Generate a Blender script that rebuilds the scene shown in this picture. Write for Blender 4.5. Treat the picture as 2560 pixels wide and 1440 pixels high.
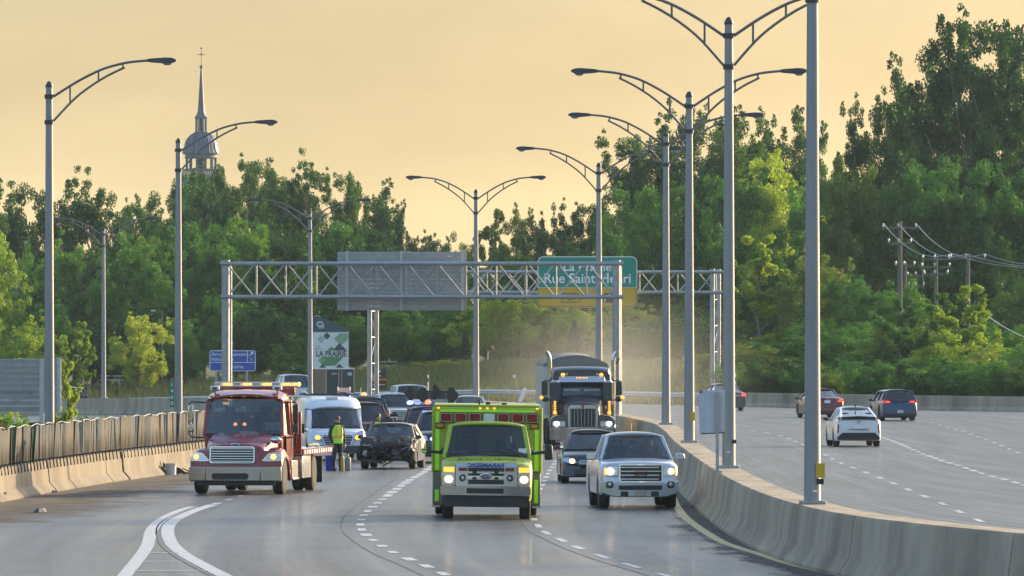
import bpy, bmesh, math, random
import numpy as np
from mathutils import Vector, Matrix, noise as mnoise

for _o in list(bpy.data.objects):
    bpy.data.objects.remove(_o)
SCN = bpy.context.scene
COL = SCN.collection
R = math.radians

# ------------------------------------------------------------------ camera
# telephoto view over the motorway: eye 4.04 m above the pavement
F, YH, CH = 20000.0, 845.0, 4.04          # focal length in photo pixels, horizon row, eye height
cam_d = bpy.data.cameras.new('camera')
cam = bpy.data.objects.new('camera', cam_d)
COL.objects.link(cam)
cam.location = (0, 0, CH)
cam.rotation_euler = (R(90), 0, 0)
cam_d.sensor_width = 36.0
cam_d.lens = F / 2560 * 36.0
cam_d.shift_y = (YH - 720) / 2560
cam_d.clip_start = 1.0
cam_d.clip_end = 12000
SCN.camera = cam

# ------------------------------------------------------------------ sky and sun
SUN_AZ, SUN_EL = R(48), R(13)             # azimuth right of the view axis, elevation
world = bpy.data.worlds.new('World')
SCN.world = world
world.use_nodes = True
wn = world.node_tree.nodes
wl = world.node_tree.links
wn.clear()
w_out = wn.new('ShaderNodeOutputWorld')
w_bg = wn.new('ShaderNodeBackground')
w_sky = wn.new('ShaderNodeTexSky')
w_sky.sky_type = 'NISHITA'
w_sky.sun_disc = False
w_sky.sun_elevation = SUN_EL
w_sky.sun_rotation = SUN_AZ
w_sky.altitude = 0
w_sky.air_density = 1.0
w_sky.dust_density = 2.6
w_sky.ozone_density = 1.0
w_mul = wn.new('ShaderNodeMix'); w_mul.data_type = 'RGBA'; w_mul.blend_type = 'MULTIPLY'
w_mul.inputs[0].default_value = 1.0
# evening smog: the low sky is tinted warm all round, the high sky stays pale blue
w_geo = wn.new('ShaderNodeNewGeometry')
w_sep = wn.new('ShaderNodeSeparateXYZ')
w_abs = wn.new('ShaderNodeMath'); w_abs.operation = 'MULTIPLY'; w_abs.inputs[1].default_value = -1.0
w_ramp = wn.new('ShaderNodeValToRGB')
wl.new(w_geo.outputs['Incoming'], w_sep.inputs[0])
wl.new(w_sep.outputs['Z'], w_abs.inputs[0])
wl.new(w_abs.outputs[0], w_ramp.inputs[0])
e = w_ramp.color_ramp.elements
def _c(v, r=1, g_=1, b=1): return (v*r/3, v*g_/3, v*b/3, 1)
e[0].position = 0.0; e[0].color = _c(1.42, 1, 1.08, 1.14)
e[1].position = 0.55; e[1].color = _c(1.95)
for _p, _v in ((0.012, _c(1.42, 1, 1.08, 1.18)), (0.022, _c(0.98, 1, 1.04, 1.10)), (0.030, _c(0.78, 1, 1.0, 1.03)), (0.045, _c(0.63, 1, .97, .99)), (0.08, _c(0.70, 1, .97, 1.0)), (0.3, _c(1.45))):
    k = e.new(_p); k.color = _v
w_sc = wn.new('ShaderNodeVectorMath'); w_sc.operation = 'SCALE'; w_sc.inputs['Scale'].default_value = 3.0
wl.new(w_sky.outputs[0], w_mul.inputs[6])
wl.new(w_ramp.outputs[0], w_sc.inputs[0])
wl.new(w_sc.outputs[0], w_mul.inputs[7])
# thin uneven veil of high haze
w_nz = wn.new('ShaderNodeTexNoise'); w_nz.inputs['Scale'].default_value = 9.0; w_nz.inputs['Detail'].default_value = 5; w_nz.inputs['Roughness'].default_value = 0.55
w_mp = wn.new('ShaderNodeMapping'); w_mp.inputs['Scale'].default_value = (1.6, 1.6, 5.0)
w_rp = wn.new('ShaderNodeMapRange'); w_rp.inputs[1].default_value = 0.3; w_rp.inputs[2].default_value = 0.7; w_rp.inputs[3].default_value = 0.87; w_rp.inputs[4].default_value = 1.09
wl.new(w_geo.outputs['Incoming'], w_mp.inputs[0]); wl.new(w_mp.outputs[0], w_nz.inputs[0]); wl.new(w_nz.outputs[0], w_rp.inputs[0])
w_s2 = wn.new('ShaderNodeVectorMath'); w_s2.operation = 'SCALE'
wl.new(w_mul.outputs[2], w_s2.inputs[0]); wl.new(w_rp.outputs[0], w_s2.inputs['Scale'])
wl.new(w_s2.outputs[0], w_bg.inputs[0])
w_bg.inputs[1].default_value = 0.15
wl.new(w_bg.outputs[0], w_out.inputs[0])

sun_d = bpy.data.lights.new('sun', 'SUN')
sun_d.energy = 4.2
sun_d.angle = R(0.9)
sun_d.color = (1.0, 0.76, 0.46)
sun = bpy.data.objects.new('sun', sun_d)
COL.objects.link(sun)
_sv = Vector((math.sin(SUN_AZ) * math.cos(SUN_EL), math.cos(SUN_AZ) * math.cos(SUN_EL), math.sin(SUN_EL)))
sun.rotation_euler = _sv.to_track_quat('Z', 'Y').to_euler()
sun.location = (120, 120, 60)

SCN.render.engine = 'CYCLES'
SCN.view_settings.view_transform = 'Standard'
SCN.view_settings.look = 'None'
SCN.view_settings.gamma = 1.0
SCN.view_settings.use_curve_mapping = False
SCN.view_settings.exposure = 0.8
SCN.cycles.use_denoising = True
SCN.cycles.max_bounces = 8
SCN.cycles.transparent_max_bounces = 16
SCN.cycles.volume_bounces = 0
SCN.cycles.volume_step_rate = 4
SCN.cycles.volume_max_steps = 64
SCN.cycles.sample_clamp_indirect = 6

# ------------------------------------------------------------------ helpers
def tag(o, label=None, cat=None, group=None, kind=None):
    if label: o['label'] = label
    if cat: o['category'] = cat
    if group: o['group'] = group
    if kind: o['kind'] = kind
    return o

def empty(name, loc=(0, 0, 0), rot=(0, 0, 0), parent=None):
    o = bpy.data.objects.new(name, None)
    COL.objects.link(o)
    o.location = loc
    o.rotation_euler = rot
    o.empty_display_size = 0.3
    if parent: o.parent = parent
    return o

def copy_tree(o, parent=None, loc=None, rot=None, scale=None):
    c = o.copy()
    COL.objects.link(c)
    c.parent = parent
    if loc is not None: c.location = loc
    if rot is not None: c.rotation_euler = rot
    if scale is not None: c.scale = scale
    for ch in list(o.children):
        copy_tree(ch, c)
    return c

class MB:
    """collects shapes for ONE mesh object"""
    def __init__(s, fn=None):
        s.v = []; s.f = []; s.fn = fn
    def add(s, vs, fs):
        n = len(s.v)
        s.v += [tuple(p) for p in vs]
        s.f += [tuple(i + n for i in f) for f in fs]
        return s
    def box(s, x0, x1, y0, y1, z0, z1):
        return s.add([(x0,y0,z0),(x1,y0,z0),(x1,y1,z0),(x0,y1,z0),(x0,y0,z1),(x1,y0,z1),(x1,y1,z1),(x0,y1,z1)],
                     [(0,3,2,1),(4,5,6,7),(0,1,5,4),(1,2,6,5),(2,3,7,6),(3,0,4,7)])
    def hexa(s, p):
        return s.add(p, [(0,3,2,1),(4,5,6,7),(0,1,5,4),(1,2,6,5),(2,3,7,6),(3,0,4,7)])
    def bar(s, a, b, w, h=None, up=(0, 0, 1)):
        a = Vector(a); b = Vector(b); h = h or w
        d = (b - a).normalized()
        u = Vector(up)
        if abs(d.dot(u)) > 0.95: u = Vector((0, 1, 0))
        r = d.cross(u).normalized() * (w / 2)
        t = r.cross(d).normalized() * (h / 2)
        return s.hexa([a - r - t, a + r - t, a + r + t, a - r + t, b - r - t, b + r - t, b + r + t, b - r + t])
    def tube(s, path, r, n=8, cap=True):
        path = [Vector(p) for p in path]
        rs = r if isinstance(r, (list, tuple)) else [r] * len(path)
        rings = []
        ref = None
        for i, p in enumerate(path):
            d = (path[min(i + 1, len(path) - 1)] - path[max(i - 1, 0)]).normalized()
            if ref is None:
                ref = Vector((0, 0, 1)) if abs(d.z) < 0.9 else Vector((1, 0, 0))
            a = d.cross(ref).normalized()
            b = a.cross(d).normalized()
            ref = b
            rings.append([p + (a * math.cos(2*math.pi*k/n) + b * math.sin(2*math.pi*k/n)) * rs[i] for k in range(n)])
        return s.loft(rings, cap)
    def cyl(s, a, b, r0, r1=None, n=12, cap=True):
        return s.tube([a, b], [r0, r0 if r1 is None else r1], n, cap)
    def loft(s, rings, cap=True, closed=True):
        n = len(rings[0]); vs = [p for r in rings for p in r]; fs = []
        for i in range(len(rings) - 1):
            for k in range(n if closed else n - 1):
                k2 = (k + 1) % n
                fs.append((i*n+k, i*n+k2, (i+1)*n+k2, (i+1)*n+k))
        if cap:
            fs.append(tuple(range(n - 1, -1, -1)))
            fs.append(tuple((len(rings)-1)*n + k for k in range(n)))
        return s.add(vs, fs)
    def prism(s, pts, y0, y1):
        """polygon of (x, z) points extruded along y"""
        n = len(pts)
        vs = [(x, y0, z) for x, z in pts] + [(x, y1, z) for x, z in pts]
        fs = [tuple(range(n)), tuple(range(2*n-1, n-1, -1))]
        fs += [(k, n + k, n + (k+1) % n, (k+1) % n) for k in range(n)]
        return s.add(vs, fs)
    def lathe(s, prof, c=(0, 0, 0), n=16, axis='z'):
        rings = []
        for r, h in prof:
            ring = []
            for k in range(n):
                a = 2*math.pi*k/n
                if axis == 'z': q = (c[0]+r*math.cos(a), c[1]+r*math.sin(a), c[2]+h)
                elif axis == 'x': q = (c[0]+h, c[1]+r*math.cos(a), c[2]+r*math.sin(a))
                else: q = (c[0]+r*math.sin(a), c[1]+h, c[2]+r*math.cos(a))
                ring.append(q)
            rings.append(ring)
        return s.loft(rings, True)
    def ball(s, c, rx, ry=None, rz=None, n=10, m=7):
        ry = ry or rx; rz = rz or rx
        rings = []
        for i in range(m + 1):
            t = math.pi * (0.04 + 0.92 * i / m)
            rings.append([(c[0]+rx*math.sin(t)*math.cos(2*math.pi*k/n), c[1]+ry*math.sin(t)*math.sin(2*math.pi*k/n), c[2]-rz*math.cos(t)) for k in range(n)])
        return s.loft(rings, True)
    def grid(s, rows):
        n = len(rows[0]); vs = [p for r in rows for p in r]
        fs = [(i*n+k, i*n+k+1, (i+1)*n+k+1, (i+1)*n+k) for i in range(len(rows)-1) for k in range(n-1)]
        return s.add(vs, fs)
    def build(s, name, mat, parent=None, smooth=35, bevel=0.0, seg=2, loc=None, solid=0.0):
        me = bpy.data.meshes.new(name)
        vs = [s.fn(p) for p in s.v] if s.fn else s.v
        me.from_pydata([tuple(p) for p in vs], [], s.f)
        bm = bmesh.new(); bm.from_mesh(me)
        bmesh.ops.recalc_face_normals(bm, faces=bm.faces)
        bm.to_mesh(me); bm.free()
        if smooth:
            me.polygons.foreach_set('use_smooth', [True] * len(me.polygons))
            me.set_sharp_from_angle(angle=R(smooth))
        me.update()
        o = bpy.data.objects.new(name, me)
        COL.objects.link(o)
        if mat: me.materials.append(mat)
        if parent: o.parent = parent
        if loc: o.location = loc
        if solid:
            m = o.modifiers.new('solid', 'SOLIDIFY'); m.thickness = solid; m.offset = 0
        if bevel:
            m = o.modifiers.new('bevel', 'BEVEL'); m.width = bevel; m.segments = seg
            m.limit_method = 'ANGLE'; m.angle_limit = R(38)
            m.harden_normals = False
        return o

_fc = {}
def text(name, body, mat, parent, size, loc, rot=(R(90), 0, 0), sx=1.0, align='CENTER', bold=0.0, depth=0.004, mirror=False):
    cu = bpy.data.curves.new(name, 'FONT')
    cu.body = body; cu.size = size; cu.align_x = align; cu.align_y = 'CENTER'
    cu.extrude = depth; cu.offset = bold; cu.resolution_u = 3
    t = bpy.data.objects.new('tmp', cu); COL.objects.link(t)
    dg = bpy.context.evaluated_depsgraph_get()
    me = bpy.data.meshes.new_from_object(t.evaluated_get(dg))
    bpy.data.objects.remove(t); bpy.data.curves.remove(cu)
    me.name = name
    me.materials.clear(); me.materials.append(mat)
    o = bpy.data.objects.new(name, me); COL.objects.link(o)
    o.parent = parent; o.location = loc; o.rotation_euler = rot
    o.scale = (-sx if mirror else sx, 1, 1)
    return o

# ------------------------------------------------------------------ materials
_M = {}
def mat(name, col, rough=0.6, metal=0.0, var=0.0, scale=3.0, bump=0.0, emit=None, estr=0.0, spec=0.5, coat=0.0, stretch=None, rvar=0.0, dark=None):
    """principled material whose colour wanders between col*(1-var) and col*(1+var) (dirt, fading, grain)"""
    if name in _M: return _M[name]
    m = bpy.data.materials.new(name); m.use_nodes = True
    nt = m.node_tree; b = nt.nodes['Principled BSDF']
    c = (*col, 1)
    b.inputs['Base Color'].default_value = c
    b.inputs['Roughness'].default_value = rough
    b.inputs['Metallic'].default_value = metal
    b.inputs['Specular IOR Level'].default_value = spec
    if coat:
        b.inputs['Coat Weight'].default_value = coat
        b.inputs['Coat Roughness'].default_value = 0.06
    if emit:
        b.inputs['Emission Color'].default_value = (*emit, 1)
        b.inputs['Emission Strength'].default_value = estr
    if var or bump or rvar:
        tc = nt.nodes.new('ShaderNodeTexCoord')
        mp = nt.nodes.new('ShaderNodeMapping')
        if stretch: mp.inputs['Scale'].default_value = stretch
        nz = nt.nodes.new('ShaderNodeTexNoise')
        nz.inputs['Scale'].default_value = scale; nz.inputs['Detail'].default_value = 6
        nz.inputs['Roughness'].default_value = 0.65
        nt.links.new(tc.outputs['Object'], mp.inputs[0]); nt.links.new(mp.outputs[0], nz.inputs[0])
        if var:
            rp = nt.nodes.new('ShaderNodeValToRGB')
            lo = dark or [v * (1 - var) for v in col]
            rp.color_ramp.elements[0].position = 0.3; rp.color_ramp.elements[0].color = (*lo, 1)
            rp.color_ramp.elements[1].position = 0.7; rp.color_ramp.elements[1].color = (*[min(1, v * (1 + var)) for v in col], 1)
            nt.links.new(nz.outputs[0], rp.inputs[0]); nt.links.new(rp.outputs[0], b.inputs['Base Color'])
        if rvar:
            mr = nt.nodes.new('ShaderNodeMapRange')
            mr.inputs[3].default_value = max(0.02, rough - rvar); mr.inputs[4].default_value = min(1, rough + rvar)
            nt.links.new(nz.outputs[0], mr.inputs[0]); nt.links.new(mr.outputs[0], b.inputs['Roughness'])
        if bump:
            bp = nt.nodes.new('ShaderNodeBump'); bp.inputs['Strength'].default_value = bump; bp.inputs['Distance'].default_value = 0.02
            nt.links.new(nz.outputs[0], bp.inputs['Height']); nt.links.new(bp.outputs[0], b.inputs['Normal'])
    _M[name] = m
    return m

def glass_mat(name, tint=(0.30, 0.36, 0.38), refl=0.22):
    if name in _M: return _M[name]
    m = bpy.data.materials.new(name); m.use_nodes = True
    nt = m.node_tree; nt.nodes.clear()
    out = nt.nodes.new('ShaderNodeOutputMaterial')
    tr = nt.nodes.new('ShaderNodeBsdfTransparent'); tr.inputs[0].default_value = (*tint, 1)
    gl = nt.nodes.new('ShaderNodeBsdfGlossy'); gl.inputs['Roughness'].default_value = 0.04
    gl.inputs['Color'].default_value = (0.85, 0.92, 1, 1)
    lw = nt.nodes.new('ShaderNodeLayerWeight'); lw.inputs[0].default_value = refl
    mx = nt.nodes.new('ShaderNodeMixShader')
    mr = nt.nodes.new('ShaderNodeMapRange'); mr.inputs[3].default_value = 0.07; mr.inputs[4].default_value = 0.9
    nt.links.new(lw.outputs['Fresnel'], mr.inputs[0])
    nt.links.new(mr.outputs[0], mx.inputs[0]); nt.links.new(tr.outputs[0], mx.inputs[1]); nt.links.new(gl.outputs[0], mx.inputs[2])
    nt.links.new(mx.outputs[0], out.inputs[0])
    _M[name] = m
    return m

M_STEEL = mat('galvanised_steel', (0.36, 0.38, 0.40), 0.42, 0.75, 0.18, 6.0, rvar=0.12)
M_POLE = mat('lamp_pole_aluminium', (0.27, 0.28, 0.30), 0.5, 0.35, 0.12, 2.0, stretch=(1, 1, 0.2), rvar=0.1)
M_LAMP = mat('dark_lamp_housing', (0.05, 0.055, 0.07), 0.5, 0.3)
M_ARM = mat('weathered_arm_aluminium', (0.15, 0.155, 0.165), 0.5, 0.3)
M_LENS = mat('lamp_lens', (0.45, 0.47, 0.5), 0.2)
M_SIGNBACK = mat('aluminium_sign_back', (0.46, 0.49, 0.52), 0.5, 0.4, 0.12, 3.0, rvar=0.1)
M_BLACK = mat('black_plastic', (0.018, 0.019, 0.021), 0.55, var=0.3, scale=8)
M_RUBBER = mat('tyre_rubber', (0.022, 0.022, 0.023), 0.85, var=0.35, scale=12)
M_CHROME = mat('chrome', (0.56, 0.57, 0.60), 0.12, 1.0, rvar=0.03, scale=2)
M_ALU = mat('polished_aluminium', (0.44, 0.45, 0.47), 0.26, 1.0, rvar=0.04, scale=2)
M_RIM = mat('alloy_rim', (0.45, 0.46, 0.48), 0.35, 0.9)
M_DARK = mat('dark_interior', (0.022, 0.024, 0.028), 0.8)
M_SEAT = mat('seat_fabric', (0.05, 0.05, 0.055), 0.9)
M_WHITE = mat('white_reflective', (0.75, 0.76, 0.77), 0.5, var=0.06)
M_TEXTW = mat('white_lettering', (0.85, 0.86, 0.87), 0.5)
M_TEXTK = mat('black_lettering', (0.03, 0.03, 0.035), 0.5)
M_GLASS = glass_mat('window_glass')
M_GLASSC = glass_mat('clear_windscreen', (0.46, 0.54, 0.56), 0.24)
M_GLASSD = glass_mat('tinted_glass', (0.10, 0.13, 0.14), 0.28)
M_HL = mat('headlamp_glass', (0.5, 0.52, 0.55), 0.12, 0.6, spec=0.8)
M_HLON = mat('headlamp_lit_warm', (0.9, 0.85, 0.7), 0.2, emit=(1.0, 0.60, 0.24), estr=3.6)
M_HLW = mat('headlamp_lit_white', (0.9, 0.95, 1), 0.2, emit=(0.85, 0.93, 1.0), estr=4.0)
M_AMB = mat('amber_lamp_lit', (0.9, 0.45, 0.05), 0.25, emit=(1.0, 0.36, 0.03), estr=1.1)
M_AMBOFF = mat('amber_lens', (0.55, 0.22, 0.02), 0.25, spec=0.7)
M_RED = mat('red_lens', (0.20, 0.008, 0.010), 0.22, spec=0.45, var=0.15)
M_REDON = mat('red_lamp_lit', (0.9, 0.05, 0.03), 0.25, emit=(1.0, 0.12, 0.06), estr=2.5)
M_BLUEON = mat('blue_lamp_lit', (0.1, 0.2, 1.0), 0.25, emit=(0.22, 0.30, 1.0), estr=3.0)
M_SKIN = mat('skin', (0.42, 0.24, 0.17), 0.55, var=0.1)
M_CONC = None

# ------------------------------------------------------------------ where things are (metres; x right, y away, z up)
def pl(pts, x):
    return float(np.interp(x, [p[0] for p in pts], [p[1] for p in pts]))
def smooth_pl(pts, n=6):
    """Catmull-Rom through the points"""
    P = [Vector(p) for p in pts]; out = []
    for i in range(len(P) - 1):
        p0 = P[max(i-1, 0)]; p1 = P[i]; p2 = P[i+1]; p3 = P[min(i+2, len(P)-1)]
        for k in range(n):
            t = k / n
            out.append(0.5*((2*p1)+(p2-p0)*t+(2*p0-5*p1+4*p2-p3)*t*t+(3*p1-p0-3*p2+p3)*t**3))
    out.append(P[-1])
    return out
def sst(a, b, x):
    t = min(1, max(0, (x - a) / (b - a))); return t*t*(3-2*t)
MED = [(60, 21.0), (100, 13.0), (118, 9.3), (128, 7.25), (136, 6.1), (145, 5.5), (160, 5.1), (185, 4.95), (230, 5.05), (265, 5.3), (290, 5.15), (328, 3.56), (358, 1.25), (387, -1.85), (415, -5.6), (440, -10.2), (470, -16.8), (503, -25.6), (540, -37.5), (580, -53), (640, -80)]
def MX(y): return pl(MEDS, y)
MEDS = [(v.x, v.y) for v in smooth_pl([(a, b, 0) for a, b in MED], 8)]
OUT = [(60, 60), (60, 150), (58, 250), (54, 330), (46, 390), (37, 422), (28, 439), (22.5, 451), (13.8, 472), (7.5, 489), (0.5, 505), (-7.5, 519), (-15.4, 531), (-28.9, 546), (-45, 560), (-80, 585)]
OUTS = [(v.x, v.y) for v in smooth_pl([(a, b, 0) for a, b in OUT], 6)]
def h_road(x, y):
    return -0.033 * min(60.0, max(0.0, -x - 2)) * sst(380, 450, y)
_oa = np.array(OUTS)
def beyond(x, y):
    """metres beyond the outer edge of the far carriageway (negative: on the road side)"""
    xs = _oa[::-1, 0]; ys = _oa[::-1, 1]
    if x > 59.9: return x - 60
    yo = float(np.interp(x, xs, ys))
    return (y - yo) * 0.8
def h_ground(x, y):
    h = h_road(x, y)
    w = beyond(x, y)
    h += -0.35 if w < 0.6 else (-0.35 + 0.3 * sst(0.6, 3, w))
    h += sst(4, 46, w) * 2.1 * (0.8 + 0.25 * math.sin(x * 0.07 + 1.0)) * sst(34, 16, x)
    return h
def G(px, py, z=0.0):
    """the place on the level z seen at photo pixel (px, py)"""
    s = (py - YH) / (CH - z)
    return ((px - 1280) / s, F / s)
def AX(px, d): return (px - 1280) * d / F
def AZ(py, d): return CH + (YH - py) * d / F
# ================================================================== the setting
def noise_node(nt, src, scale, detail=6, rough=0.6, stretch=None):
    mp = nt.nodes.new('ShaderNodeMapping')
    if stretch: mp.inputs['Scale'].default_value = stretch
    nz = nt.nodes.new('ShaderNodeTexNoise')
    nz.inputs['Scale'].default_value = scale; nz.inputs['Detail'].default_value = detail; nz.inputs['Roughness'].default_value = rough
    nt.links.new(src, mp.inputs[0]); nt.links.new(mp.outputs[0], nz.inputs[0])
    return nz.outputs[0]
def ramp_node(nt, src, stops):
    rp = nt.nodes.new('ShaderNodeValToRGB'); el = rp.color_ramp.elements
    el[0].position = stops[0][0]; el[0].color = (*stops[0][1], 1)
    el[1].position = stops[-1][0]; el[1].color = (*stops[-1][1], 1)
    for p, c in stops[1:-1]:
        k = el.new(p); k.color = (*c, 1)
    nt.links.new(src, rp.inputs[0])
    return rp.outputs[0]
def mixc(nt, a, b, fac, mode='MIX'):
    mx = nt.nodes.new('ShaderNodeMix'); mx.data_type = 'RGBA'; mx.blend_type = mode
    for s, i in ((fac, 0), (a, 6), (b, 7)):
        if isinstance(s, (int, float)): mx.inputs[i].default_value = s
        elif isinstance(s, tuple): mx.inputs[i].default_value = (*s, 1)
        else: nt.links.new(s, mx.inputs[i])
    return mx.outputs[2]

def road_material():
    m = bpy.data.materials.new('concrete_pavement'); m.use_nodes = True
    nt = m.node_tree; b = nt.nodes['Principled BSDF']
    uv = nt.nodes.new('ShaderNodeUVMap'); uv.uv_map = 'lane'
    u = uv.outputs[0]
    tc = nt.nodes.new('ShaderNodeTexCoord'); ob = tc.outputs['Object']
    # long wheel tracks and streaks run along the lanes (lane uv: u across, v along, both metres)
    streak = noise_node(nt, u, 1.0, 5, 0.6, (1.3, 0.02, 1))
    fine = noise_node(nt, u, 1.0, 4, 0.6, (9.0, 0.05, 1))
    blot = noise_node(nt, u, 1.0, 6, 0.6, (0.16, 0.045, 1))
    grain = noise_node(nt, ob, 18.0, 4, 0.7)
    c = ramp_node(nt, streak, [(0.30, (0.072, 0.077, 0.087)), (0.5, (0.116, 0.121, 0.131)), (0.72, (0.168, 0.171, 0.176))])
    c = mixc(nt, c, ramp_node(nt, fine, [(0.3, (0.74, 0.74, 0.75)), (0.7, (1.12, 1.12, 1.1))]), 0.75, 'MULTIPLY')
    c = mixc(nt, c, ramp_node(nt, blot, [(0.34, (0.42, 0.44, 0.48)), (0.46, (0.82, 0.83, 0.86)), (0.56, (1, 1, 1)), (0.72, (1.22, 1.16, 1.06))]), 0.9, 'MULTIPLY')  # broad blots: brown dirt and dark shade stripes put into the colour
    c = mixc(nt, c, ramp_node(nt, grain, [(0.3, (0.85, 0.85, 0.85)), (0.7, (1.1, 1.1, 1.1))]), 0.7, 'MULTIPLY')
    # wheel tracks: two darker polished bands in every lane
    sp = nt.nodes.new('ShaderNodeSeparateXYZ'); nt.links.new(u, sp.inputs[0])
    wv = nt.nodes.new('ShaderNodeMath'); wv.operation = 'MULTIPLY'; wv.inputs[1].default_value = 2*math.pi/1.85; nt.links.new(sp.outputs[0], wv.inputs[0])
    ws_ = nt.nodes.new('ShaderNodeMath'); ws_.operation = 'SINE'; nt.links.new(wv.outputs[0], ws_.inputs[0])
    wa = nt.nodes.new('ShaderNodeMath'); wa.operation = 'MULTIPLY_ADD'; wa.inputs[1].default_value = 0.5; wa.inputs[2].default_value = 0.5; nt.links.new(ws_.outputs[0], wa.inputs[0])
    c = mixc(nt, c, ramp_node(nt, wa.outputs[0], [(0.1, (1.08, 1.08, 1.07)), (0.9, (0.78, 0.79, 0.81))]), 0.9, 'MULTIPLY')
    nt.links.new(c, b.inputs['Base Color'])
    rr = nt.nodes.new('ShaderNodeMapRange'); rr.inputs[1].default_value = 0.3; rr.inputs[2].default_value = 0.7
    rr.inputs[3].default_value = 0.34; rr.inputs[4].default_value = 0.60
    nt.links.new(blot, rr.inputs[0]); nt.links.new(rr.outputs[0], b.inputs['Roughness'])
    b.inputs['Specular IOR Level'].default_value = 0.16
    # lanes polished by traffic: a thin, patchy gloss that mirrors head lamps
    pol = noise_node(nt, u, 1.0, 4, 0.6, (0.5, 0.10, 1))
    cw_ = nt.nodes.new('ShaderNodeMapRange'); cw_.inputs[1].default_value = 0.40; cw_.inputs[2].default_value = 0.62; cw_.inputs[3].default_value = 0.05; cw_.inputs[4].default_value = 0.21
    nt.links.new(pol, cw_.inputs[0]); nt.links.new(cw_.outputs[0], b.inputs['Coat Weight']); b.inputs['Coat Roughness'].default_value = 0.10
    bp = nt.nodes.new('ShaderNodeBump'); bp.inputs['Strength'].default_value = 0.12; bp.inputs['Distance'].default_value = 0.01
    nt.links.new(grain, bp.inputs['Height']); nt.links.new(bp.outputs[0], b.inputs['Normal'])
    return m
M_ROAD = road_material()

def concrete_material(name, light, dark, stain=(0.30, 0.22, 0.16), vert=0.12):
    m = bpy.data.materials.new(name); m.use_nodes = True
    nt = m.node_tree; b = nt.nodes['Principled BSDF']
    tc = nt.nodes.new('ShaderNodeTexCoord'); ob = tc.outputs['Object']
    st = noise_node(nt, ob, 1.0, 5, 0.6, (1.6, 0.5, vert))        # rain streaks down the face
    bl = noise_node(nt, ob, 0.45, 6, 0.6)
    gr = noise_node(nt, ob, 14.0, 4, 0.7)
    c = ramp_node(nt, st, [(0.32, dark), (0.62, light)])
    c = mixc(nt, c, stain, ramp_node(nt, bl, [(0.55, (0, 0, 0)), (0.75, (0.55, 0.55, 0.55))]))
    c = mixc(nt, c, ramp_node(nt, gr, [(0.3, (0.8, 0.8, 0.8)), (0.7, (1.1, 1.1, 1.1))]), 0.8, 'MULTIPLY')
    nt.links.new(c, b.inputs['Base Color'])
    b.inputs['Roughness'].default_value = 0.85
    bp = nt.nodes.new('ShaderNodeBump'); bp.inputs['Strength'].default_value = 0.3; bp.inputs['Distance'].default_value = 0.01
    nt.links.new(gr, bp.inputs['Height']); nt.links.new(bp.outputs[0], b.inputs['Normal'])
    return m
M_CONC = concrete_material('weathered_barrier_concrete', (0.39, 0.325, 0.240), (0.19, 0.155, 0.115))
M_CONC2 = concrete_material('pale_barrier_concrete', (0.215, 0.18, 0.135), (0.115, 0.095, 0.072), (0.14, 0.11, 0.085))

def grass_material():
    m = bpy.data.materials.new('meadow_grass'); m.use_nodes = True
    nt = m.node_tree; b = nt.nodes['Principled BSDF']
    tc = nt.nodes.new('ShaderNodeTexCoord'); ob = tc.outputs['Object']
    a = noise_node(nt, ob, 0.09, 6, 0.65)
    f = noise_node(nt, ob, 2.2, 5, 0.7)
    c = ramp_node(nt, a, [(0.3, (0.05, 0.085, 0.028)), (0.5, (0.085, 0.10, 0.040)), (0.66, (0.13, 0.115, 0.06))])
    c = mixc(nt, c, ramp_node(nt, f, [(0.3, (0.55, 0.6, 0.55)), (0.7, (1.25, 1.25, 1.2))]), 1.0, 'MULTIPLY')
    nt.links.new(c, b.inputs['Base Color']); b.inputs['Roughness'].default_value = 0.95
    b.inputs['Specular IOR Level'].default_value = 0.15
    return m
M_GRASS = grass_material()

# ground sheet out to the horizon
def nonuni(a, b, step, far, n):
    core = list(np.arange(a, b + 1e-6, step))
    lo = [a - (a - far[0]) * (k / n) ** 2 for k in range(n, 0, -1)]
    hi = [b + (far[1] - b) * (k / n) ** 2 for k in range(1, n + 1)]
    return lo + core + hi
gx = nonuni(-70, 70, 2.5, (-1450, 1450), 8)
gy = nonuni(100, 720, 4.0, (-35, 1690), 8)
g = MB().grid([[(x, y, h_ground(x, y)) for x in gx] for y in gy]).build('ground', M_GRASS, smooth=0)
tag(g, 'grassy ground with mown banks beyond the guard rail', 'ground', kind='structure')

# the two carriageways
def ribbon(name, rows, label, zoff=0.0, material=None):
    """rows: list of lists of (x, y, u, v)"""
    me_rows = [[(x, y, h_road(x, y) + zoff) for x, y, u, v in r] for r in rows]
    mb = MB().grid(me_rows)
    o = mb.build(name, material or M_ROAD, smooth=0)
    me = o.data
    lay = me.uv_layers.new(name='lane')
    flat = [(u, v) for r in rows for x, y, u, v in r]
    for lp in me.loops: lay.data[lp.index].uv = flat[lp.vertex_index]
    tag(o, label, 'road', kind='structure')
    return o
stn = [MEDS[0]]; sarc = [0.0]
for a in MEDS[1:]:
    sarc.append(sarc[-1] + math.hypot(a[0]-stn[-1][0], a[1]-stn[-1][1])); stn.append(a)
def med_frame(i):
    a = MEDS[max(i-1, 0)]; b = MEDS[min(i+1, len(MEDS)-1)]
    t = Vector((b[1]-a[1], b[0]-a[0], 0)).normalized()          # direction in (x, y)
    return Vector((MEDS[i][1], MEDS[i][0], 0)), t, Vector((t.y, -t.x, 0))   # point, tangent, right normal
rowsA = []
for i in range(len(MEDS)):
    p, t, n = med_frame(i)
    rowsA.append([(p.x + n.x*u, p.y + n.y*u, u, sarc[i]) for u in np.linspace(-19.5, 0.2, 12)])
ribbon('road', rowsA, 'grey concrete carriageway towards the camera')
rowsB = []
m_ = len(MEDS)
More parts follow.
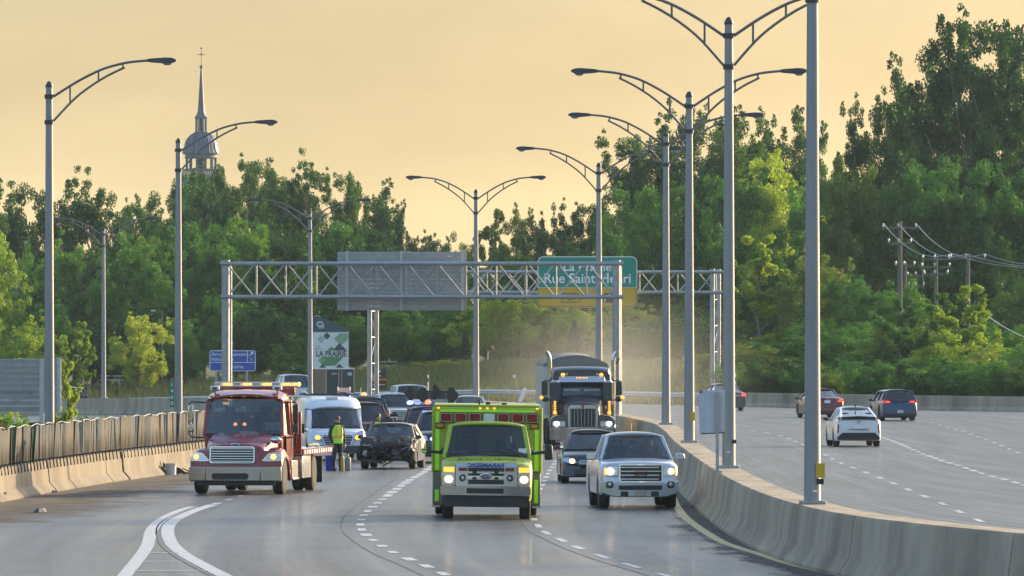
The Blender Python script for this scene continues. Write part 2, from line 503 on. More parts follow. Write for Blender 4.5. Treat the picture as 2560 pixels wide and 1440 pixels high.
for i in range(m_):
    p, t, n = med_frame(i)
    j = i / (m_ - 1) * (len(OUTS) - 1); j0 = int(j); fr = j - j0
    a = OUTS[j0]; b = OUTS[min(j0+1, len(OUTS)-1)]
    q = Vector((a[0]*(1-fr)+b[0]*fr, a[1]*(1-fr)+b[1]*fr, 0))
    w = (q - p).length
    rowsB.append([(p.x+(q.x-p.x)*k, p.y+(q.y-p.y)*k, w*k, sarc[i]*0.9) for k in np.linspace(0.004, 1, 14)])
ribbon('road.001', rowsB, 'grey concrete carriageway away from the camera')

# ------------------------------------------------------------------ painted lines
M_PAINT = mat('white_road_paint', (0.52, 0.53, 0.54), 0.5, var=0.14, scale=7.0, dark=(0.22, 0.225, 0.23))
M_YPAINT = mat('yellow_road_paint', (0.45, 0.33, 0.09), 0.6, var=0.3, scale=2.0, dark=(0.30, 0.25, 0.14))
M_SEAL = mat('black_joint_sealant', (0.05, 0.05, 0.053), 0.75, var=0.3, scale=1.5)
def ground_line(px_pts, n=10):
    return [Vector((p.x, p.y, 0)) for p in smooth_pl([(*G(x, y), 0) for x, y in px_pts], n)]
def strip_mesh(path, w, z=0.006):
    rows = []
    for i, p in enumerate(path):
        t = (path[min(i+1, len(path)-1)] - path[max(i-1, 0)]).normalized(); n = Vector((t.y, -t.x, 0)) * (w/2)
        a = p - n; b = p + n
        rows.append([(a.x, a.y, h_road(a.x, a.y)+z), (b.x, b.y, h_road(b.x, b.y)+z)])
    return rows
def resample(path, step):
    out = [path[0]]; acc = 0
    for a, b in zip(path[:-1], path[1:]):
        L = (b-a).length
        while acc + L >= step:
            t = (step-acc)/L; a = a + (b-a)*t; out.append(a.copy()); L = (b-a).length; acc = 0
        acc += L
    return out
DR = random.Random(9)
def dashes(path, w, dash, gap, material, off=0.0, skip=None, rnd=None):
    P = resample(path, 0.5); per = dash + gap; i = int(off/0.5)
    while i + int(dash/0.5) < len(P):
        if not skip or not skip(P[i]):
            seg = P[i:i+int(dash/0.5)+1-(DR.random() < .3)]
            jw = w*DR.uniform(.78, 1.08)
            o = MB().grid(strip_mesh(seg, jw)).build('lane_dash', material, smooth=0)
            tag(o, kind='structure')
        i += int(per/0.5)
def solid(name, path, w, material, z=0.006):
    o = MB().grid(strip_mesh(resample(path, 1.0), w, z)).build(name, material, smooth=0)
    tag(o, kind='structure')
    return o

# lines of the near carriageway
L2 = ground_line([(1118, 1140), (1090, 1160), (1054, 1184), (1023, 1201), (1003, 1215), (972, 1237), (935, 1265), (908, 1290), (901, 1312), (910, 1332), (941, 1356), (989, 1384), (1067, 1416), (1130, 1444), (1230, 1480)])
dashes([p for p in L2 if p.y > 203][::-1], 0.25, 3.5, 1.0, M_PAINT, 0)
dashes([p for p in L2 if p.y < 203][0:], 0.21, 2.0, 2.5, M_PAINT, 1.0)
solid('joint_line', [p - Vector((0.42, 0, 0)) for p in L2 if p.y < 230], 0.03, M_SEAL)
L1 = ground_line([(1420, 1120), (1385, 1160), (1352, 1220), (1336, 1270), (1335, 1298), (1343, 1312), (1361, 1330), (1388, 1343), (1442, 1368), (1519, 1396), (1625, 1428), (1740, 1460), (1900, 1500)])
dashes(L1, 0.15, 3.0, 3.0, M_PAINT, 0.5)
solid('joint_line.001', [p - Vector((0.3, 0, 0)) for p in L1 if p.y < 180], 0.03, M_SEAL)
YL = ground_line([(1565, 1090), (1600, 1110), (1640, 1150), (1667, 1200), (1680, 1240), (1694, 1270), (1723, 1302), (1792, 1348), (1841, 1368), (1890, 1383), (1964, 1407), (2038, 1426), (2112, 1442), (2300, 1490)])
solid('yellow_edge_line', YL, 0.20, M_YPAINT)
solid('joint_line.002', [p - Vector((0.2, 0, 0)) for p in YL], 0.03, M_SEAL)
GL = ground_line([(560, 1245), (520, 1256), (484, 1267), (443, 1280), (400, 1303), (378, 1328), (371, 1358), (357, 1383), (328, 1420), (300, 1455), (270, 1500)])
GR = ground_line([(533, 1262), (484, 1278), (440, 1299), (420, 1321), (426, 1354), (455, 1383), (504, 1411), (561, 1440), (640, 1475), (720, 1500)])
GL = [p for p in GL if p.y < 192]
solid('gore_line', GL, 0.26, M_PAINT)
solid('gore_line.001', GR, 0.27, M_PAINT)
solid('joint_line.003', [p - Vector((0.24, 0, 0)) for p in GR], 0.03, M_SEAL)
GD = ground_line([(700, 1215), (640, 1230), (600, 1241), (566, 1251), (536, 1261)])
dashes(GD, 0.2, 1.5, 3.0, M_PAINT, 0)
for i, (a, b, y) in enumerate(((385, 416, 1354), (375, 445, 1383), (357, 471, 1404), (336, 512, 1427))):
    p = Vector((*G(a, y), 0)); q = Vector((*G(b, y), 0))
    o = MB().grid(strip_mesh([p, q], 0.3)).build('gore_bar', M_PAINT, smooth=0); tag(o, kind='structure')
# lines of the far carriageway
LA = ground_line([(1560, 1055), (1700, 1058), (1772, 1066), (1841, 1073), (1880, 1077), (1948, 1089), (1992, 1105), (2056, 1134), (2100, 1157), (2153, 1177), (2216, 1201), (2284, 1230), (2326, 1247), (2371, 1266), (2415, 1287), (2467, 1310), (2530, 1335), (2640, 1375)])
dashes(LA, 0.15, 3.0, 6.0, M_PAINT, 0)
LB = ground_line([(1600, 1042), (1740, 1045), (1866, 1048), (1923, 1052), (1976, 1055), (2040, 1061), (2120, 1072), (2180, 1085), (2238, 1105), (2295, 1130), (2330, 1143), (2358, 1153), (2396, 1164), (2431, 1176), (2469, 1188), (2513, 1199), (2560, 1213), (2660, 1245)])
dashes([p for p in LB if p.y > 345], 0.16, 3.0, 6.0, M_PAINT, 0)
dashes([p for p in LB if p.y <= 345], 0.2, 3.0, 2.0, M_PAINT, 0)
LC = ground_line([(1700, 1027), (1870, 1030), (1987, 1034), (2130, 1042), (2240, 1049), (2316, 1055), (2370, 1068), (2420, 1083), (2476, 1103), (2510, 1117), (2545, 1132), (2640, 1170)])
dashes(LC, 0.15, 3.0, 6.0, M_PAINT, 0)
LE = ground_line([(1600, 1011), (1740, 1013), (1862, 1016), (2006, 1019), (2150, 1023), (2304, 1029), (2430, 1036), (2560, 1046), (2700, 1060)])
solid('edge_line', LE, 0.14, M_PAINT)
LI = [Vector((p[1], p[0], 0)) + Vector((1.15, 0, 0)) for p in MEDS if 120 < p[0] < 420]
solid('edge_line.001', LI, 0.12, M_PAINT)

# grit and dirt swept up against the barrier
def dirt_shade_material(name, col, lo, hi):
    m = bpy.data.materials.new(name); m.use_nodes = True
    nt = m.node_tree; b = nt.nodes['Principled BSDF']
    uv = nt.nodes.new('ShaderNodeUVMap'); uv.uv_map = 'lane'
    nz = noise_node(nt, uv.outputs[0], 1.0, 7, 0.65, (1.4, 0.25, 1))
    sp = nt.nodes.new('ShaderNodeSeparateXYZ'); nt.links.new(uv.outputs[0], sp.inputs[0])
    ad = nt.nodes.new('ShaderNodeMath'); ad.operation = 'MULTIPLY_ADD'; ad.inputs[1].default_value = -0.34
    nt.links.new(sp.outputs[0], ad.inputs[0]); nt.links.new(nz, ad.inputs[2])
    a = ramp_node(nt, ad.outputs[0], [(lo, (0, 0, 0)), (hi, (1, 1, 1))])
    nt.links.new(a, b.inputs['Alpha'])
    b.inputs['Base Color'].default_value = (*col, 1); b.inputs['Roughness'].default_value = 0.95
    return m
M_DIRT = dirt_shade_material('dark_grit', (0.05, 0.047, 0.045), 0.12, 0.34)
rows = []
for i in range(len(MEDS)):
    if MEDS[i][0] > 330: break
    p, t, n = med_frame(i)
    rows.append([(p.x - n.x*(0.30+u), p.y - n.y*(0.30+u), u, sarc[i]) for u in np.linspace(0, 1.5, 5)])
o = ribbon('shoulder_dirt', rows, 'dark grit swept along the foot of the median barrier', 0.005, M_DIRT); o['kind'] = 'stuff'; o['category'] = 'dirt'

M_DAMP_SHADE = dirt_shade_material('damp_shade_film', (0.050, 0.040, 0.033), 0.02, 0.42)  # brown wet patches and dark shadow strips painted as one film
# ------------------------------------------------------------------ barriers
JERSEY = [(-0.33, 0), (-0.33, 0.08), (-0.16, 0.34), (-0.115, 1.0), (-0.09, 1.04), (0.09, 1.04), (0.115, 1.0), (0.16, 0.34), (0.33, 0.08), (0.33, 0)]
def wall_piece(path, prof, name, material, parent, h=1.0, wx=1.0):
    rings = []
    for i, p in enumerate(path):
        t = (path[min(i+1, len(path)-1)] - path[max(i-1, 0)]).normalized(); n = Vector((t.y, -t.x, 0))
        z = h_road(p.x, p.y)
        rings.append([(p.x+n.x*a*wx, p.y+n.y*a*wx, z-0.02+b*h) for a, b in prof])
    return MB().loft(rings, True).build(name, material, parent, smooth=30)
MPROF = [(-0.62, 0), (-0.62, 0.08), (-0.44, 0.36), (-0.36, 0.98), (-0.32, 1.05), (0.32, 1.05), (0.36, 0.98), (0.44, 0.36), (0.62, 0.08), (0.62, 0)]
mb_root = empty('median_barrier', (0, 0, 0))
tag(mb_root, 'long weathered concrete median barrier between the two carriageways', 'barrier')
medp = resample([Vector((p[1], p[0], 0)) for p in MEDS], 1.0)
medp = [p for p in medp if 100 < p.y < 585]
i = 0
while i + 2 < len(medp):
    j = min(i + 12, len(medp) - 1)
    seg = [q.copy() for q in medp[i:j+1]]
    d = (seg[1]-seg[0]).normalized()*0.025; seg[0] += d; seg[-1] -= d
    wall_piece(seg, MPROF, 'barrier_segment', M_CONC, mb_root)
    i = j
# right-hand barrier on the outside of the far carriageway
ob_root = empty('roadside_barrier'); tag(ob_root, 'low concrete barrier along the outside of the right carriageway', 'barrier')
op = resample([Vector((p[0], p[1], 0)) for p in OUTS], 1.0)
op_r = [p for p in op if p.x > 13.6 and p.y > 380]
i = 0
while i + 2 < len(op_r):
    j = min(i + 10, len(op_r) - 1)
    seg = [q.copy() for q in op_r[i:j+1]]
    d = (seg[1]-seg[0]).normalized()*0.02; seg[0] += d; seg[-1] -= d
    wall_piece(seg, JERSEY, 'barrier_segment', M_CONC, ob_root, 0.80)
    i = j
# w-beam guard rail
gr_root = empty('guard_rail'); tag(gr_root, 'galvanised guard rail along the foot of the grassy bank', 'guard rail')
op_l = [p for p in op if p.x <= 14.2 and p.x > -62]
WB = [(0, 0.44), (0.045, 0.47), (0.07, 0.50), (0.07, 0.54), (0.02, 0.585), (0.02, 0.615), (0.07, 0.66), (0.07, 0.70), (0.045, 0.73), (0, 0.76)]
def rail_rings(path):
    rings = []
    for i, p in enumerate(path):
        t = (path[min(i+1, len(path)-1)] - path[max(i-1, 0)]).normalized(); n = Vector((t.y, -t.x, 0))
        if n.y > 0: n = -n
        z = h_road(p.x, p.y)
        rings.append([(p.x+n.x*a, p.y+n.y*a, z+b) for a, b in WB] + [(p.x+n.x*(a-0.008), p.y+n.y*(a-0.008), z+b) for a, b in reversed(WB)])
    return rings
i = 0
M_RAIL = mat('guard_rail_zinc', (0.50, 0.52, 0.54), 0.45, 0.6, 0.15, 3.0)
while i + 1 < len(op_l):
    j = min(i + 4, len(op_l) - 1)
    MB().loft(rail_rings(op_l[i:j+1]), True).build('rail', M_RAIL, gr_root, smooth=40)
    p = op_l[i]; z = h_road(p.x, p.y)
    MB().box(p.x-0.05, p.x+0.05, p.y+0.02, p.y+0.14, z-0.5, z+0.80).build('post', M_STEEL, gr_root, smooth=0)
    i = j

# left-hand barrier units with the debris fence on top
def left_pt(px):
    return Vector((*G(px, pl([(-400, 1325), (0, 1250), (100, 1231), (250, 1206), (380, 1188), (470, 1175), (620, 1156), (760, 1140)], px)), 0))
lp = resample(smooth_pl([left_pt(x) for x in range(-300, 640, 20)], 4), 0.5)
lb_root = empty('fence_barrier', (0, 0, 0)); tag(lb_root, 'pale sunlit concrete barrier with a grey screen fence at left', 'barrier')
random.seed(4)
M_BRK = mat('rusty_bracket', (0.06, 0.045, 0.035), 0.7, 0.4, 0.3)
i = 0
while i + 3 < len(lp):
    j = min(i + 7, len(lp) - 1)
    seg = [q.copy() for q in lp[i:j+1]]
    d = (seg[1]-seg[0]).normalized()*0.03; seg[0] += d; seg[-1] -= d
    off = random.uniform(-0.03, 0.03)
    for q in seg: q.x += off
    wall_piece(seg, JERSEY, 'barrier_segment', M_CONC2, lb_root, 0.80, 1.05)
    i = j
M_MESHG = [mat('fence_mesh_a', (0.050, 0.053, 0.058), 0.85, 0.0, 0.25, 3, stretch=(4, 4, 0.3)), mat('fence_mesh_b', (0.070, 0.060, 0.050), 0.85, 0.0, 0.25, 3, stretch=(4, 4, 0.3)), mat('fence_mesh_c', (0.034, 0.040, 0.047), 0.85, 0.0, 0.25, 3, stretch=(4, 4, 0.3))]
fr = resample(lp, 0.8)
for i in range(len(fr) - 1):
    a = fr[i]; b = fr[i+1]; t = (b-a).normalized(); n = Vector((t.y, -t.x, 0))
    if n.x < 0: n = -n
    hz = 0.98 + random.uniform(-0.04, 0.04)
    c = a - n*0.02
    MB().tube([(c.x, c.y, 0.62), (c.x+random.uniform(-.03,.03), c.y, 0.78+hz)], 0.022, 6).build('fence_post', M_STEEL, lb_root)
    # J bracket that hooks over the concrete
    k = a + n*0.14
    MB().tube([(c.x, c.y, 0.86), (k.x-0.02, k.y, 0.87), (k.x, k.y, 0.83), (k.x+0.03, k.y, 0.62)], 0.018, 5).build('bracket', M_BRK, lb_root)
    # screen panel, each hung a little differently, faintly corrugated
    w = (b-a).length; k0 = 0.03; rows = []
    dx0 = random.uniform(-.05, .05); dx1 = random.uniform(-.05, .05); skew = random.uniform(-.04, .04)
    for q in range(9):
        f = q/8; pp = a + (b-a)*(k0+(1-2*k0)*f)
        off = dx0*(1-f)+dx1*f + 0.022*math.sin(f*math.pi*5+i)
        rows.append([(pp.x+n.x*off, pp.y+n.y*off, 0.845), (pp.x+n.x*(off*1.6+skew), pp.y+n.y*(off*1.6+skew), 0.80+hz-0.02*f*(1-f)*4)])
    MB().grid(rows).build('fence_panel', random.choice(M_MESHG), lb_root, smooth=60, solid=0.012)
tp = [Vector((p.x, p.y, 0.80+0.98+0.03*math.sin(i*1.7))) for i, p in enumerate(fr)]
MB().tube(tp, 0.011, 5).build('top_rail', M_STEEL, lb_root)

rows = []
acc = 0
for i, p in enumerate(lp):
    t = (lp[min(i+1, len(lp)-1)]-lp[max(i-1, 0)]).normalized(); n = Vector((t.y, -t.x, 0))
    if n.x < 0: n = -n
    rows.append([(p.x+n.x*(.3+u*2.6), p.y+n.y*(.3+u*2.6), u, i*.5) for u in np.linspace(0, 1.5, 6)])
o = ribbon('shoulder_stain_shade', rows, 'brown damp stains and painted shade along the foot of the left barrier', 0.005, M_DAMP_SHADE); o['kind'] = 'stuff'; o['category'] = 'stain'
# ------------------------------------------------------------------ lamp posts
def lamp_post(name, label, x, y, z0, ztop, arms, group, yaw=0.0, reach=3.25):
    r = empty(name, (x, y, z0), (0, 0, yaw)); tag(r, label, 'lamp post', group)
    H = ztop - z0
    MB().cyl((0,0,0), (0,0,H), 0.155, 0.095, 18).build('pole', M_POLE, r, smooth=60)
    MB().lathe([(0.001, 0.14), (0.05, 0.12), (0.10, 0.03), (0.11, 0.0), (0.11, -0.04)], (0,0,H), 14).build('cap', M_LAMP, r)
    MB().box(-0.24, 0.24, -0.24, 0.24, -0.02, 0.05).build('base_plate', M_STEEL, r, bevel=0.01)
    for zz in (H-0.30, H-1.02):
        MB().cyl((0,0,zz-0.06), (0,0,zz+0.06), 0.135, None, 14).build('collar', M_LAMP, r)
    for s in arms:
        a = empty('arm', (0,0,0), parent=r)
        q = reach/3.25
        up = [(0.09*s, 0, H-0.32), (0.75*s*q, 0, H+0.12), (1.4*s*q, 0, H+0.46), (2.0*s*q, 0, H+0.64), (2.45*s*q, 0, H+0.70), (2.75*s*q, 0, H+0.72)]
        lo = [(0.09*s, 0, H-1.02), (0.62*s*q, 0, H-0.42), (1.05*s*q, 0, H-0.05), (1.55*s*q, 0, H+0.28), (2.02*s*q, 0, H+0.52)]
        upc = [tuple(v) for v in smooth_pl(up, 4)]; loc_ = [tuple(v) for v in smooth_pl(lo, 4)]
        mb = MB().tube(upc, 0.036, 8).tube(loc_, 0.032, 8)
        def zon(path, xx): return pl(sorted([(abs(p[0]), p[2]) for p in path]), abs(xx))
        for xx in (0.56*q, 1.32*q, 1.97*q):
            mb.bar((xx*s, 0, zon(lo, xx)), (xx*s, 0, zon(up, xx)), 0.05)
        mb.build('bracket_arm', M_ARM, a, smooth=50)
        h = MB()
        zz = H+0.72
        prof = [(2.62*q, 0.05, 0.05), (2.75*q, 0.075, 0.07), (2.95*q, 0.12, 0.085), (3.1*q, 0.15, 0.10), (3.28*q, 0.14, 0.09), (3.40*q, 0.07, 0.03)]
        h.loft([[(px*s, -w, zz-hh*0.9), (px*s, w, zz-hh*0.9), (px*s, w*0.8, zz+hh*0.8), (px*s, -w*0.8, zz+hh*0.8)] for px, w, hh in prof])
        h.build('lamp_head', M_LAMP, a, smooth=50, bevel=0.012)
        MB().ball((3.16*q*s, 0, zz-0.085), 0.13*q, 0.10, 0.06, 10, 6).build('lens', M_LENS, a)
    return r
GRP_M = 'double lamp posts standing on the median barrier'
def med_lamp(px, d, ztop, label, arms=(-1, 1)):
    x = AX(px, d); z = h_road(x, d) + 1.05
    return lamp_post('street_lamp', label, x, d, z, ztop, arms, GRP_M, 0.0)
q = med_lamp(2031, 145, 11.2, 'nearest thick lamp post on the median barrier, its top beyond the picture')
MB().box(0.06, 0.22, -0.165, -0.13, 0.46, 0.72).build('yellow_tag', mat('yellow_tag_paint', (0.55, 0.36, 0.02), 0.5), q)
MB().box(0.09, 0.20, -0.165, -0.12, 0.34, 0.44).build('hand_hole_cover', M_BLACK, q)
MB().box(0.0, 0.08, -0.17, -0.14, 0.20, 0.235).build('number_tag', M_WHITE, q)
q = med_lamp(1822, 185, 11.33, 'double lamp post second nearest on the median, arms cut by the picture top')
MB().box(0.09, 0.17, -0.165, -0.12, 0.55, 0.64).build('hand_hole_cover', M_BLACK, q)
MB().box(-0.05, 0.03, -0.17, -0.14, 0.34, 0.37).build('number_tag', M_WHITE, q)
q = med_lamp(1723, 230, 11.0, 'double lamp post third along the median, beyond the white sign board')
MB().box(0.02, 0.16, -0.165, -0.13, 0.62, 0.86).build('yellow_tag', _M['yellow_tag_paint'], q)
q = med_lamp(1665, 278, 11.08, 'double lamp post fourth along the median, at the bend of the barrier')
q = med_lamp(1497, 328, 11.1, 'double lamp post rising behind the green exit sign and the dump truck')
q = med_lamp(1190, 387, 11.1, 'double lamp post right of the grey sign back, dark against open sky')
q = med_lamp(775, 445, 11.0, 'double lamp post beside the town welcome sign, against trees')
q = med_lamp(259, 503, 10.83, 'farthest double lamp post at left, pale against the trees')
GRP_L = 'single lamp posts behind the left fence'
x = AX(123, 225); lamp_post('street_lamp', 'tall single lamp post behind the fence beside the grey sign back', x, 225, -0.3, 11.13, (1,), GRP_L, 0, 3.42)
x = AX(446, 288); q = lamp_post('street_lamp', 'single lamp post in front of the church dome with green marker plate', x, 288, -0.3, 11.1, (1,), GRP_L, 0, 3.42)
M_GREEN = mat('sign_green', (0.008, 0.20, 0.115), 0.45, var=0.08)
kp = MB().box(-0.22, -0.155, -0.06, -0.02, 1.55, 2.5)
zk = AZ(1018, 288) + 0.3
kp = MB().box(-0.30, -0.15, -0.19, -0.17, zk, zk + 0.93).build('marker_plate', M_GREEN, q)
for i, ch in enumerate('1460'):
    text('marker_digit', ch, M_TEXTW, q, 0.2, (-0.225, -0.197, zk + 0.80 - i*0.22))
x = AX(40, 640); lamp_post('street_lamp', 'small far lamp post at the left edge, arm pointing left', x, 640, 0.5, AZ(680, 640), (-1,), 'far lamp', 0, 3.0)
# black park lamp
x = AX(404, 590); z0 = h_ground(x, 590)
pk = empty('park_lamp', (x, 590, z0)); tag(pk, 'slim black park lamp beside the pale young tree', 'lamp post')
hh = AZ(776, 590) - z0
MB().cyl((0,0,0), (0,0,hh), 0.07, 0.05, 10).build('pole', M_LAMP, pk)
MB().tube([(0,0,hh-0.1), (-0.25,0,hh+0.02), (-0.6,0,hh)], 0.03, 6).build('arm', M_LAMP, pk)
MB().ball((-0.62, 0, hh-0.03), 0.2, 0.14, 0.06).build('lamp_head', mat('pale_lamp_head', (0.6, 0.62, 0.64), 0.4), pk)
# ================================================================== gantries, signs and other street furniture
M_GAL = mat('gantry_steel', (0.33, 0.35, 0.37), 0.45, 0.45, 0.15, 3.0, rvar=0.1)
def ribbed_back(name, parent, x0, x1, z0, z1, y, nrib, posts, th=0.05):
    """aluminium sign seen from behind: extruded planks with a lip each, vertical hangers"""
    hgt = (z1-z0)/nrib
    for i in range(nrib):
        a = z0+i*hgt; t = hgt*.80
        rings = [[(x, y+.02, a+.004), (x, y-.004, a+.004), (x, y-.05, a+t), (x, y-.05, a+hgt-.012), (x, y+.02, a+hgt-.012)] for x in (x0, x1)]
        MB().loft(rings, True).build('plank', M_SIGNBACK, parent, smooth=0)
    for px in posts:
        MB().box(px-0.05, px+0.05, y-0.13, y-0.052, z0-0.02, z1+0.02).build('hanger', M_SIGNBACK, parent, smooth=0)

# near overhead gantry (its sign shows its back)
D1 = 311.0
g1 = empty('sign_gantry', (0, D1, 0)); tag(g1, 'galvanised truss gantry spanning the near lanes, bearing the grey sign back', 'gantry')
xl, xr = AX(564, D1), AX(1541, D1)
zt, zb = AZ(659, D1), AZ(742, D1)
for x, z0 in ((xl, -0.3), (xr, 1.05)):
    MB().cyl((x, 0, z0), (x, 0, AZ(654, D1)), 0.155, None, 18).build('column', M_GAL, g1, smooth=60)
    MB().cyl((x, 0, AZ(654, D1)), (x, 0, AZ(650, D1)), 0.17, None, 18).build('column_cap', M_GAL, g1)
    MB().cyl((x+0.12, 0.95, z0), (x+0.12, 0.95, zt+0.05), 0.10, None, 14).build('rear_column', M_GAL, g1, smooth=60)
for zz in (zt, zb):
    for yy in (-0.14, 0.95):
        MB().cyl((xl-0.2, yy, zz), (xr+0.28, yy, zz), 0.078, None, 14).build('chord', M_GAL, g1, smooth=60)
nb = 13; pw = (xr-xl)/nb
for i in range(nb):
    a = xl+pw*i+0.10; b = xl+pw*(i+1)-0.10
    MB().cyl((a, -0.14, zt-0.05), (b, -0.14, zb+0.05), 0.030, None, 8).build('diagonal', M_GAL, g1)
    MB().cyl((a, 0.95, zb+0.05), (b, 0.95, zt-0.05), 0.030, None, 8).build('diagonal', M_GAL, g1)
    x = xl+pw*(i+1)
    if i < nb-1:
        yy = -0.14 if i % 2 else 0.95
        MB().cyl((x, yy, zb), (x, yy, zt), 0.034, None, 8).build('vertical', M_GAL, g1)
    MB().cyl((x, -0.14, zb), (x, 0.95, zb), 0.026, None, 6).cyl((x, -0.14, zt), (x, 0.95, zt), 0.026, None, 6).build('tie', M_GAL, g1)
sb = empty('direction_sign', (0, D1+1.3, 0)); tag(sb, 'large grey ribbed back of the sign hung on the near gantry', 'sign')
D1s = D1+1.3
ribbed_back('plank', sb, AX(843, D1s), AX(1167, D1s), AZ(776, D1s), AZ(629, D1s), 0, 13, [AX(868, D1s), AX(1003, D1s), AX(1156, D1s)])

# far gantry with the green exit sign
D2 = 490.0
g2 = empty('sign_gantry', (0, D2, 0)); tag(g2, 'far truss gantry on trestle towers carrying the green exit sign', 'gantry')
xl, xr = AX(932, D2), AX(1789, D2)
zt, zb = AZ(680, D2), AZ(731, D2)
for xc in (xl, xr):
    gz = h_ground(xc, D2)-0.1
    for k, x in enumerate((xc-0.20, xc+0.20)):
        MB().cyl((x, k*1.0, gz), (x, k*1.0, AZ(672, D2)), 0.15, None, 14).build('column', M_GAL, g2, smooth=60)
    zz = gz; fl = 0
    while zz + 1.6 < zb:
        a = (xc-0.2, 0, zz); b = (xc+0.2, 1.0, zz+1.5)
        if fl: a, b = (xc+0.2, 1.0, zz), (xc-0.2, 0, zz+1.5)
        MB().cyl(a, b, 0.03, None, 8).build('brace', M_GAL, g2)
        MB().cyl((xc-0.2, 0, zz+1.55), (xc+0.2, 1.0, zz+1.55), 0.03, None, 8).build('brace', M_GAL, g2)
        zz += 1.6; fl = 1-fl
for z_ in (zt, zb):
    for yy in (-0.2, 1.2):
        MB().cyl((xl-0.4, yy, z_), (xr+0.5, yy, z_), 0.10, None, 12).build('chord', M_GAL, g2, smooth=60)
nb = 18; pw = (xr-xl)/nb
for i in range(nb):
    a = xl+pw*i+0.08; b = xl+pw*(i+1)-0.08
    MB().cyl((a, -0.2, zt), (b, -0.2, zb), 0.04, None, 8).build('diagonal', M_GAL, g2)
    MB().cyl((a, 1.2, zb), (b, 1.2, zt), 0.04, None, 8).build('diagonal', M_GAL, g2)
    if i % 2: MB().cyl((b+0.08, -0.2, zb), (b+0.08, -0.2, zt), 0.045, None, 8).build('vertical', M_GAL, g2)

def rrect(x0, x1, z0, z1, r, n=5):
    pts = []
    for cx, cz, a0 in ((x1-r, z0+r, -90), (x1-r, z1-r, 0), (x0+r, z1-r, 90), (x0+r, z0+r, 180)):
        for k in range(n+1):
            a = R(a0+90*k/n); pts.append((cx+r*math.cos(a), cz+r*math.sin(a)))
    return pts
M_SGRN = mat('reflective_green', (0.008, 0.27, 0.19), 0.5, var=0.06, scale=1.5)
M_SYEL = mat('reflective_yellow', (0.62, 0.37, 0.015), 0.5, var=0.06, scale=1.5)
M_SBLU = mat('reflective_blue', (0.020, 0.085, 0.42), 0.5, var=0.06, scale=1.5)
DS = 489.2
gs = empty('exit_sign', (0, DS, 0)); tag(gs, 'green and yellow overhead sign for La Prairie and Rue Saint-Henri', 'sign')
x0, x1, z0, z1, zm = AX(1344, DS), AX(1593, DS), AZ(769, DS), AZ(641, DS), AZ(718, DS)
MB().prism(rrect(x0, x1, z0, z1, 0.34), -0.02, 0.03).build('border', M_TEXTW, gs, smooth=0)
gp = [p for p in rrect(x0+.05, x1-.05, z0+.05, z1-.05, 0.30) if p[1] > zm] ; gp = [(x1-.05, zm)] + gp + [(x0+.05, zm)]
MB().prism(gp, -0.035, -0.021).build('green_panel', M_SGRN, gs, smooth=0)
yp = [p for p in rrect(x0+.012, x1-.012, z0+.012, z1-.012, 0.33) if p[1] < zm]
yp = [(x0+.012, zm-.02)] + [p for p in yp if p[0] < (x0+x1)/2] + [p for p in yp if p[0] >= (x0+x1)/2] + [(x1-.012, zm-.02)]
MB().prism(yp, -0.035, -0.021).build('yellow_panel', M_SYEL, gs, smooth=0)
yo = [p for p in rrect(x0+.07, x1-.07, z0+.07, z1-.07, 0.28) if p[1] < zm-.05]
pth = [(x0+.07, -0.04, zm-.06)] + [(p[0], -0.04, p[1]) for p in yo if p[0] < (x0+x1)/2] + [(p[0], -0.04, p[1]) for p in yo if p[0] >= (x0+x1)/2] + [(x1-.07, -0.04, zm-.06)]
MB().tube(pth, 0.016, 4).build('yellow_border', M_TEXTK, gs)
text('lettering', 'La Prairie', M_TEXTW, gs, 0.74, ((x0+x1)/2, -0.045, AZ(668, DS)), bold=0.012, sx=1.05)
text('lettering', 'Rue Saint-Henri', M_TEXTW, gs, 0.85, ((x0+x1)/2, -0.045, AZ(697, DS)), bold=0.012, sx=0.98)
hx = [(AX(1404, DS), AZ(734, DS)), (AX(1444, DS), AZ(734, DS)), (AX(1454, DS), AZ(745, DS)), (AX(1444, DS), AZ(756, DS)), (AX(1404, DS), AZ(756, DS))]
MB().tube([(a, -0.042, b) for a, b in hx + hx[:1]], 0.022, 4).build('route_shield', M_TEXTK, gs)
text('route_number', '47', M_TEXTK, gs, 0.55, (AX(1426, DS), -0.045, AZ(745, DS)), bold=0.008)
MB().box(AX(1509, DS), AX(1531, DS), -0.045, -0.036, AZ(756, DS), AZ(733, DS)).build('pictogram', M_TEXTK, gs)
MB().box(AX(1511, DS), AX(1514, DS), -0.052, -0.046, AZ(754, DS), AZ(746, DS)).box(AX(1522, DS), AX(1526, DS), -0.052, -0.046, AZ(740, DS), AZ(735, DS)).build('pictogram_mark', M_TEXTW, gs)
for px in (1375, 1468, 1562):
    MB().box(AX(px, DS)-.06, AX(px, DS)+.06, 0.03, 0.5, z0+.2, z1-.2).build('hanger', M_GAL, gs)

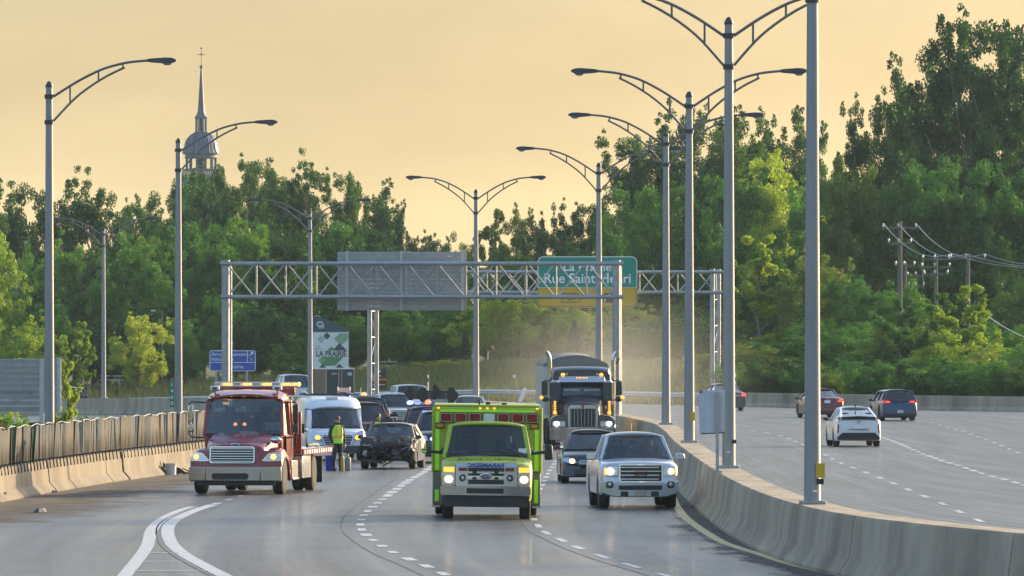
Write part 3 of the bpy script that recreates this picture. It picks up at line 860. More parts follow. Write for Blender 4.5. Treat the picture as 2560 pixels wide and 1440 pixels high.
# blue district sign
DB = 552.0
bs = empty('district_sign', (0, DB, 0)); tag(bs, 'blue Arrondissement historique La Prairie sign on two posts on the bank', 'sign')
x0, x1, z0, z1 = AX(524, DB), AX(639, DB), AZ(928, DB), AZ(876, DB)
MB().prism(rrect(x0, x1, z0, z1, 0.16), -0.02, 0.02).build('border', M_TEXTW, bs, smooth=0)
MB().prism(rrect(x0+.05, x1-.05, z0+.05, z1-.05, 0.12), -0.035, -0.021).build('panel', M_SBLU, bs, smooth=0)
zl = AZ(906, DB); xv = AX(619, DB)
MB().box(x0+.05, x1-.05, -0.045, -0.036, zl-.02, zl+.02).box(xv-.02, xv+.02, -0.0455, -0.0365, zl, z1-.05).build('divider', M_TEXTW, bs)
text('lettering', 'Arrondissement', M_TEXTW, bs, 0.36, (x0+.12, -0.045, AZ(886, DB)), align='LEFT', sx=1.05)
text('lettering', 'historique', M_TEXTW, bs, 0.36, (x0+.12, -0.045, AZ(898, DB)), align='LEFT', sx=1.05)
text('lettering', 'La Prairie', M_TEXTW, bs, 0.36, (AX(583, DB), -0.045, AZ(917, DB)), sx=1.05)
ax, az = AX(628, DB), AZ(885, DB)
MB().bar((ax-.13, -0.045, az-.13), (ax+.07, -0.045, az+.07), 0.06, 0.01, (0, 1, 0)).prism([(ax+.14, az+.14), (ax-.06, az+.14), (ax+.14, az-.06)], -0.05, -0.04).build('arrow', M_TEXTW, bs)
text('lettering', '1', M_TEXTW, bs, 0.32, (ax, -0.045, AZ(898, DB)))
for px in (541, 617):
    x = AX(px, DB); MB().box(x-.08, x+.08, 0.03, 0.15, h_ground(x, DB)-.1, z0+.6).build('post', M_GAL, bs)

# town welcome sign
DW = 566.0
ws = empty('welcome_sign', (0, DW, 0)); tag(ws, 'tall white town sign reading LA PRAIRIE with green diamonds, slanted dark top', 'sign')
fx = lambda px: AX(px, DW); fz = lambda py: AZ(py, DW)
MB().prism([(fx(781), fz(940)), (fx(871), fz(940)), (fx(871), fz(826)), (fx(871), fz(826)), (fx(795), fz(789)), (fx(786), fz(789)), (fx(781), fz(791))], 0, 0.35).build('slab', M_WHITE, ws, smooth=0)
MB().prism([(fx(782.5), fz(830)), (fx(870.5), fz(830)), (fx(870.5), fz(825)), (fx(812), fz(796)), (fx(795), fz(790)), (fx(782.5), fz(790))], -0.02, -0.005).build('top_panel', mat('slate_green', (0.040, 0.085, 0.115), 0.5), ws, smooth=0)
M_PG = [mat('pale_green_print', (0.26, 0.42, 0.27), 0.5), mat('mid_green_print', (0.10, 0.27, 0.13), 0.5), mat('slate_print', (0.045, 0.075, 0.09), 0.5), mat('blue_grey_print', (0.42, 0.50, 0.58), 0.5), mat('light_grey_print', (0.55, 0.58, 0.60), 0.5)]
def dia(cx, cy, w, m, y, clip=None):
    pts = [(fx(cx-w), fz(cy)), (fx(cx), fz(cy+w)), (fx(cx+w), fz(cy)), (fx(cx), fz(cy-w))]
    MB().prism(pts, y-0.006, y).build('diamond', M_PG[m], ws, smooth=0)
def poly(pts, m, y): MB().prism([(fx(a), fz(b)) for a, b in pts], y-0.006, y).build('diamond', M_PG[m], ws, smooth=0)
dia(803, 848, 10, 3, -0.01); dia(817, 840, 9, 2, -0.018)
poly([(835, 847), (851, 863), (862, 857), (870, 846), (870, 833), (849, 833)], 0, -0.01)
poly([(783, 874), (796, 862), (808, 875)], 4, -0.01)
poly([(817, 876), (829, 866), (840, 876)], 1, -0.01); poly([(832, 876), (848, 857), (867, 876)], 2, -0.018)
poly([(795, 900), (806, 892), (858, 892), (850, 902), (838, 914), (808, 914)], 1, -0.01)
poly([(795, 900), (803, 892), (811, 900), (803, 908)], 0, -0.014)
poly([(794, 922), (806, 911), (818, 922)], 2, -0.018); poly([(836, 922), (848, 909), (862, 922)], 2, -0.018)
text('lettering', 'LA PRAIRIE', mat('dark_slate_ink', (0.05, 0.06, 0.075), 0.5), ws, 0.56, (fx(828), -0.02, fz(885)), bold=0.014, sx=0.80)
em = MB()
cx, cz = fx(800), fz(812)
for k in range(9):
    a = R(10+20*k); em.bar((cx+.16*math.cos(a), -0.028, cz+.16*math.sin(a)), (cx+.26*math.cos(a), -0.028, cz+.26*math.sin(a)), 0.05, 0.01, (0, 1, 0))
for k in range(3): em.box(cx-.22+.06*k, cx+.30, -0.032, -0.024, cz-.06-.09*k, cz-.02-.09*k)
em.build('emblem', M_TEXTW, ws)
for px in (783, 869): MB().box(fx(px)-.1, fx(px)+.1, 0.06, 0.28, h_ground(fx(px), DW)-.2, fz(935)).build('foot', M_GAL, ws)

# grey sign back behind the left fence
DL = 236.0
ls = empty('direction_sign', (0, DL, 0)); tag(ls, 'grey ribbed sign back behind the fence at the left edge', 'sign')
ribbed_back('plank', ls, AX(-150, DL), AX(154, DL), AZ(1029, DL), AZ(896, DL), 0, 9, [AX(-90, DL), AX(147, DL)])
x = AX(105, DL); MB().box(x-.065, x+.065, -0.15, -0.052, -0.3, AZ(897, DL)).build('post', M_SIGNBACK, ls, smooth=0)
x = AX(-100, DL); MB().box(x-.065, x+.065, -0.20, -0.135, -0.3, AZ(897, DL)).build('post', M_SIGNBACK, ls, smooth=0)
text('serial_number', '015-S-0A5-14-07-10760', mat('serial_ink', (0.10, 0.12, 0.14), 0.6), ls, 0.15, (AX(44, DL), -0.056, AZ(983, DL)), sx=0.62, depth=0.001)
MB().box(AX(32, DL), AX(53, DL), -0.060, -0.052, AZ(1004, DL), AZ(992, DL)).build('sticker', mat('sticker_grey', (0.30, 0.31, 0.36), 0.6), ls)

# white board standing on the median, seen from behind
DM = 178.5
wb = empty('median_sign', (0, DM, 0)); tag(wb, 'plain white sign back on a thin post standing on the median barrier', 'sign')
wx, wz = lambda p: AX(p, DM), lambda p: AZ(p, DM)
MB().hexa([(wx(1749), 0, wz(1084)), (wx(1812), -.02, wz(1081)), (wx(1812), 0, wz(1081)), (wx(1749), .02, wz(1084)), (wx(1746), 0, wz(977)), (wx(1812), -.02, wz(974)), (wx(1812), 0, wz(974)), (wx(1746), .02, wz(977))]).build('panel', mat('faded_white_board', (0.50, 0.53, 0.57), 0.6, var=0.12, scale=3), wb, smooth=0)
MB().hexa([(wx(1752), -.03, wz(1086)), (wx(1812), -.05, wz(1083)), (wx(1812), .01, wz(1083)), (wx(1752), .03, wz(1086)), (wx(1752), -.03, wz(1083)), (wx(1812), -.05, wz(1080.6)), (wx(1812), .01, wz(1080.6)), (wx(1752), .03, wz(1083))]).build('bottom_edge', M_BLACK, wb, smooth=0)
MB().box(wx(1793)-.035, wx(1793)+.035, -0.09, -0.03, 1.05, wz(980)).build('post', M_STEEL, wb, smooth=0)
MB().box(wx(1793)-.11, wx(1793)+.11, -0.13, 0.02, 1.035, 1.08).build('foot', M_STEEL, wb, smooth=0)
MB().box(wx(1751), wx(1754), -0.03, 0.03, wz(983), wz(975)).build('clip', M_BLACK, wb, smooth=0)

# dark roadside board with an orange stripe
DK = 534.0
kb = empty('notice_board', (0, DK, 0)); tag(kb, 'dark notice board with an orange stripe beside the guard rail', 'sign')
kx, kz = lambda p: AX(p, DK), lambda p: AZ(p, DK)
MB().box(kx(927), kx(966), 0, 0.08, kz(974), kz(922)).build('panel', mat('charcoal_print', (0.035, 0.033, 0.038), 0.5), kb)
MB().box(kx(926), kx(966.5), -0.02, -0.004, kz(951), kz(946)).build('stripe', mat('orange_print', (0.75, 0.11, 0.02), 0.5), kb)
MB().prism([(kx(941), kz(928)), (kx(946), kz(934)), (kx(951.5), kz(928)), (kx(946), kz(922.8))], -0.02, -0.004).build('diamond', M_TEXTW, kb)
text('lettering', 'JOLIVAR', M_TEXTW, kb, 0.10, (kx(946), -0.012, kz(940)), bold=0.004)
text('lettering', 'SUR RENDEZ-VOUS', M_TEXTW, kb, 0.09, (kx(948), -0.012, kz(962)), bold=0.003)
x = kx(941); MB().box(x-.12, x+.12, 0.09, 0.3, h_ground(x, DK)-.2, kz(950)).build('post', mat('weathered_timber', (0.20, 0.15, 0.11), 0.8, var=0.2), kb)

# marker posts along the far edge
GP = 'slim white marker posts by the guard rail'
for px, t, b, d, lab in ((1070, 937, 978, 512, 'slim white marker post behind the arrow board'), (1838, 934, 984, 480, 'slim white marker post beside the far gantry tower')):
    x = AX(px, d); r = empty('marker_post', (x, d, h_ground(x, d)-.05)); tag(r, lab, 'marker post', GP)
    hh = AZ(t, d)-r.location.z
    MB().cyl((0, 0, 0), (0, 0, hh), 0.05, None, 8).build('shaft', M_WHITE, r)
    MB().cyl((0, 0, hh-.45), (0, 0, hh-.2), 0.054, None, 8).build('band', M_LAMP, r)
x, d = AX(1300, 500), 500; r = empty('leaning_post', (x, d, h_road(x, d)), (0, R(20), 0)); tag(r, 'leaning white rail end piece in front of the guard rail', 'post')
MB().box(-.12, .12, -.04, .04, 0, 0.95).build('plank', M_WHITE, r, bevel=0.03)
MB().box(-.2, .2, -.1, .1, 0, 0.06).build('foot', M_STEEL, r)
x, d = AX(1286, 540), 540; r = empty('small_sign', (x, d, h_ground(x, d))); tag(r, 'tiny red-edged sign on a thin post on the hazy bank', 'sign')
hh = AZ(940, d)-h_ground(x, d)
MB().cyl((0, 0, 0), (0, 0, hh+.2), 0.03, None, 6).build('post', M_STEEL, r)
MB().box(-.2, .2, -.06, -.035, hh-.35, hh+.2).build('panel', mat('faded_red_paint', (0.35, 0.08, 0.07), 0.6), r)
MB().box(-.1, .1, -.075, -.062, hh-.15, hh+.08).build('mark', M_TEXTW, r)

# picnic tables on the bank
M_WOODP = mat('pale_table', (0.55, 0.55, 0.53), 0.6, var=0.12)  # pale table colour with slight random variation
GT = 'picnic tables on the bank'
for px, py, d, lab in ((965, 912, 586, 'picnic table on the bank right of the welcome sign'), (1292, 901, 600, 'picnic table on the hazy bank left of the dump truck'), (358, 933, 590, 'picnic table under the pale young tree'), (279, 939, 592, 'picnic table at the left end of the bank')):
    x = AX(px, d); zg = h_ground(x, d); zt_ = max(AZ(py, d), zg+0.75)
    r = empty('picnic_table', (x, d, zg)); tag(r, lab, 'table', GT); H = zt_-zg
    for k, (a, b) in enumerate(((-.85, -.06), (.06, .85))):
        for yy in (-.3, -.1, .1, .3): MB().box(a, b, yy-.09, yy+.09, H-.045, H).build('plank', M_WOODP, r, smooth=0)
    for yy in (-.75, .75): MB().box(-.85, .85, yy-.12, yy+.12, H-.34, H-.30).build('bench', M_WOODP, r, smooth=0)
    for xx in (-.6, .6):
        MB().bar((xx, -.8, 0), (xx, .15, H-.04), 0.06).bar((xx, .8, 0), (xx, -.15, H-.04), 0.06).build('leg', M_STEEL, r)

# ------------------------------------------------------------------ power line at the right
M_PWOOD = mat('grey_utility_wood', (0.16, 0.14, 0.12), 0.85, var=0.25, scale=4, stretch=(3, 3, 0.4))
M_INS = mat('white_porcelain', (0.65, 0.67, 0.68), 0.25)
M_WIRE = mat('aluminium_wire', (0.55, 0.57, 0.58), 0.35, 0.7)
GPW = 'utility poles among the trees at right'
POLES = [(2250, 553, 520, 0.95, ((570, 88), (608, 60)), 'tallest utility pole with two cross arms among the trees at right'),
         (2263, 655, 548, 0.7, ((664, 50),), 'short utility pole right behind the tallest one'),
         (2291, 684, 566, 0.7, ((690, 46), (716, 40)), 'utility pole left of the cluster, low among leaves'),
         (2340, 640, 536, 0.8, ((648, 70), (668, 74), (686, 64)), 'utility pole with three cross arms in the middle of the cluster'),
         (2420, 634, 512, 0.8, ((646, 92),), 'rightmost utility pole carrying the long wires out of the picture'),
         (2316, 706, 580, 0.6, ((712, 44),), 'lowest far utility pole in the cluster')]
tips = {}
for q, (px, py, d, th, arms, lab) in enumerate(POLES):
    x = AX(px, d); zg = h_ground(x, d); r = empty('utility_pole', (x, d, zg)); tag(r, lab, 'utility pole', GPW)
    H = AZ(py, d)-zg
    MB().cyl((0, 0, -0.1), (0, 0, H), 0.17*th+.03, 0.12*th+.02, 10).build('pole', M_PWOOD, r, smooth=60)
    for j, (ay, aw) in enumerate(arms):
        za = AZ(ay, d)-zg; w = aw*d/F/2
        MB().box(-w, w, -.2, -.1, za-.06, za+.06).build('cross_arm', M_PWOOD, r, smooth=0)
        for f in (-0.95, -0.1, 0.9):
            MB().lathe([(0.03, 0), (0.03, .06), (0.075, .08), (0.05, .13), (0.075, .15), (0.04, .24), (0.001, .25)], (w*f, -.15, za+.06), 8).build('insulator', M_INS, r)
            tips[(q, j, f)] = Vector((x+w*f, d-.15, zg+za+.3))
def wire(name, label, a, b, sag, n=14, r=0.015, parent=None):
    pts = [a+(b-a)*(k/n)-Vector((0, 0, sag*4*(k/n)*(1-k/n))) for k in range(n+1)]
    o = MB().tube(pts, r, 5).build(name, M_WIRE, parent)
    if label: tag(o, label, 'wire', 'power line wires')
    return o
for f, lab in ((-0.95, 'left wire sagging from the tallest utility pole'), (-0.1, 'middle wire sagging from the tallest utility pole'), (0.9, 'right wire sagging from the tallest utility pole')):
    wire('power_line', lab, tips[(0, 0, f)], tips[(4, 0, f)], 0.9, r=0.018)
for f, y2, lab in ((-0.95, 655, 'lowest wire leaving the picture at right'), (-0.1, 650, 'middle wire leaving the picture at right'), (0.9, 644, 'top wire leaving the picture at right')):
    wire('power_line', lab, tips[(4, 0, f)], Vector((AX(2700, 500), 500, AZ(y2+6, 500))), 0.5)
wire('power_line', 'bright service wire low at the right edge below the trees', Vector((AX(2472, 470), 470, AZ(792, 470))), Vector((AX(2640, 440), 440, AZ(862, 440))), 0.3, r=0.022)
wire('power_line', 'short wire between the two middle utility poles', tips[(2, 0, 0.9)], tips[(3, 0, -0.95)], 0.35)
wire('power_line', 'short slack wire between the low utility poles', tips[(2, 1, 0.9)], tips[(3, 1, -0.95)], 0.4)
wire('power_line', 'short wire joining the three-armed pole to the right one', tips[(3, 0, 0.9)], tips[(4, 0, -0.95)], 0.3)

# ------------------------------------------------------------------ church
DC = 1180.0
cx0 = AX(503, DC); ch = empty('church_tower', (cx0, DC, 0)); tag(ch, 'grey domed church steeple with open belfry rising over the trees', 'church')
cz = lambda py: AZ(py, DC); cw = lambda px: px*DC/F
M_LEAD = mat('silver_tin_roof', (0.075, 0.095, 0.135), 0.5, 0.2, 0.2, 0.6)
M_STONE = mat('grey_painted_stone', (0.13, 0.15, 0.18), 0.7, var=0.12, scale=1.0)
MB().box(-cw(52), cw(52), -cw(52), cw(52), 0, cz(446)).build('tower', M_STONE, ch, smooth=0)
MB().box(-cw(56), cw(56), -cw(56), cw(56), cz(446), cz(439)).build('cornice', M_STONE, ch, smooth=0)
for i in range(22):
    for sy in (-1, 1):
        x = -cw(53)+cw(106)*i/21
        MB().box(x-.09, x+.09, sy*cw(53)-.09, sy*cw(53)+.09, cz(439), cz(427)).build('baluster', M_STONE, ch, smooth=0)
for sy in (-1, 1): MB().box(-cw(55), cw(55), sy*cw(53)-.16, sy*cw(53)+.16, cz(427), cz(424)).build('handrail', M_STONE, ch, smooth=0)
MB().lathe([(cw(44), 0), (cw(44), cw(6))], (0, 0, cz(428)), 24).build('belfry_floor', M_STONE, ch)
for i in range(12):
    a = 2*math.pi*(i+0.5)/12; x, y = cw(37)*math.cos(a), cw(37)*math.sin(a)
    MB().box(-.16, .16, -.16, .16, cz(425)-cz(425), cz(391)-cz(425)).build('pillar', M_STONE, ch, smooth=0, loc=(x, y, cz(425)))
    # little arch between the pillars
    a2 = 2*math.pi*(i+1)/12; w = cw(37)*math.sin(math.pi/12)-.1
    arch = [(w*math.cos(R(t)), w*math.sin(R(t))) for t in range(180, -1, -30)]
    pts = [(-w-.12, 0)] + arch + [(w+.12, 0), (w+.12, w+.45), (-w-.12, w+.45)]
    o = MB().prism(pts, -.14, .14).build('arch', M_STONE, ch, smooth=0, loc=(cw(36)*math.cos(a2), cw(36)*math.sin(a2), cz(400)))
    o.rotation_euler = (0, 0, a2+math.pi/2)
MB().lathe([(cw(40), 0), (cw(42), cw(2)), (cw(40), cw(6)), (cw(40), cw(9)), (cw(46), cw(11)), (cw(46), cw(13))], (0, 0, cz(396)), 24).build('entablature', M_STONE, ch)
dome = [(46, 384), (45, 380), (42, 374), (41, 366), (39, 357), (35, 348), (28, 340), (21, 335), (15, 332)]
MB().lathe([(cw(a), cz(b)) for a, b in dome], (0, 0, 0), 24).build('dome', M_LEAD, ch)
for i in range(12):
    a = 2*math.pi*i/12
    MB().tube([(cw(r+.6)*math.cos(a), cw(r+.6)*math.sin(a), cz(z)) for r, z in dome], 0.07, 5).build('dome_rib', M_LEAD, ch)
MB().ball((0, 0, cz(419)), 0.55, 0.55, 0.7).build('bell', M_LAMP, ch)
MB().cyl((0, 0, cz(425)), (0, 0, cz(384)), 0.35, None, 8).build('bell_frame', M_STONE, ch)
for i in range(8):
    a = 2*math.pi*(i+.5)/8
    MB().cyl((cw(13)*math.cos(a), cw(13)*math.sin(a), cz(333)), (cw(13)*math.cos(a), cw(13)*math.sin(a), cz(296)), 0.16, None, 8).build('lantern_pillar', M_STONE, ch)
MB().lathe([(cw(8), 0), (cw(8), cz(296)-cz(333))], (0, 0, cz(333)), 8).build('lantern_core', M_LAMP, ch)
MB().lathe([(cw(15), cz(333)), (cw(18), cz(331)), (cw(15), cz(329))], (0, 0, 0), 16).lathe([(cw(14), cz(298)), (cw(17), cz(293)), (cw(16), cz(291))], (0, 0, 0), 16).build('lantern_ring', M_STONE, ch)
MB().lathe([(cw(16), cz(292)), (cw(12), cz(287)), (cw(9), cz(278)), (cw(7.5), cz(262)), (cw(5.2), cz(225)), (cw(2.2), cz(174)), (cw(1.6), cz(170))], (0, 0, 0), 12).build('spire', M_LEAD, ch)
MB().ball((0, 0, cz(167)), cw(4.4)).build('finial', M_LEAD, ch)
MB().bar((0, 0, cz(163)), (0, 0, cz(124)), 0.10).bar((-cw(11), 0, cz(136)), (cw(11), 0, cz(136)), 0.10).bar((-cw(3), 0, cz(139)), (cw(3), 0, cz(133)), .06).bar((cw(3), 0, cz(139)), (-cw(3), 0, cz(133)), .06).build('cross', mat('gilded_iron', (0.45, 0.36, 0.2), 0.4, 0.6), ch)
MB().prism([(-cw(3.5), cz(118)), (-cw(1), cz(123)), (cw(1.6), cz(123)), (cw(3), cz(116)), (cw(1.4), cz(119)), (-cw(1.5), cz(119.5))], -.05, .05).build('weathercock', M_LAMP, ch)
# ================================================================== vehicles
def subdiv(pts, m=0.12):
    out = []
    for i, a in enumerate(pts):
        b = pts[(i+1) % len(pts)]
        n = max(1, int(math.hypot(b[0]-a[0], b[1]-a[1])/m))
        for k in range(n): out.append((a[0]+(b[0]-a[0])*k/n, a[1]+(b[1]-a[1])*k/n))
    return out
def strips(mb_, pts, y0, y1, step=0.09):
    """panel with the outline pts (x, z), cut into upright strips so that it can follow a curved nose"""
    xs0 = sorted(set(round(p[0], 5) for p in pts)); xs = []
    for a, b in zip(xs0[:-1], xs0[1:]):
        n = max(1, int((b-a)/step)); xs += [a+(b-a)*k/n for k in range(n)]
    xs.append(xs0[-1])
    def span(x):
        zz = []
        for (ax_, az0), (bx_, bz0) in zip(pts, pts[1:]+pts[:1]):
            lo, hi = min(ax_, bx_), max(ax_, bx_)
            if lo-1e-4 <= x <= hi+1e-4:
                if hi-lo < 3e-4: zz += [az0, bz0]
                else: zz.append(az0+(bz0-az0)*(x-ax_)/(bx_-ax_))
        return min(zz), max(zz)
    rings = []
    for x in xs:
        lo, hi = span(x)
        if hi-lo < 1e-4: hi = lo+1e-4
        rings.append([(x, y0, lo), (x, y0, hi), (x, y1, hi), (x, y1, lo)])
    return mb_.loft(rings, True)
def mir(pts): return [(-x, z) for x, z in reversed(pts)]
_wheels = {}
def wheel_proto(r, w, rimmat, spokes):
    key = (r, w, rimmat.name, spokes)
    if key in _wheels: return _wheels[key]
    t = MB().lathe([(r*0.66, -w/2), (r*0.90, -w/2), (r*0.985, -w*0.40), (r, -w*0.25), (r, w*0.25), (r*0.985, w*0.40), (r*0.90, w/2), (r*0.66, w/2)], (0, 0, 0), 24, 'x').build('tyre', M_RUBBER, smooth=40)
    rm = MB().lathe([(r*0.68, -w*0.46), (r*0.66, -w*0.3), (r*0.62, w*0.2), (r*0.62, w*0.42), (r*0.68, w*0.47), (r*0.70, w*0.44)], (0, 0, 0), 20, 'x')
    for k in range(spokes):
        a = 2*math.pi*k/spokes
        rm.bar((w*0.36, 0, 0), (w*0.36, r*0.66*math.cos(a), r*0.66*math.sin(a)), r*0.16, r*0.08, (1, 0, 0))
    rm.cyl((w*0.25, 0, 0), (w*0.45, 0, 0), r*0.18, r*0.14, 10)
    rm = rm.build('rim', rimmat, smooth=40)
    md = (t.data, rm.data)
    bpy.data.objects.remove(t); bpy.data.objects.remove(rm)
    _wheels[key] = md
    return md
def wheel(root, x, y, r, w=0.22, rimmat=None, spokes=5, z=None):
    t, rm = wheel_proto(r, w, rimmat or M_RIM, spokes)
    e_ = empty('wheel', (x, y, r if z is None else z), (0, 0, 0 if x > 0 else math.pi), root)
    for nm, me in (('tyre', t), ('rim', rm)):
        o = bpy.data.objects.new(nm, me); COL.objects.link(o); o.parent = e_

class Veh:
    def __init__(s, name, label, cat, px, d, yaw, W, L, group=None, away=False, bow=0.12, lean=0.15, zl=0.5, rbow=0.10, rlean=0.1, roll=0, dz=0.0):
        s.W, s.L, s.bow, s.lean, s.zl, s.rbow, s.rlean = W, L, bow, lean, zl, rbow, rlean
        x = AX(px, d); a = R(180+yaw) if away else R(yaw)
        X, Y = x, d
        if away:                                     # the given point is the middle of the tail
            X += L*math.sin(a); Y -= L*math.cos(a)
        s.root = empty(name, (X, Y, h_road(x, d)+0.004+dz), (0, R(roll), a))
        tag(s.root, label, cat, group)
    def D(s, p):
        x, y, z = p
        tf = max(0.0, 1-max(0, y)/0.9)**2; tr = max(0.0, 1-max(0, s.L-y)/0.9)**2
        k = min(1.3, (x/(s.W/2))**2)
        y2 = y + (s.bow*k + s.lean*max(0, z-s.zl))*tf - (s.rbow*k + s.rlean*max(0, z-s.zl))*tr
        return (x, y2, z)
    def mb(s): return MB(s.D)
    def panel(s, name, pts, y, th, m, parent=None, bevel=0.0):
        return strips(s.mb(), pts, y-th, y+0.03).build(name, m, parent or s.root, smooth=30, bevel=bevel)
    def rpanel(s, name, pts, th, m, parent=None, off=0.0):
        return strips(s.mb(), pts, s.L+off+th, s.L-0.03).build(name, m, parent or s.root, smooth=30)
    def pair(s, name, pts, y, th, m, rear=False):
        r = []
        for q in (pts, mir(pts)):
            r.append(s.rpanel(name, q, th, m) if rear else s.panel(name, q, y, th, m))
        return r
    def body(s, zt, paint, zb=0.22, wheels=(), wf=None, inset=0.30, crown=0.03, name='body', y0=0.0, y1=None, sh=0.10, zb_pts=None):
        y1 = s.L if y1 is None else y1
        wf = wf or [(0, 0.88), (0.12, 0.94), (0.45, 0.99), (0.9, 1.0), (s.L-0.7, 1.0), (s.L-0.15, 0.95), (s.L, 0.90)]
        ys = set(np.linspace(y0, y1, 26)) | {y0+0.03, y0+0.08, y0+0.15, y1-0.03, y1-0.08, y1-0.15}
        for yc, r in wheels: ys |= {yc+r*k for k in (-1.08, -1.0, -0.9, -0.7, -0.4, 0, 0.4, 0.7, 0.9, 1.0, 1.08)}
        rings = []
        for y in sorted(v for v in ys if y0 <= v <= y1):
            w = s.W/2*pl(wf, y); t = pl(zt, y); b = pl(zb_pts, y) if zb_pts else zb; za = b
            for yc, r in wheels:
                dd = abs(y-yc)
                if dd < r: za = max(za, min(t-0.14, math.sqrt(max(0, r*r-dd*dd))+r*0.93))
            zs = t-sh; wi = max(0.1, w-inset)
            if zs < za+0.10: za = max(b, zs-0.10)
            h = [(0, b), (wi, b), (wi, za), (w*0.97, za), (w*0.995, za+0.05), (w, (za+zs)/2), (w*0.985, zs), (w*0.94, zs+sh*0.6), (w*0.80, t), (w*0.42, t+crown), (0, t+crown*1.2)]
            rings.append([(x, y, z) for x, z in h] + [(-x, y, z) for x, z in h[-2:0:-1]])
        return s.mb().loft(rings, True).build(name, paint, s.root, smooth=38)
    def greenhouse(s, yb0, yt0, yt1, yb1, zb, zt, wb, wt, paint, glass=None, rglass=None, zb1=None, wb1=None, wt1=None, zt1=None, bp=(), curve=0.16, rcurve=0.08, pil=0.085, solid_rear=False, seats=True, crown=0.04, side=True, roofmat=None, blackpil=None, name_ws='windscreen'):
        glass = glass or M_GLASS; rglass = rglass or glass
        zb1 = zb if zb1 is None else zb1; wb1 = wb1 or wb; wt1 = wt1 or wt; zt1 = zt1 or zt
        r = s.root; pm = blackpil or paint
        def cv(f): return 1-(2*f-1)**2
        rows = []
        for j in range(4):
            v = j/3; w = (wb+(wt-wb)*v)-0.03; y = yb0+(yt0-yb0)*v; z = zb+(zt-0.045-zb)*v
            rows.append([(-w+2*w*i/8, y-curve*cv(i/8), z) for i in range(9)])
        MB().grid(rows).build(name_ws, glass, r, smooth=60)
        rr = []
        for j in range(7):
            v = j/6; y = yt0+(yt1-yt0)*v; w = wt+(wt1-wt)*v; z = zt+(zt1-zt)*v
            rr.append([(-w+2*w*i/10, y-curve*cv(i/10)*max(0, 1-v*3)+rcurve*cv(i/10)*max(0, v*3-2), z-0.05*abs(2*i/10-1)**4+crown*cv(i/10)*math.sin(math.pi*(0.15+0.7*v))) for i in range(11)])
        MB().grid(rr).build('roof', roofmat or paint, r, smooth=60, solid=0.05)
        def pillar(nm, *bars):
            m_ = MB()
            for q in bars: m_.bar(*q)
            m_.build(nm, pm, r, smooth=30, bevel=0.012)
        for sx in (-1, 1):
            pillar('front_pillar', ((sx*wb, yb0+0.02, zb-0.06), (sx*wt*0.985, yt0+0.02, zt-0.05), pil, pil*1.1, (0, 1, 0)))
            pillar('rear_pillar', ((sx*wb1, yb1-0.02, zb1-0.06), (sx*wt1*0.985, yt1-0.02, zt1-0.05), pil*1.5, pil, (1, 0, 0)))
            pillar('roof_rail', ((sx*wt*0.985, yt0, zt-0.05), (sx*wt1*0.985, yt1, zt1-0.05), 0.06, 0.06))
            for b in bp:
                f = (b-yb0)/(yb1-yb0); wbb = wb+(wb1-wb)*f; wtt = wt+(wt1-wt)*f
                pillar('door_pillar', ((sx*wbb, b, zb-0.05), (sx*wtt*0.985, b+0.03, zt+(zt1-zt)*f-0.05), 0.09, 0.07, (0, 1, 0)))
        if side:
            for sx in (-1, 1):
                MB().add([(sx*(wb-.01), yb0+.06, zb), (sx*(wb1-.01), yb1-.06, zb1), (sx*(wt1-.03), yt1-.06, zt1-.07), (sx*(wt-.03), yt0+.06, zt-.07)], [(0, 1, 2, 3)]).build('side_window', glass, r, smooth=0)
        if solid_rear:
            MB().hexa([(-wb1, yb1-.04, zb1-.1), (wb1, yb1-.04, zb1-.1), (wb1, yb1, zb1-.1), (-wb1, yb1, zb1-.1), (-wt1, yt1-.04, zt1-.03), (wt1, yt1-.04, zt1-.03), (wt1, yt1, zt1-.03), (-wt1, yt1, zt1-.03)]).build('rear_wall', paint, r, smooth=0)
        else:
            rows = []
            for j in range(4):
                v = j/3; w = (wb1+(wt1-wb1)*v)-.04; y = yb1+(yt1-yb1)*v; z = zb1+(zt1-.04-zb1)*v
                rows.append([(-w+2*w*i/8, y+rcurve*cv(i/8), z) for i in range(9)])
            MB().grid(rows).build('rear_window', rglass, r, smooth=60)
        MB().box(-wb*.95, wb*.95, yb0-curve*.6+.1, yb1-.05, zb-.06, zb+.004).build('cabin_floor', M_DARK, r, smooth=0)
        MB().box(-wb*.9, wb*.9, yb0+.12, yb0+.5, zb, zb+.06).build('dashboard', M_DARK, r, bevel=0.03)
        if seats:
            hs = zt-zb
            for sx in (-1, 1):
                y = yb0+(1.15 if yb1-yb0 > 2 else .85)
                MB().box(sx*wb*.46-.24, sx*wb*.46+.24, y, y+.16, zb-.1, zb+hs*.52).box(sx*wb*.46-.13, sx*wb*.46+.13, y+.03, y+.13, zb+hs*.54, zb+hs*.78).build('seat', M_SEAT, r, bevel=0.05)
            y = yb0+.62; MB().tube([(wb*.46+.18*math.cos(t), y+.10*math.sin(t), zb+.02+.16*math.sin(t)) for t in np.linspace(0, 2*math.pi, 13)], .015, 5).build('steering_wheel', M_BLACK, r)
            if yb1-yb0 > 2.2:
                y = yb1-.75; b = MB().box(-wb*.85, wb*.85, y, y+.15, zb-.1, zb+hs*.38)
                for q in (-.55, .55): b.box(wb*q-.12, wb*q+.12, y+.02, y+.12, zb+hs*.38, zb+hs*.62)
                b.build('rear_seat', M_SEAT, r, bevel=0.04)
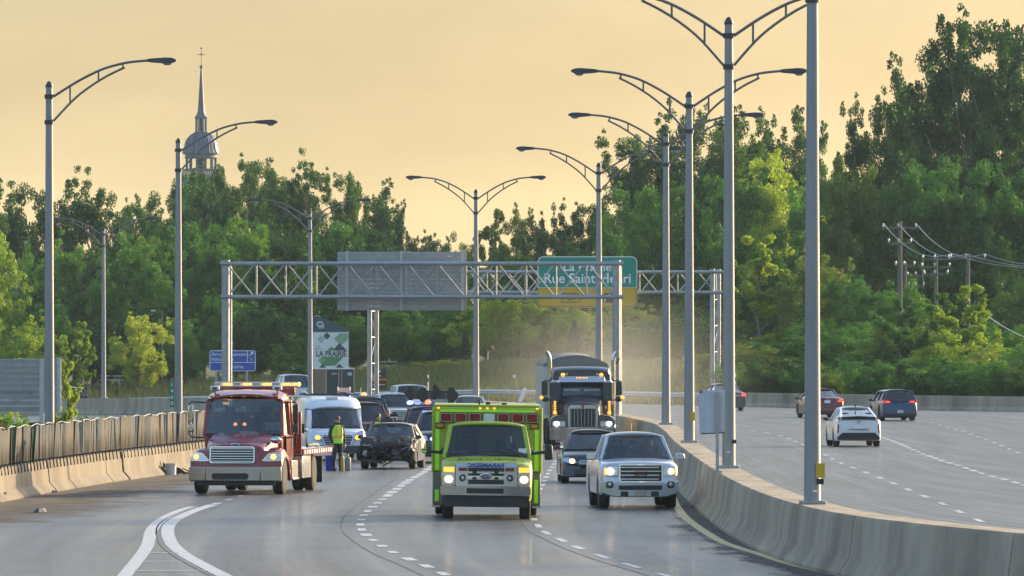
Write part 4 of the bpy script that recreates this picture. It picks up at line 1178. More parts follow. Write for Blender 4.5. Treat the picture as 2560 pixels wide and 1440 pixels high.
    def mirrors(s, x, y, z, m, w=.22, h=.15, arm=.1):
        for sx in (-1, 1):
            MB().hexa([(sx*(x+arm), y, z-h/2), (sx*(x+arm+w), y+.05, z-h/2+.02), (sx*(x+arm+w), y+.12, z-h/2+.02), (sx*(x+arm), y+.12, z-h/2),
                       (sx*(x+arm), y, z+h/2), (sx*(x+arm+w*.9), y+.05, z+h/2-.02), (sx*(x+arm+w*.9), y+.12, z+h/2-.02), (sx*(x+arm), y+.12, z+h/2)]) \
                .bar((sx*(x-.03), y+.07, z-h*.3), (sx*(x+arm+.03), y+.07, z-h*.2), .05).build('mirror', m, s.root, bevel=.025)
    def wheels4(s, yf, yr, r, track=None, w=.22, rim=None, spokes=5):
        t = track or (s.W/2-w/2-.025)
        for y in (yf, yr):
            for sx in (-1, 1): wheel(s.root, sx*t, y, r, w, rim, spokes)
    def plate(s, z, rear=False, w=.30, h=.15, m=None, y=-.012):
        if rear: return s.mb().box(-w/2, w/2, s.L+.012, s.L+.03, z-h/2, z+h/2).build('licence_plate', m or M_WHITE, s.root, smooth=0)
        return s.mb().box(-w/2, w/2, y-.02, y, z-h/2, z+h/2).build('licence_plate', m or M_WHITE, s.root, smooth=0)
    def lamp(s, pts, y, lit, c, rad, glassm=None, name='headlight'):
        """two head lamps: housing glass and the burning bulb behind"""
        for q, sx in ((pts, 1), (mir(pts), -1)):
            o = s.panel(name, q, y, .012, glassm or M_HL)
            if lit:
                b = MB(s.D).ball((c[0]*sx, y-.02, c[1]), rad, .03, rad*.85, 10, 6).build('bulb', lit, o)

def paint(name, c, rough=0.28, metal=0.25, var=0.07):
    return mat(name, c, rough, metal, var*.4, 0.8, coat=0.6)

def person_bust(root, label, x, y, z, shirt=None, mask=None, capm=None, hair=None):
    """a seated person seen through the windscreen: one mesh from hips to head, facing -y, standing free of the vehicle"""
    P = ((-.62, .17, .14, .06), (-.45, .17, .12, .03), (-.2, .20, .12, .02), (-.06, .21, .10, .02), (-.01, .13, .08, .02), (.03, .06, .06, .01), (.07, .052, .058, .0),
         (.10, .06, .08, -.02), (.14, .072, .095, -.015), (.19, .077, .10, 0), (.24, .075, .098, .005), (.28, .06, .08, .01), (.305, .03, .04, .01))
    m = MB().loft([[(x+rx*math.cos(a), y+ry*math.sin(a)+oy, z+h) for a in np.linspace(0, 2*math.pi, 15)[:-1]] for h, rx, ry, oy in P])
    nb = len(m.f)
    for sx in (-1, 1):
        m.tube([(x+sx*.19, y+.02, z-.09), (x+sx*.25, y-.04, z-.30), (x+sx*.18, y-.30, z-.34), (x+sx*.14, y-.42, z-.28)], [.058, .052, .043, .036], 8)
    nh = len(m.f)
    m.prism([(x-.013, z+.155), (x+.013, z+.155), (x+.006, z+.2), (x-.006, z+.2)], y-.125, y-.09)
    m.ball((x-.078, y+.01, z+.185), .012, .02, .028).ball((x+.078, y+.01, z+.185), .012, .02, .028)
    o = m.build('person', shirt or M_SEAT)
    o.data.materials.append(M_SKIN)
    for p in o.data.polygons:
        if p.center.z > z+.045: p.material_index = 1
    o.location = root.location; o.rotation_euler = root.rotation_euler
    tag(o, label, 'person')
    if capm:
        MB().loft([[(x+rx*math.cos(a), y+ry*math.sin(a)+.005, z+hh) for a in np.linspace(0, 2*math.pi, 13)[:-1]] for hh, rx, ry in ((.22, .082, .107), (.27, .076, .10), (.315, .04, .06))]).box(x-.06, x+.06, y-.17, y-.09, z+.222, z+.236).build('cap', capm, o)
    else:
        MB().loft([[(x+rx*math.cos(a), y+ry*math.sin(a)+.025, z+hh) for a in np.linspace(0, 2*math.pi, 13)[:-1]] for hh, rx, ry in ((.15, .07, .075), (.23, .084, .10), (.28, .07, .09), (.318, .03, .04))]).build('hair', hair or M_BLACK, o)
    if mask:
        MB().loft([[(x+rx*math.cos(a), y-ry*abs(math.sin(a))-.03, z+hh) for a in np.linspace(math.pi, 2*math.pi, 9)] for hh, rx, ry in ((.09, .055, .05), (.13, .07, .085), (.175, .07, .08))], False, False).build('mask', mask, o, solid=.01)
    return o

# ------------------------------------------------------------------ ambulance
M_LIME = mat('lime_ambulance_paint', (0.33, 0.43, 0.032), 0.4, var=0.08, scale=1.0, coat=0.15, rvar=0.08)
M_FLUO = mat('fluorescent_tape', (0.42, 0.86, 0.03), 0.45, emit=(0.40, 0.9, 0.02), estr=0.03)
M_BOXG = mat('grey_lower_panel', (0.16, 0.155, 0.13), 0.5, var=0.2)
M_BLUEINK = mat('blue_lettering', (0.03, 0.06, 0.28), 0.5)
M_BEZEL = mat('rubber_bezel', (0.03, 0.035, 0.03), 0.4)
v = Veh('ambulance', 'lime green ambulance with chrome bumper coming down the middle lane', 'ambulance', 1216, 177.6, 0.3, 2.03, 6.4, bow=0.10, lean=0.05, zl=0.8, roll=0.6)
f = lambda px: (px-1216)/112.6
g = lambda py: 4.04-(py-845)/112.6
v.body([(0, 1.20), (0.06, 1.25), (0.3, 1.30), (0.75, 1.39), (2.4, 1.39)], M_LIME, zb=0.42, wheels=((0.78, 0.46),), y1=2.4, wf=[(0, .93), (.15, .985), (.5, 1), (2.4, 1)], name='cab')
v.greenhouse(0.74, 1.32, 2.15, 2.28, 1.39, 2.10, .955, .835, M_LIME, M_GLASS, solid_rear=True, zb1=1.39, curve=.13, pil=.10, zt1=2.12)
bx = MB().box(-1.22, 1.22, 2.25, 6.4, 1.02, 2.48)
bx.build('box_body', M_LIME, v.root, bevel=.035)
MB().box(-1.215, 1.215, 2.262, 6.39, .27, 1.018).build('lower_panel', M_BOXG, v.root, bevel=.03)
MB().box(-1.20, 1.20, 2.28, 6.38, 2.482, 2.535).build('roof_cap', M_LIME, v.root, bevel=.02)
for sx in (-1, 1):
    MB().box(sx*1.115-.045, sx*1.115+.045, 2.236, 2.249, 1.06, 2.36).build('reflective_band', M_FLUO, v.root)
    MB().box(sx*1.115-.045, sx*1.115+.045, 2.246, 2.259, .33 if sx > 0 else .36, .86 if sx > 0 else .62).build('reflective_band', M_FLUO, v.root)
    MB().cyl((sx*1.215, 2.245, 1.0), (sx*1.215, 2.245, 2.47), .028, None, 8).build('corner_trim', M_LIME, v.root)
    MB().box(sx*1.13-.1, sx*1.13+.1, 2.20, 2.45, .225, .268).build('step', M_ALU, v.root)
    MB().box(sx*1.06-.1, sx*1.06+.1, 2.195, 2.25, 1.99, 2.13).build('marker_bezel', M_BEZEL, v.root, bevel=.02)
    MB().box(sx*1.06-.075, sx*1.06+.075, 2.182, 2.194, 2.02, 2.10).build('marker_lamp', M_AMBOFF, v.root)
MB().box(-1.07, 1.07, 2.236, 2.249, 2.365, 2.425).build('reflective_band', M_FLUO, v.root)
for i in range(7):
    x = f(1112+i*36.2); zc = 2.245
    b = MB().prism(rrect(x-.148, x+.148, zc-.115, zc+.115, .04, 3), 2.19, 2.25).build('strobe_bezel', M_BEZEL, v.root, smooth=0)
    MB().prism(rrect(x-.135, x+.135, zc-.10, zc+.10, .035, 3), 2.178, 2.189).build('chrome_frame', M_CHROME, b, smooth=0)
    MB().prism(rrect(x-.117, x+.117, zc-.085, zc+.085, .03, 3), 2.160, 2.177).build('strobe_lens', mat('clear_strobe_lens', (.55, .62, .66), .15, spec=.8) if i == 3 else M_RED, b, smooth=0, bevel=.012)
for x in (-1.10, -.16, 0, .16, 1.12):
    MB().ball((x, 2.24, 2.455), .03, .03, .022).build('clearance_lamp', M_AMB, v.root)
for x, hh in ((-.18, .12), (0.02, .07), (.38, .05)):
    MB().cyl((x, 2.9, 2.53), (x, 2.9, 2.53+hh), .06 if hh < .1 else .025, None, 10).build('antenna', M_BLACK, v.root)
for i, chd in enumerate('6725'):
    text('fleet_number', chd, M_TEXTK, v.root, .16, (f(1338.5), 2.247, g(1094+13.4*i)+.03), bold=.006)
# grille
v.panel('grille_surround', rrect(f(1138), f(1292), g(1216), g(1157), .05, 4), -.01, .03, M_ALU)
v.panel('grille_header', [(f(1140), g(1168)), (f(1290), g(1168)), (f(1290), g(1159)), (f(1140), g(1159))], -.05, .02, mat('pale_blue_header', (.45, .58, .75), .35), None)
text('lettering', 'PARAMEDIC', M_BLUEINK, v.root, .12, (f(1213), -.085, g(1164)), bold=.004, sx=1.25, mirror=True)
for zz0, zz1 in ((1170, 1179), (1184, 1191), (1200, 1211)):
    v.panel('grille_opening', [(f(1169), g(zz1)), (f(1259), g(zz1)), (f(1259), g(zz0)), (f(1169), g(zz0))], -.035, .012, M_BLACK)
v.panel('grille_bar', [(f(1167), g(1197)), (f(1261), g(1197)), (f(1261), g(1190)), (f(1167), g(1190))], -.05, .025, M_CHROME)
for xx in (1185, 1240):
    for zz in (1182, 1196): v.panel('grille_bracket', [(f(xx-5), g(zz+3)), (f(xx+5), g(zz+3)), (f(xx+5), g(zz-3)), (f(xx-5), g(zz-3))], -.05, .03, M_BLACK)
o = MB().lathe([(.14, 0), (.14, .02), (.001, .03)], (0, 0, 0), 20, 'y').build('emblem', M_CHROME, v.root, loc=(f(1213), -.10, g(1191))); o.scale = (1, -1, .48)
o2 = MB().lathe([(.115, 0), (.115, .02), (.001, .03)], (0, 0, 0), 20, 'y').build('emblem_field', mat('emblem_blue', (.02, .05, .18), .3), v.root, loc=(f(1213), -.118, g(1191))); o2.scale = (1, -1, .45)
text('emblem_script', 'Ford', M_CHROME, v.root, .09, (f(1213), -.152, g(1191)), bold=.002, sx=1.2)
for sx, px in ((-1, 1156), (1, 1273)):
    v.panel('grille_warning_lamp', [(f(px-11), g(1178)), (f(px+11), g(1178)), (f(px+11), g(1170)), (f(px-11), g(1170))], -.045, .025, M_RED)
    MB().lathe([(.085, 0), (.085, .03), (.06, .03), (.06, .015), (.03, .015), (.03, .04), (.001, .045)], (f(px), -.03, g(1196)), 16, 'y').build('siren', M_LAMP, v.root).scale = (1, 1, 1)
    MB(v.D).lathe([(.095, -.035), (.095, -.06), (.07, -.06), (.07, -.05), (.035, -.05), (.035, -.07), (.001, -.075)], (f(px), 0, g(1196)), 16, 'y').build('siren_horn', M_ALU, v.root)
    h0, h1 = (1106, 1136) if sx < 0 else (1294, 1324)
    v.panel('headlight_bezel', [(f(h0), g(1213)), (f(h1), g(1213)), (f(h1), g(1166)), (f(h0), g(1166))], -.01, .02, M_HL)
    v.panel('turn_signal', [(f(h0+2), g(1181)), (f(h1-2), g(1181)), (f(h1-2), g(1169)), (f(h0+2), g(1169))], -.03, .015, M_AMB)
    o = v.panel('headlight', rrect(f(h0+3), f(h1-3), g(1211), g(1186), .04, 3), -.03, .015, M_HL); MB(v.D).ball((f((h0+h1)/2), -.05, g(1199)), .09, .03, .08, 12, 7).build('bulb', M_HLON, o)
v.panel('bumper', rrect(f(1100), f(1326), g(1239), g(1215), .05, 4), -.09, .05, M_CHROME, bevel=.02)
v.panel('bumper_slot', [(f(1166), g(1234)), (f(1258), g(1234)), (f(1258), g(1221)), (f(1166), g(1221))], -.125, .03, M_BLACK)
v.panel('valance', [(f(1110), g(1268)), (f(1318), g(1268)), (f(1324), g(1240)), (f(1103), g(1240))], -.03, .05, M_BLACK)
t = text('lettering', 'AMBULANCE', M_TEXTK, v.root, .17, (0, .30, 1.335), rot=(R(18), 0, 0), mirror=True, sx=1.35, depth=.002)
for sx in (-1, 1):
    text('lettering', 'EV', M_TEXTK, v.root, .07, (sx*.80, .12, 1.295), rot=(R(25), 0, 0), depth=.002)
MB().bar((-.93, .72, 1.44), (-.35, .60, 1.50), .02).bar((-.05, .60, 1.51), (.75, .70, 1.46), .02).build('wiper', M_BLACK, v.root)
MB().box(.70, .88, .80, .82, 1.47, 1.58).build('sticker', M_WHITE, v.root)
MB().box(-.78, -.45, .80, .85, 1.46, 1.50).build('papers', M_WHITE, v.root)
for sx in (-1, 1):
    MB().bar((sx*.95, 1.0, 1.46), (sx*1.30, .92, 1.50), .09, .07).bar((sx*.95, 1.0, 1.58), (sx*1.05, .95, 1.48), .06).build('mirror_arm', M_BLACK, v.root, bevel=.015)
MB().hexa([(1.28, .80, 1.32), (1.48, .86, 1.34), (1.48, 1.0, 1.34), (1.28, 1.0, 1.32), (1.28, .80, 1.66), (1.46, .86, 1.68), (1.46, 1.0, 1.68), (1.28, 1.0, 1.66)]).build('mirror', M_BLACK, v.root, bevel=.04)
MB().hexa([(-1.46, .80, 1.46), (-1.28, .86, 1.44), (-1.28, 1.0, 1.44), (-1.46, 1.0, 1.46), (-1.46, .80, 1.55), (-1.28, .86, 1.54), (-1.28, 1.0, 1.54), (-1.46, 1.0, 1.55)]).build('mirror', M_BLACK, v.root, bevel=.02)
MB().box(-1.45, -1.35, .775, .795, 1.475, 1.515).build('reflector', M_FLUO, v.root)
for sx in (-1, 1):
    wheel(v.root, sx*.86, .78, .395, .25, M_ALU, 8)
    wheel(v.root, sx*1.04, 5.0, .395, .24, M_ALU, 8)
MB().box(-.75, .75, .5, 6.2, .28, .5).build('chassis', M_BLACK, v.root)
person_bust(v.root, 'ambulance driver in dark clothes wearing a blue face mask', .48, 1.55, 1.56, M_DARK, mat('blue_face_mask', (.12, .33, .50), .8))
person_bust(v.root, 'dark-clothed passenger in the ambulance cab', -.42, 1.75, 1.54, M_DARK)

# ------------------------------------------------------------------ red flatbed tow truck
M_MAROON = paint('maroon_truck_paint', (0.21, 0.014, 0.020), 0.25, 0.15)
v = Veh('tow_truck', 'maroon flatbed tow truck with amber light bar by the left fence', 'tow truck', 588, 206, -6.5, 2.40, 9.2, bow=0.16, lean=0.10, zl=0.7)
f = lambda px: (px-588)/97.0
g = lambda py: 4.04-(py-845)/97.0
v.body([(0, 1.18), (.06, 1.24), (.3, 1.32), (.9, 1.46), (1.45, 1.56), (1.5, 1.56)], M_MAROON, zb=.70, wheels=(), y1=1.5, wf=[(0, .60), (.1, .64), (.5, .68), (1.5, .80)], name='hood', sh=.16, crown=.05)
# fenders
for sx in (-1, 1):
    rings = []
    for k in range(13):
        a = math.pi*k/12; yy = .95-.88*math.cos(a); zz = .60+.62*math.sin(a)**.8
        rings.append([(sx*.62, yy, zz-.05), (sx*.70, yy, zz+.02), (sx*.95, yy, zz+.0), (sx*1.12, yy, zz-.06), (sx*1.185, yy, zz-.20), (sx*1.175, yy, zz-.30), (sx*1.0, yy, max(.45, zz-.28)), (sx*.65, yy, max(.45, zz-.25))])
    v.mb().loft(rings, True).build('fender', M_MAROON, v.root, smooth=45)
    v.panel('fender_front', [(sx*.60, .70), (sx*1.19, .70), (sx*1.19, .95), (sx*1.05, 1.10), (sx*.80, 1.14), (sx*.60, 1.15)], .02, .02, M_MAROON)
    hl = [(sx*a, b) for a, b in ((.68, .88), (.80, .86), (1.17, .87), (1.17, 1.0), (1.05, 1.10), (.86, 1.07))]
    v.panel('headlight_bezel', hl, -.005, .02, M_CHROME)
    hl2 = [(sx*a, b) for a, b in ((.73, .90), (.82, .885), (1.14, .895), (1.14, .99), (1.04, 1.075), (.87, 1.045))]
    o = v.panel('headlight', hl2, -.03, .012, M_HL)
    MB(v.D).ball((sx*(1.03 if sx < 0 else .98), -.045, .975), .075, .03, .07, 10, 6).build('bulb', mat('amber_headlamp', (.9, .6, .2), .2, emit=(1, .46, .10), estr=1.4), o)
v.panel('grille_frame', rrect(f(523), f(637), g(1158), g(1116), .06, 4), -.03, .03, M_CHROME)
v.panel('grille_backing', rrect(f(526), f(634), g(1156), g(1119), .05, 4), -.062, .008, M_BLACK)
for i in range(6):
    zz = g(1153)+i*(g(1122)-g(1153))/5
    v.panel('grille_bar', [(f(526), zz-.008), (f(634), zz-.008), (f(634), zz+.008), (f(526), zz+.008)], -.072, .02, M_CHROME)
o = MB().lathe([(.13, 0), (.13, .02), (.001, .03)], (0, 0, 0), 18, 'y').build('emblem', M_CHROME, v.root, loc=(0, .02, 1.285)); o.scale = (1, -1, .3)
o = MB().lathe([(.11, 0), (.11, .02), (.001, .03)], (0, 0, 0), 18, 'y').build('emblem_field', mat('emblem_violet', (.10, .06, .14), .3), v.root, loc=(0, .0, 1.285)); o.scale = (1, -1, .25)
for a, b in ((-1.20, -.76), (-.75, .66), (.67, 1.20)):
    v.panel('bumper', [(a, .36), (b, .36), (b, .72), (a, .72)], -.12, .06, M_ALU, bevel=.015)
v.panel('bumper_slot', rrect(f(531), f(624), g(1199), g(1183), .07, 4), -.185, .02, M_BLACK)
v.panel('under_bumper', [(-1.0, .24), (1.0, .24), (1.05, .36), (-1.05, .36)], -.02, .05, M_BLACK)
# cab
MB().hexa([(-1.0, 1.40, .60), (1.0, 1.40, .60), (1.08, 2.95, .60), (-1.08, 2.95, .60), (-1.02, 1.40, 1.56), (1.02, 1.40, 1.56), (1.08, 2.95, 1.56), (-1.08, 2.95, 1.56)]).build('cab', M_MAROON, v.root, bevel=.04)
v.greenhouse(1.42, 1.72, 2.9, 2.95, 1.56, 2.46, 1.02, .98, M_MAROON, M_GLASS, bp=(2.5,), wb1=1.07, wt1=1.02, curve=.22, rcurve=.02, pil=.09, crown=.16)
rf = []
for j in range(6):
    q = j/5; y = 1.62+1.3*q; hh = [0, .10, .19, .22, .21, .17][j]; w = [.98, 1.0, 1.02, 1.02, 1.02, 1.0][j]
    rf.append([(-w, y, 2.44), (-w*.96, y, 2.46+hh*.6), (-w*.75, y-.02, 2.46+hh), (0, y-.12*(1-q), 2.48+hh), (w*.75, y-.02, 2.46+hh), (w*.96, y, 2.46+hh*.6), (w, y, 2.44)])
MB().loft(rf, True).build('roof_fairing', M_MAROON, v.root, smooth=50)
for x in (-.85, -.33, 0, .33, .86):
    MB().ball((x, 1.66-.10*(1-abs(x)), 2.52), .06, .09, .035).build('cab_marker_lamp', M_AMBOFF, v.root)
for x in (-.84, .80):
    MB().box(x-.12, x+.12, 2.0, 2.12, 2.68, 2.79).build('work_lamp', M_WHITE, v.root, bevel=.025)
    MB().box(x-.06, x+.06, 1.985, 1.998, 2.70, 2.76).build('work_lamp_lens', M_LAMP, v.root)
    MB().cyl((x, 2.06, 2.60), (x, 2.06, 2.69), .02, None, 6).build('work_lamp_stem', M_BLACK, v.root)
MB().box(-.95, 1.12, 3.0, 3.3, 2.55, 2.76).build('light_bar_mount', M_MAROON, v.root, bevel=.02)
MB().box(-1.0, 1.22, 3.02, 3.34, 2.765, 2.80).build('light_bar_base', M_WHITE, v.root, bevel=.01)
MB().box(-1.0, 1.22, 3.02, 3.34, 2.855, 2.885).build('light_bar_top', M_WHITE, v.root, bevel=.01)
for i, x in enumerate(np.linspace(-.93, 1.14, 9)):
    lit = i in (1, 3, 5, 7, 8)
    MB().box(x-.10, x+.10, 3.025, 3.33, 2.802, 2.853).build('beacon', mat('beacon_lit', (1, .5, .1), .3, emit=(1, .36, .03), estr=1.5) if lit else M_LENS, v.root, bevel=.01)
for x, zz in ((-.50, 2.34),):
    MB().box(x-.07, x+.07, 1.66, 1.70, zz-.03, zz+.03).build('strobe', M_AMB, v.root)
for x in (-.22, .02): MB().ball((x, 1.50, 1.80), .05, .03, .045).build('dash_strobe', mat('dash_strobe_lit', (1, .4, .1), .3, emit=(1, .28, .06), estr=2.2), v.root)
MB().box(.55, .95, 1.52, 1.54, 1.64, 1.86).build('dash_card', mat('pale_blue_card', (.35, .50, .56), .6), v.root)
person_bust(v.root, 'tow truck driver in dark clothes and a dark cap', .62, 2.15, 1.90, M_DARK, None, M_BLACK)
for sx in (-1, 1):
    MB().tube([(sx*1.0, 1.55, 2.36), (sx*1.36, 1.40, 2.38), (sx*1.42, 1.40, 2.30), (sx*1.42, 1.40, 1.55), (sx*1.36, 1.42, 1.47), (sx*1.02, 1.50, 1.45)], .022, 6).build('mirror_bracket', M_BLACK, v.root)
    MB().box(sx*1.37-.075, sx*1.37+.075, 1.36, 1.44, 1.86, 2.30).build('mirror', M_CHROME if sx < 0 else M_BLACK, v.root, bevel=.03)
    MB().box(sx*1.37-.075, sx*1.37+.075, 1.36, 1.44, 1.60, 1.80).build('convex_mirror', M_CHROME if sx < 0 else M_BLACK, v.root, bevel=.03)
MB().ball((.95, .75, 1.40), .15, .10, .10).build('hood_mirror', M_CHROME, v.root)
MB().bar((.60, .25, 1.20), (.85, .70, 1.36), .025).build('hood_mirror_arm', M_BLACK, v.root)
# door details on the sunlit side
MB().box(1.078, 1.09, 1.75, 2.75, .75, 1.50).build('door', M_MAROON, v.root, bevel=.03)
MB().box(1.09, 1.11, 2.55, 2.70, 1.30, 1.34).build('door_handle', M_CHROME, v.root)
MB().cyl((1.0, 3.1, .9), (1.0, 3.1, 2.5), .07, None, 10).build('exhaust_stack', M_ALU, v.root)
# flat bed
M_BEDW = mat('pale_deck_steel', (.55, .55, .54), .4, .6, .15)
MB().box(-1.25, 1.25, 3.5, 9.2, 1.02, 1.12).build('deck', M_BEDW, v.root, bevel=.01)
for sx in (-1, 1):
    MB().box(sx*1.26-.02, sx*1.26+.02, 3.5, 9.2, .96, 1.125).build('side_rail', M_MAROON, v.root)
    for k in range(12):
        MB().box(sx*1.287-.004, sx*1.287+.004, 3.7+k*.45, 3.9+k*.45, 1.0, 1.10).build('reflective_tape', M_WHITE, v.root)
        MB().box(sx*1.287-.004, sx*1.287+.004, 3.91+k*.45, 4.12+k*.45, 1.0, 1.10).build('reflective_tape', M_RED, v.root)
    MB().box(sx*1.06-.17, sx*1.06+.17, 3.7, 5.3, .36, .95).build('toolbox', M_ALU, v.root, bevel=.02)
    for yy in (4.1, 4.5, 4.9): MB().box(sx*1.232-.006, sx*1.232+.006, yy-.17, yy+.17, .42, .90).build('toolbox_door', M_ALU, v.root, bevel=.008)
    MB().box(sx*1.0-.2, sx*1.0+.2, 2.2, 3.3, .34, .40).box(sx*1.14-.03, sx*1.14+.03, 2.2, 3.3, .40, .85).build('fuel_tank_step', M_ALU, v.root, bevel=.015)
    wheel(v.root, sx*1.02, .95, .47, .28, M_ALU, 10)
    wheel(v.root, sx*1.05, 6.35, .47, .26, M_ALU, 10); wheel(v.root, sx*.75, 6.35, .47, .26, M_RIM, 5)
    MB().box(sx*1.0-.3, sx*1.0+.3, 6.95, 6.98, .2, .9).build('mud_flap', M_BLACK, v.root)
MB().box(-1.24, 1.24, 3.38, 3.5, 1.0, 2.1).build('headboard', M_MAROON, v.root, bevel=.02)
MB().box(-1.1, 1.1, 3.37, 3.375, 1.2, 1.9).build('headboard_panel', M_BLACK, v.root)
MB().box(-.5, .5, 1.0, 9.0, .55, .95).build('chassis', M_BLACK, v.root)
MB().tube([(.9, 6.9, 1.17), (1.05, 7.2, 1.2), (1.1, 7.6, 1.17)], .05, 6).build('winch_hook', M_BLACK, v.root)

# ------------------------------------------------------------------ dump truck tractor and trailer
M_NAVY = paint('dark_navy_truck_paint', (0.036, 0.050, 0.074), 0.28, 0.3)
v = Veh('dump_truck', 'dark navy long-nose truck with tall chrome stacks pulling a tarped trailer', 'truck', 1457, 290, 0.5, 2.40, 15.0, bow=0.08, lean=0.04, zl=0.8)
f = lambda px: (px-1457)/69.0
g = lambda py: 4.04-(py-845)/69.0
v.panel('bumper', rrect(-1.20, 1.14, .34, .80, .03, 2), -.06, .06, M_CHROME, bevel=.01)
v.panel('bumper_slot', [(f(1443), g(1080)), (f(1474), g(1080)), (f(1474), g(1075)), (f(1443), g(1075))], -.122, .015, M_BLACK)
v.panel('licence_plate', [(f(1388), g(1106)), (f(1418), g(1106)), (f(1418), g(1101)), (f(1388), g(1101))], -.03, .03, mat('red_white_plate', (.6, .35, .36), .5))
for i in range(2): v.panel('tow_hook', [(-.35+i*.7, .55), (-.29+i*.7, .55), (-.29+i*.7, .61), (-.35+i*.7, .61)], -.12, .012, M_BLACK)
v.body([(0, 1.52), (.08, 1.62), (.5, 1.70), (1.9, 1.92)], M_NAVY, zb=.80, y1=1.95, wf=[(0, .50), (.1, .52), (1.0, .56), (1.95, .70)], name='hood', sh=.14, crown=.05)
v.panel('grille_frame', [(f(1421), g(1071)), (f(1493), g(1071)), (f(1496), g(1021)), (f(1488), g(1013)), (f(1426), g(1013)), (f(1419), g(1021))], -.03, .04, M_ALU)
v.panel('grille_backing', [(f(1425), g(1068)), (f(1490), g(1068)), (f(1490), g(1022)), (f(1425), g(1022))], -.07, .006, M_BLACK)
for i in range(8):
    x = f(1427)+(f(1488)-f(1427))*i/7
    v.panel('grille_bar', [(x-.007, g(1066)), (x+.007, g(1066)), (x+.007, g(1024)), (x-.007, g(1024))], -.075, .02, M_ALU)
v.panel('emblem', [(-.04, g(1021)), (.04, g(1021)), (.05, g(1009)), (-.05, g(1009))], -.05, .04, mat('emblem_red', (.30, .05, .05), .3))
for sx in (-1, 1):
    rings = []
    for k in range(11):
        a = math.pi*k/10; yy = .75-.72*math.cos(a); zz = .72+.52*math.sin(a)**.7
        rings.append([(sx*.52, yy, zz-.05), (sx*.60, yy, zz+.03), (sx*.95, yy, zz), (sx*1.14, yy, zz-.08), (sx*1.19, yy, zz-.25), (sx*1.15, yy, max(.62, zz-.33)), (sx*.55, yy, max(.62, zz-.3))])
    v.mb().loft(rings, True).build('fender', M_NAVY, v.root, smooth=45)
    v.panel('fender_front', [(sx*.55, .80), (sx*1.17, .80), (sx*1.17, 1.05), (sx*.95, 1.22), (sx*.55, 1.24)], .02, .02, M_NAVY)
    o = v.panel('headlight', rrect(min(sx*.64, sx*1.10), max(sx*.64, sx*1.10), .83, 1.02, .03, 2), -.01, .03, M_HL)
    MB(v.D).ball((sx*.95, -.05, .93), .10, .04, .085).build('bulb', M_HLW, o)
    # air cleaner, turn column, mirror, stack
    MB().cyl((sx*.95, 1.75, 1.62), (sx*.95, 1.75, 2.42), .20, None, 14).build('air_cleaner', M_NAVY, v.root, smooth=50)
    MB().cyl((sx*.95, 1.75, 2.42), (sx*.95, 1.75, 2.5), .20, .12, 14).build('air_cleaner_cap', M_CHROME, v.root)
    MB().box(sx*.72-.16, sx*.72+.16, 1.5, 1.62, 1.28, 1.62).build('side_box', M_NAVY, v.root, bevel=.04)
    MB().box(sx*.99-.07, sx*.99+.07, 1.40, 1.44, 1.26, 1.76).build('lamp_column', M_LAMP, v.root, bevel=.01)
    for k in range(6): MB().ball((sx*.99, 1.385, 1.31+k*.08), .05 if k else .075, .03, .032 if k else .06).build('amber_lamp', M_AMB, v.root)
    MB().cyl((sx*1.16, 2.75, 1.0), (sx*1.16, 2.75, 3.22), .075, None, 14).build('exhaust_stack', M_CHROME, v.root, smooth=60)
    MB().tube([(sx*1.16, 2.75, 3.20), (sx*1.17, 2.75, 3.32), (sx*1.21, 2.75, 3.43), (sx*1.28, 2.75, 3.53)], .075, 14).build('stack_tip', M_CHROME, v.root)
    MB().tube([(sx*1.0, 2.3, 2.46), (sx*1.34, 2.0, 2.50), (sx*1.40, 2.0, 2.45), (sx*1.40, 2.0, 1.80), (sx*1.32, 2.0, 1.76), (sx*1.0, 2.3, 1.78)], .022, 6).build('mirror_bracket', M_BLACK, v.root)
    MB().box(sx*1.36-.11, sx*1.36+.11, 1.96, 2.04, 1.95, 2.46).build('mirror', M_LAMP, v.root, bevel=.03)
    MB().ball((sx*1.34, 1.97, 1.80), .13, .05, .10).build('convex_mirror', M_LAMP, v.root)
    MB().ball((sx*1.47, 1.96, 1.86), .075, .05, .065).build('side_amber_lamp', M_AMB, v.root)
    MB().cyl((sx*.75, 1.9, 1.9), (sx*1.0, 1.85, 2.4), .015, None, 5).build('mirror_stay', M_CHROME, v.root)
    wheel(v.root, sx*1.0, .75, .50, .28, M_ALU, 10)
    for yy in (5.2, 6.5, 12.2, 13.5): wheel(v.root, sx*1.0, yy, .50, .5, M_RIM, 6)
MB().box(-1.0, 1.0, 1.95, 3.2, .7, 1.95).build('cab', M_NAVY, v.root, bevel=.05)
v.greenhouse(1.93, 2.10, 2.9, 3.1, 1.93, 2.60, .84, .82, M_NAVY, M_GLASS, curve=.06, pil=.09, solid_rear=True)
MB().hexa([(-.86, 1.62, 2.42), (.86, 1.62, 2.42), (.84, 2.05, 2.48), (-.84, 2.05, 2.48), (-.82, 1.72, 2.63), (.82, 1.72, 2.63), (.80, 2.12, 2.66), (-.80, 2.12, 2.66)]).build('sun_visor', M_CHROME, v.root, bevel=.02)
for x in (-.17, -.06, .06, .17): MB().box(x-.035, x+.035, 1.66, 1.69, 2.58, 2.61).build('visor_lamp', M_AMB, v.root)
for x in (-.70, .70):
    MB().ball((x, 1.75, 2.70), .075, .05, .06).build('roof_lamp', M_AMB, v.root)
    MB().cyl((x*.8, 1.9, 2.72), (x*.8, 2.4, 2.72), .05, .035, 10).build('air_horn', M_CHROME, v.root)
v2 = []
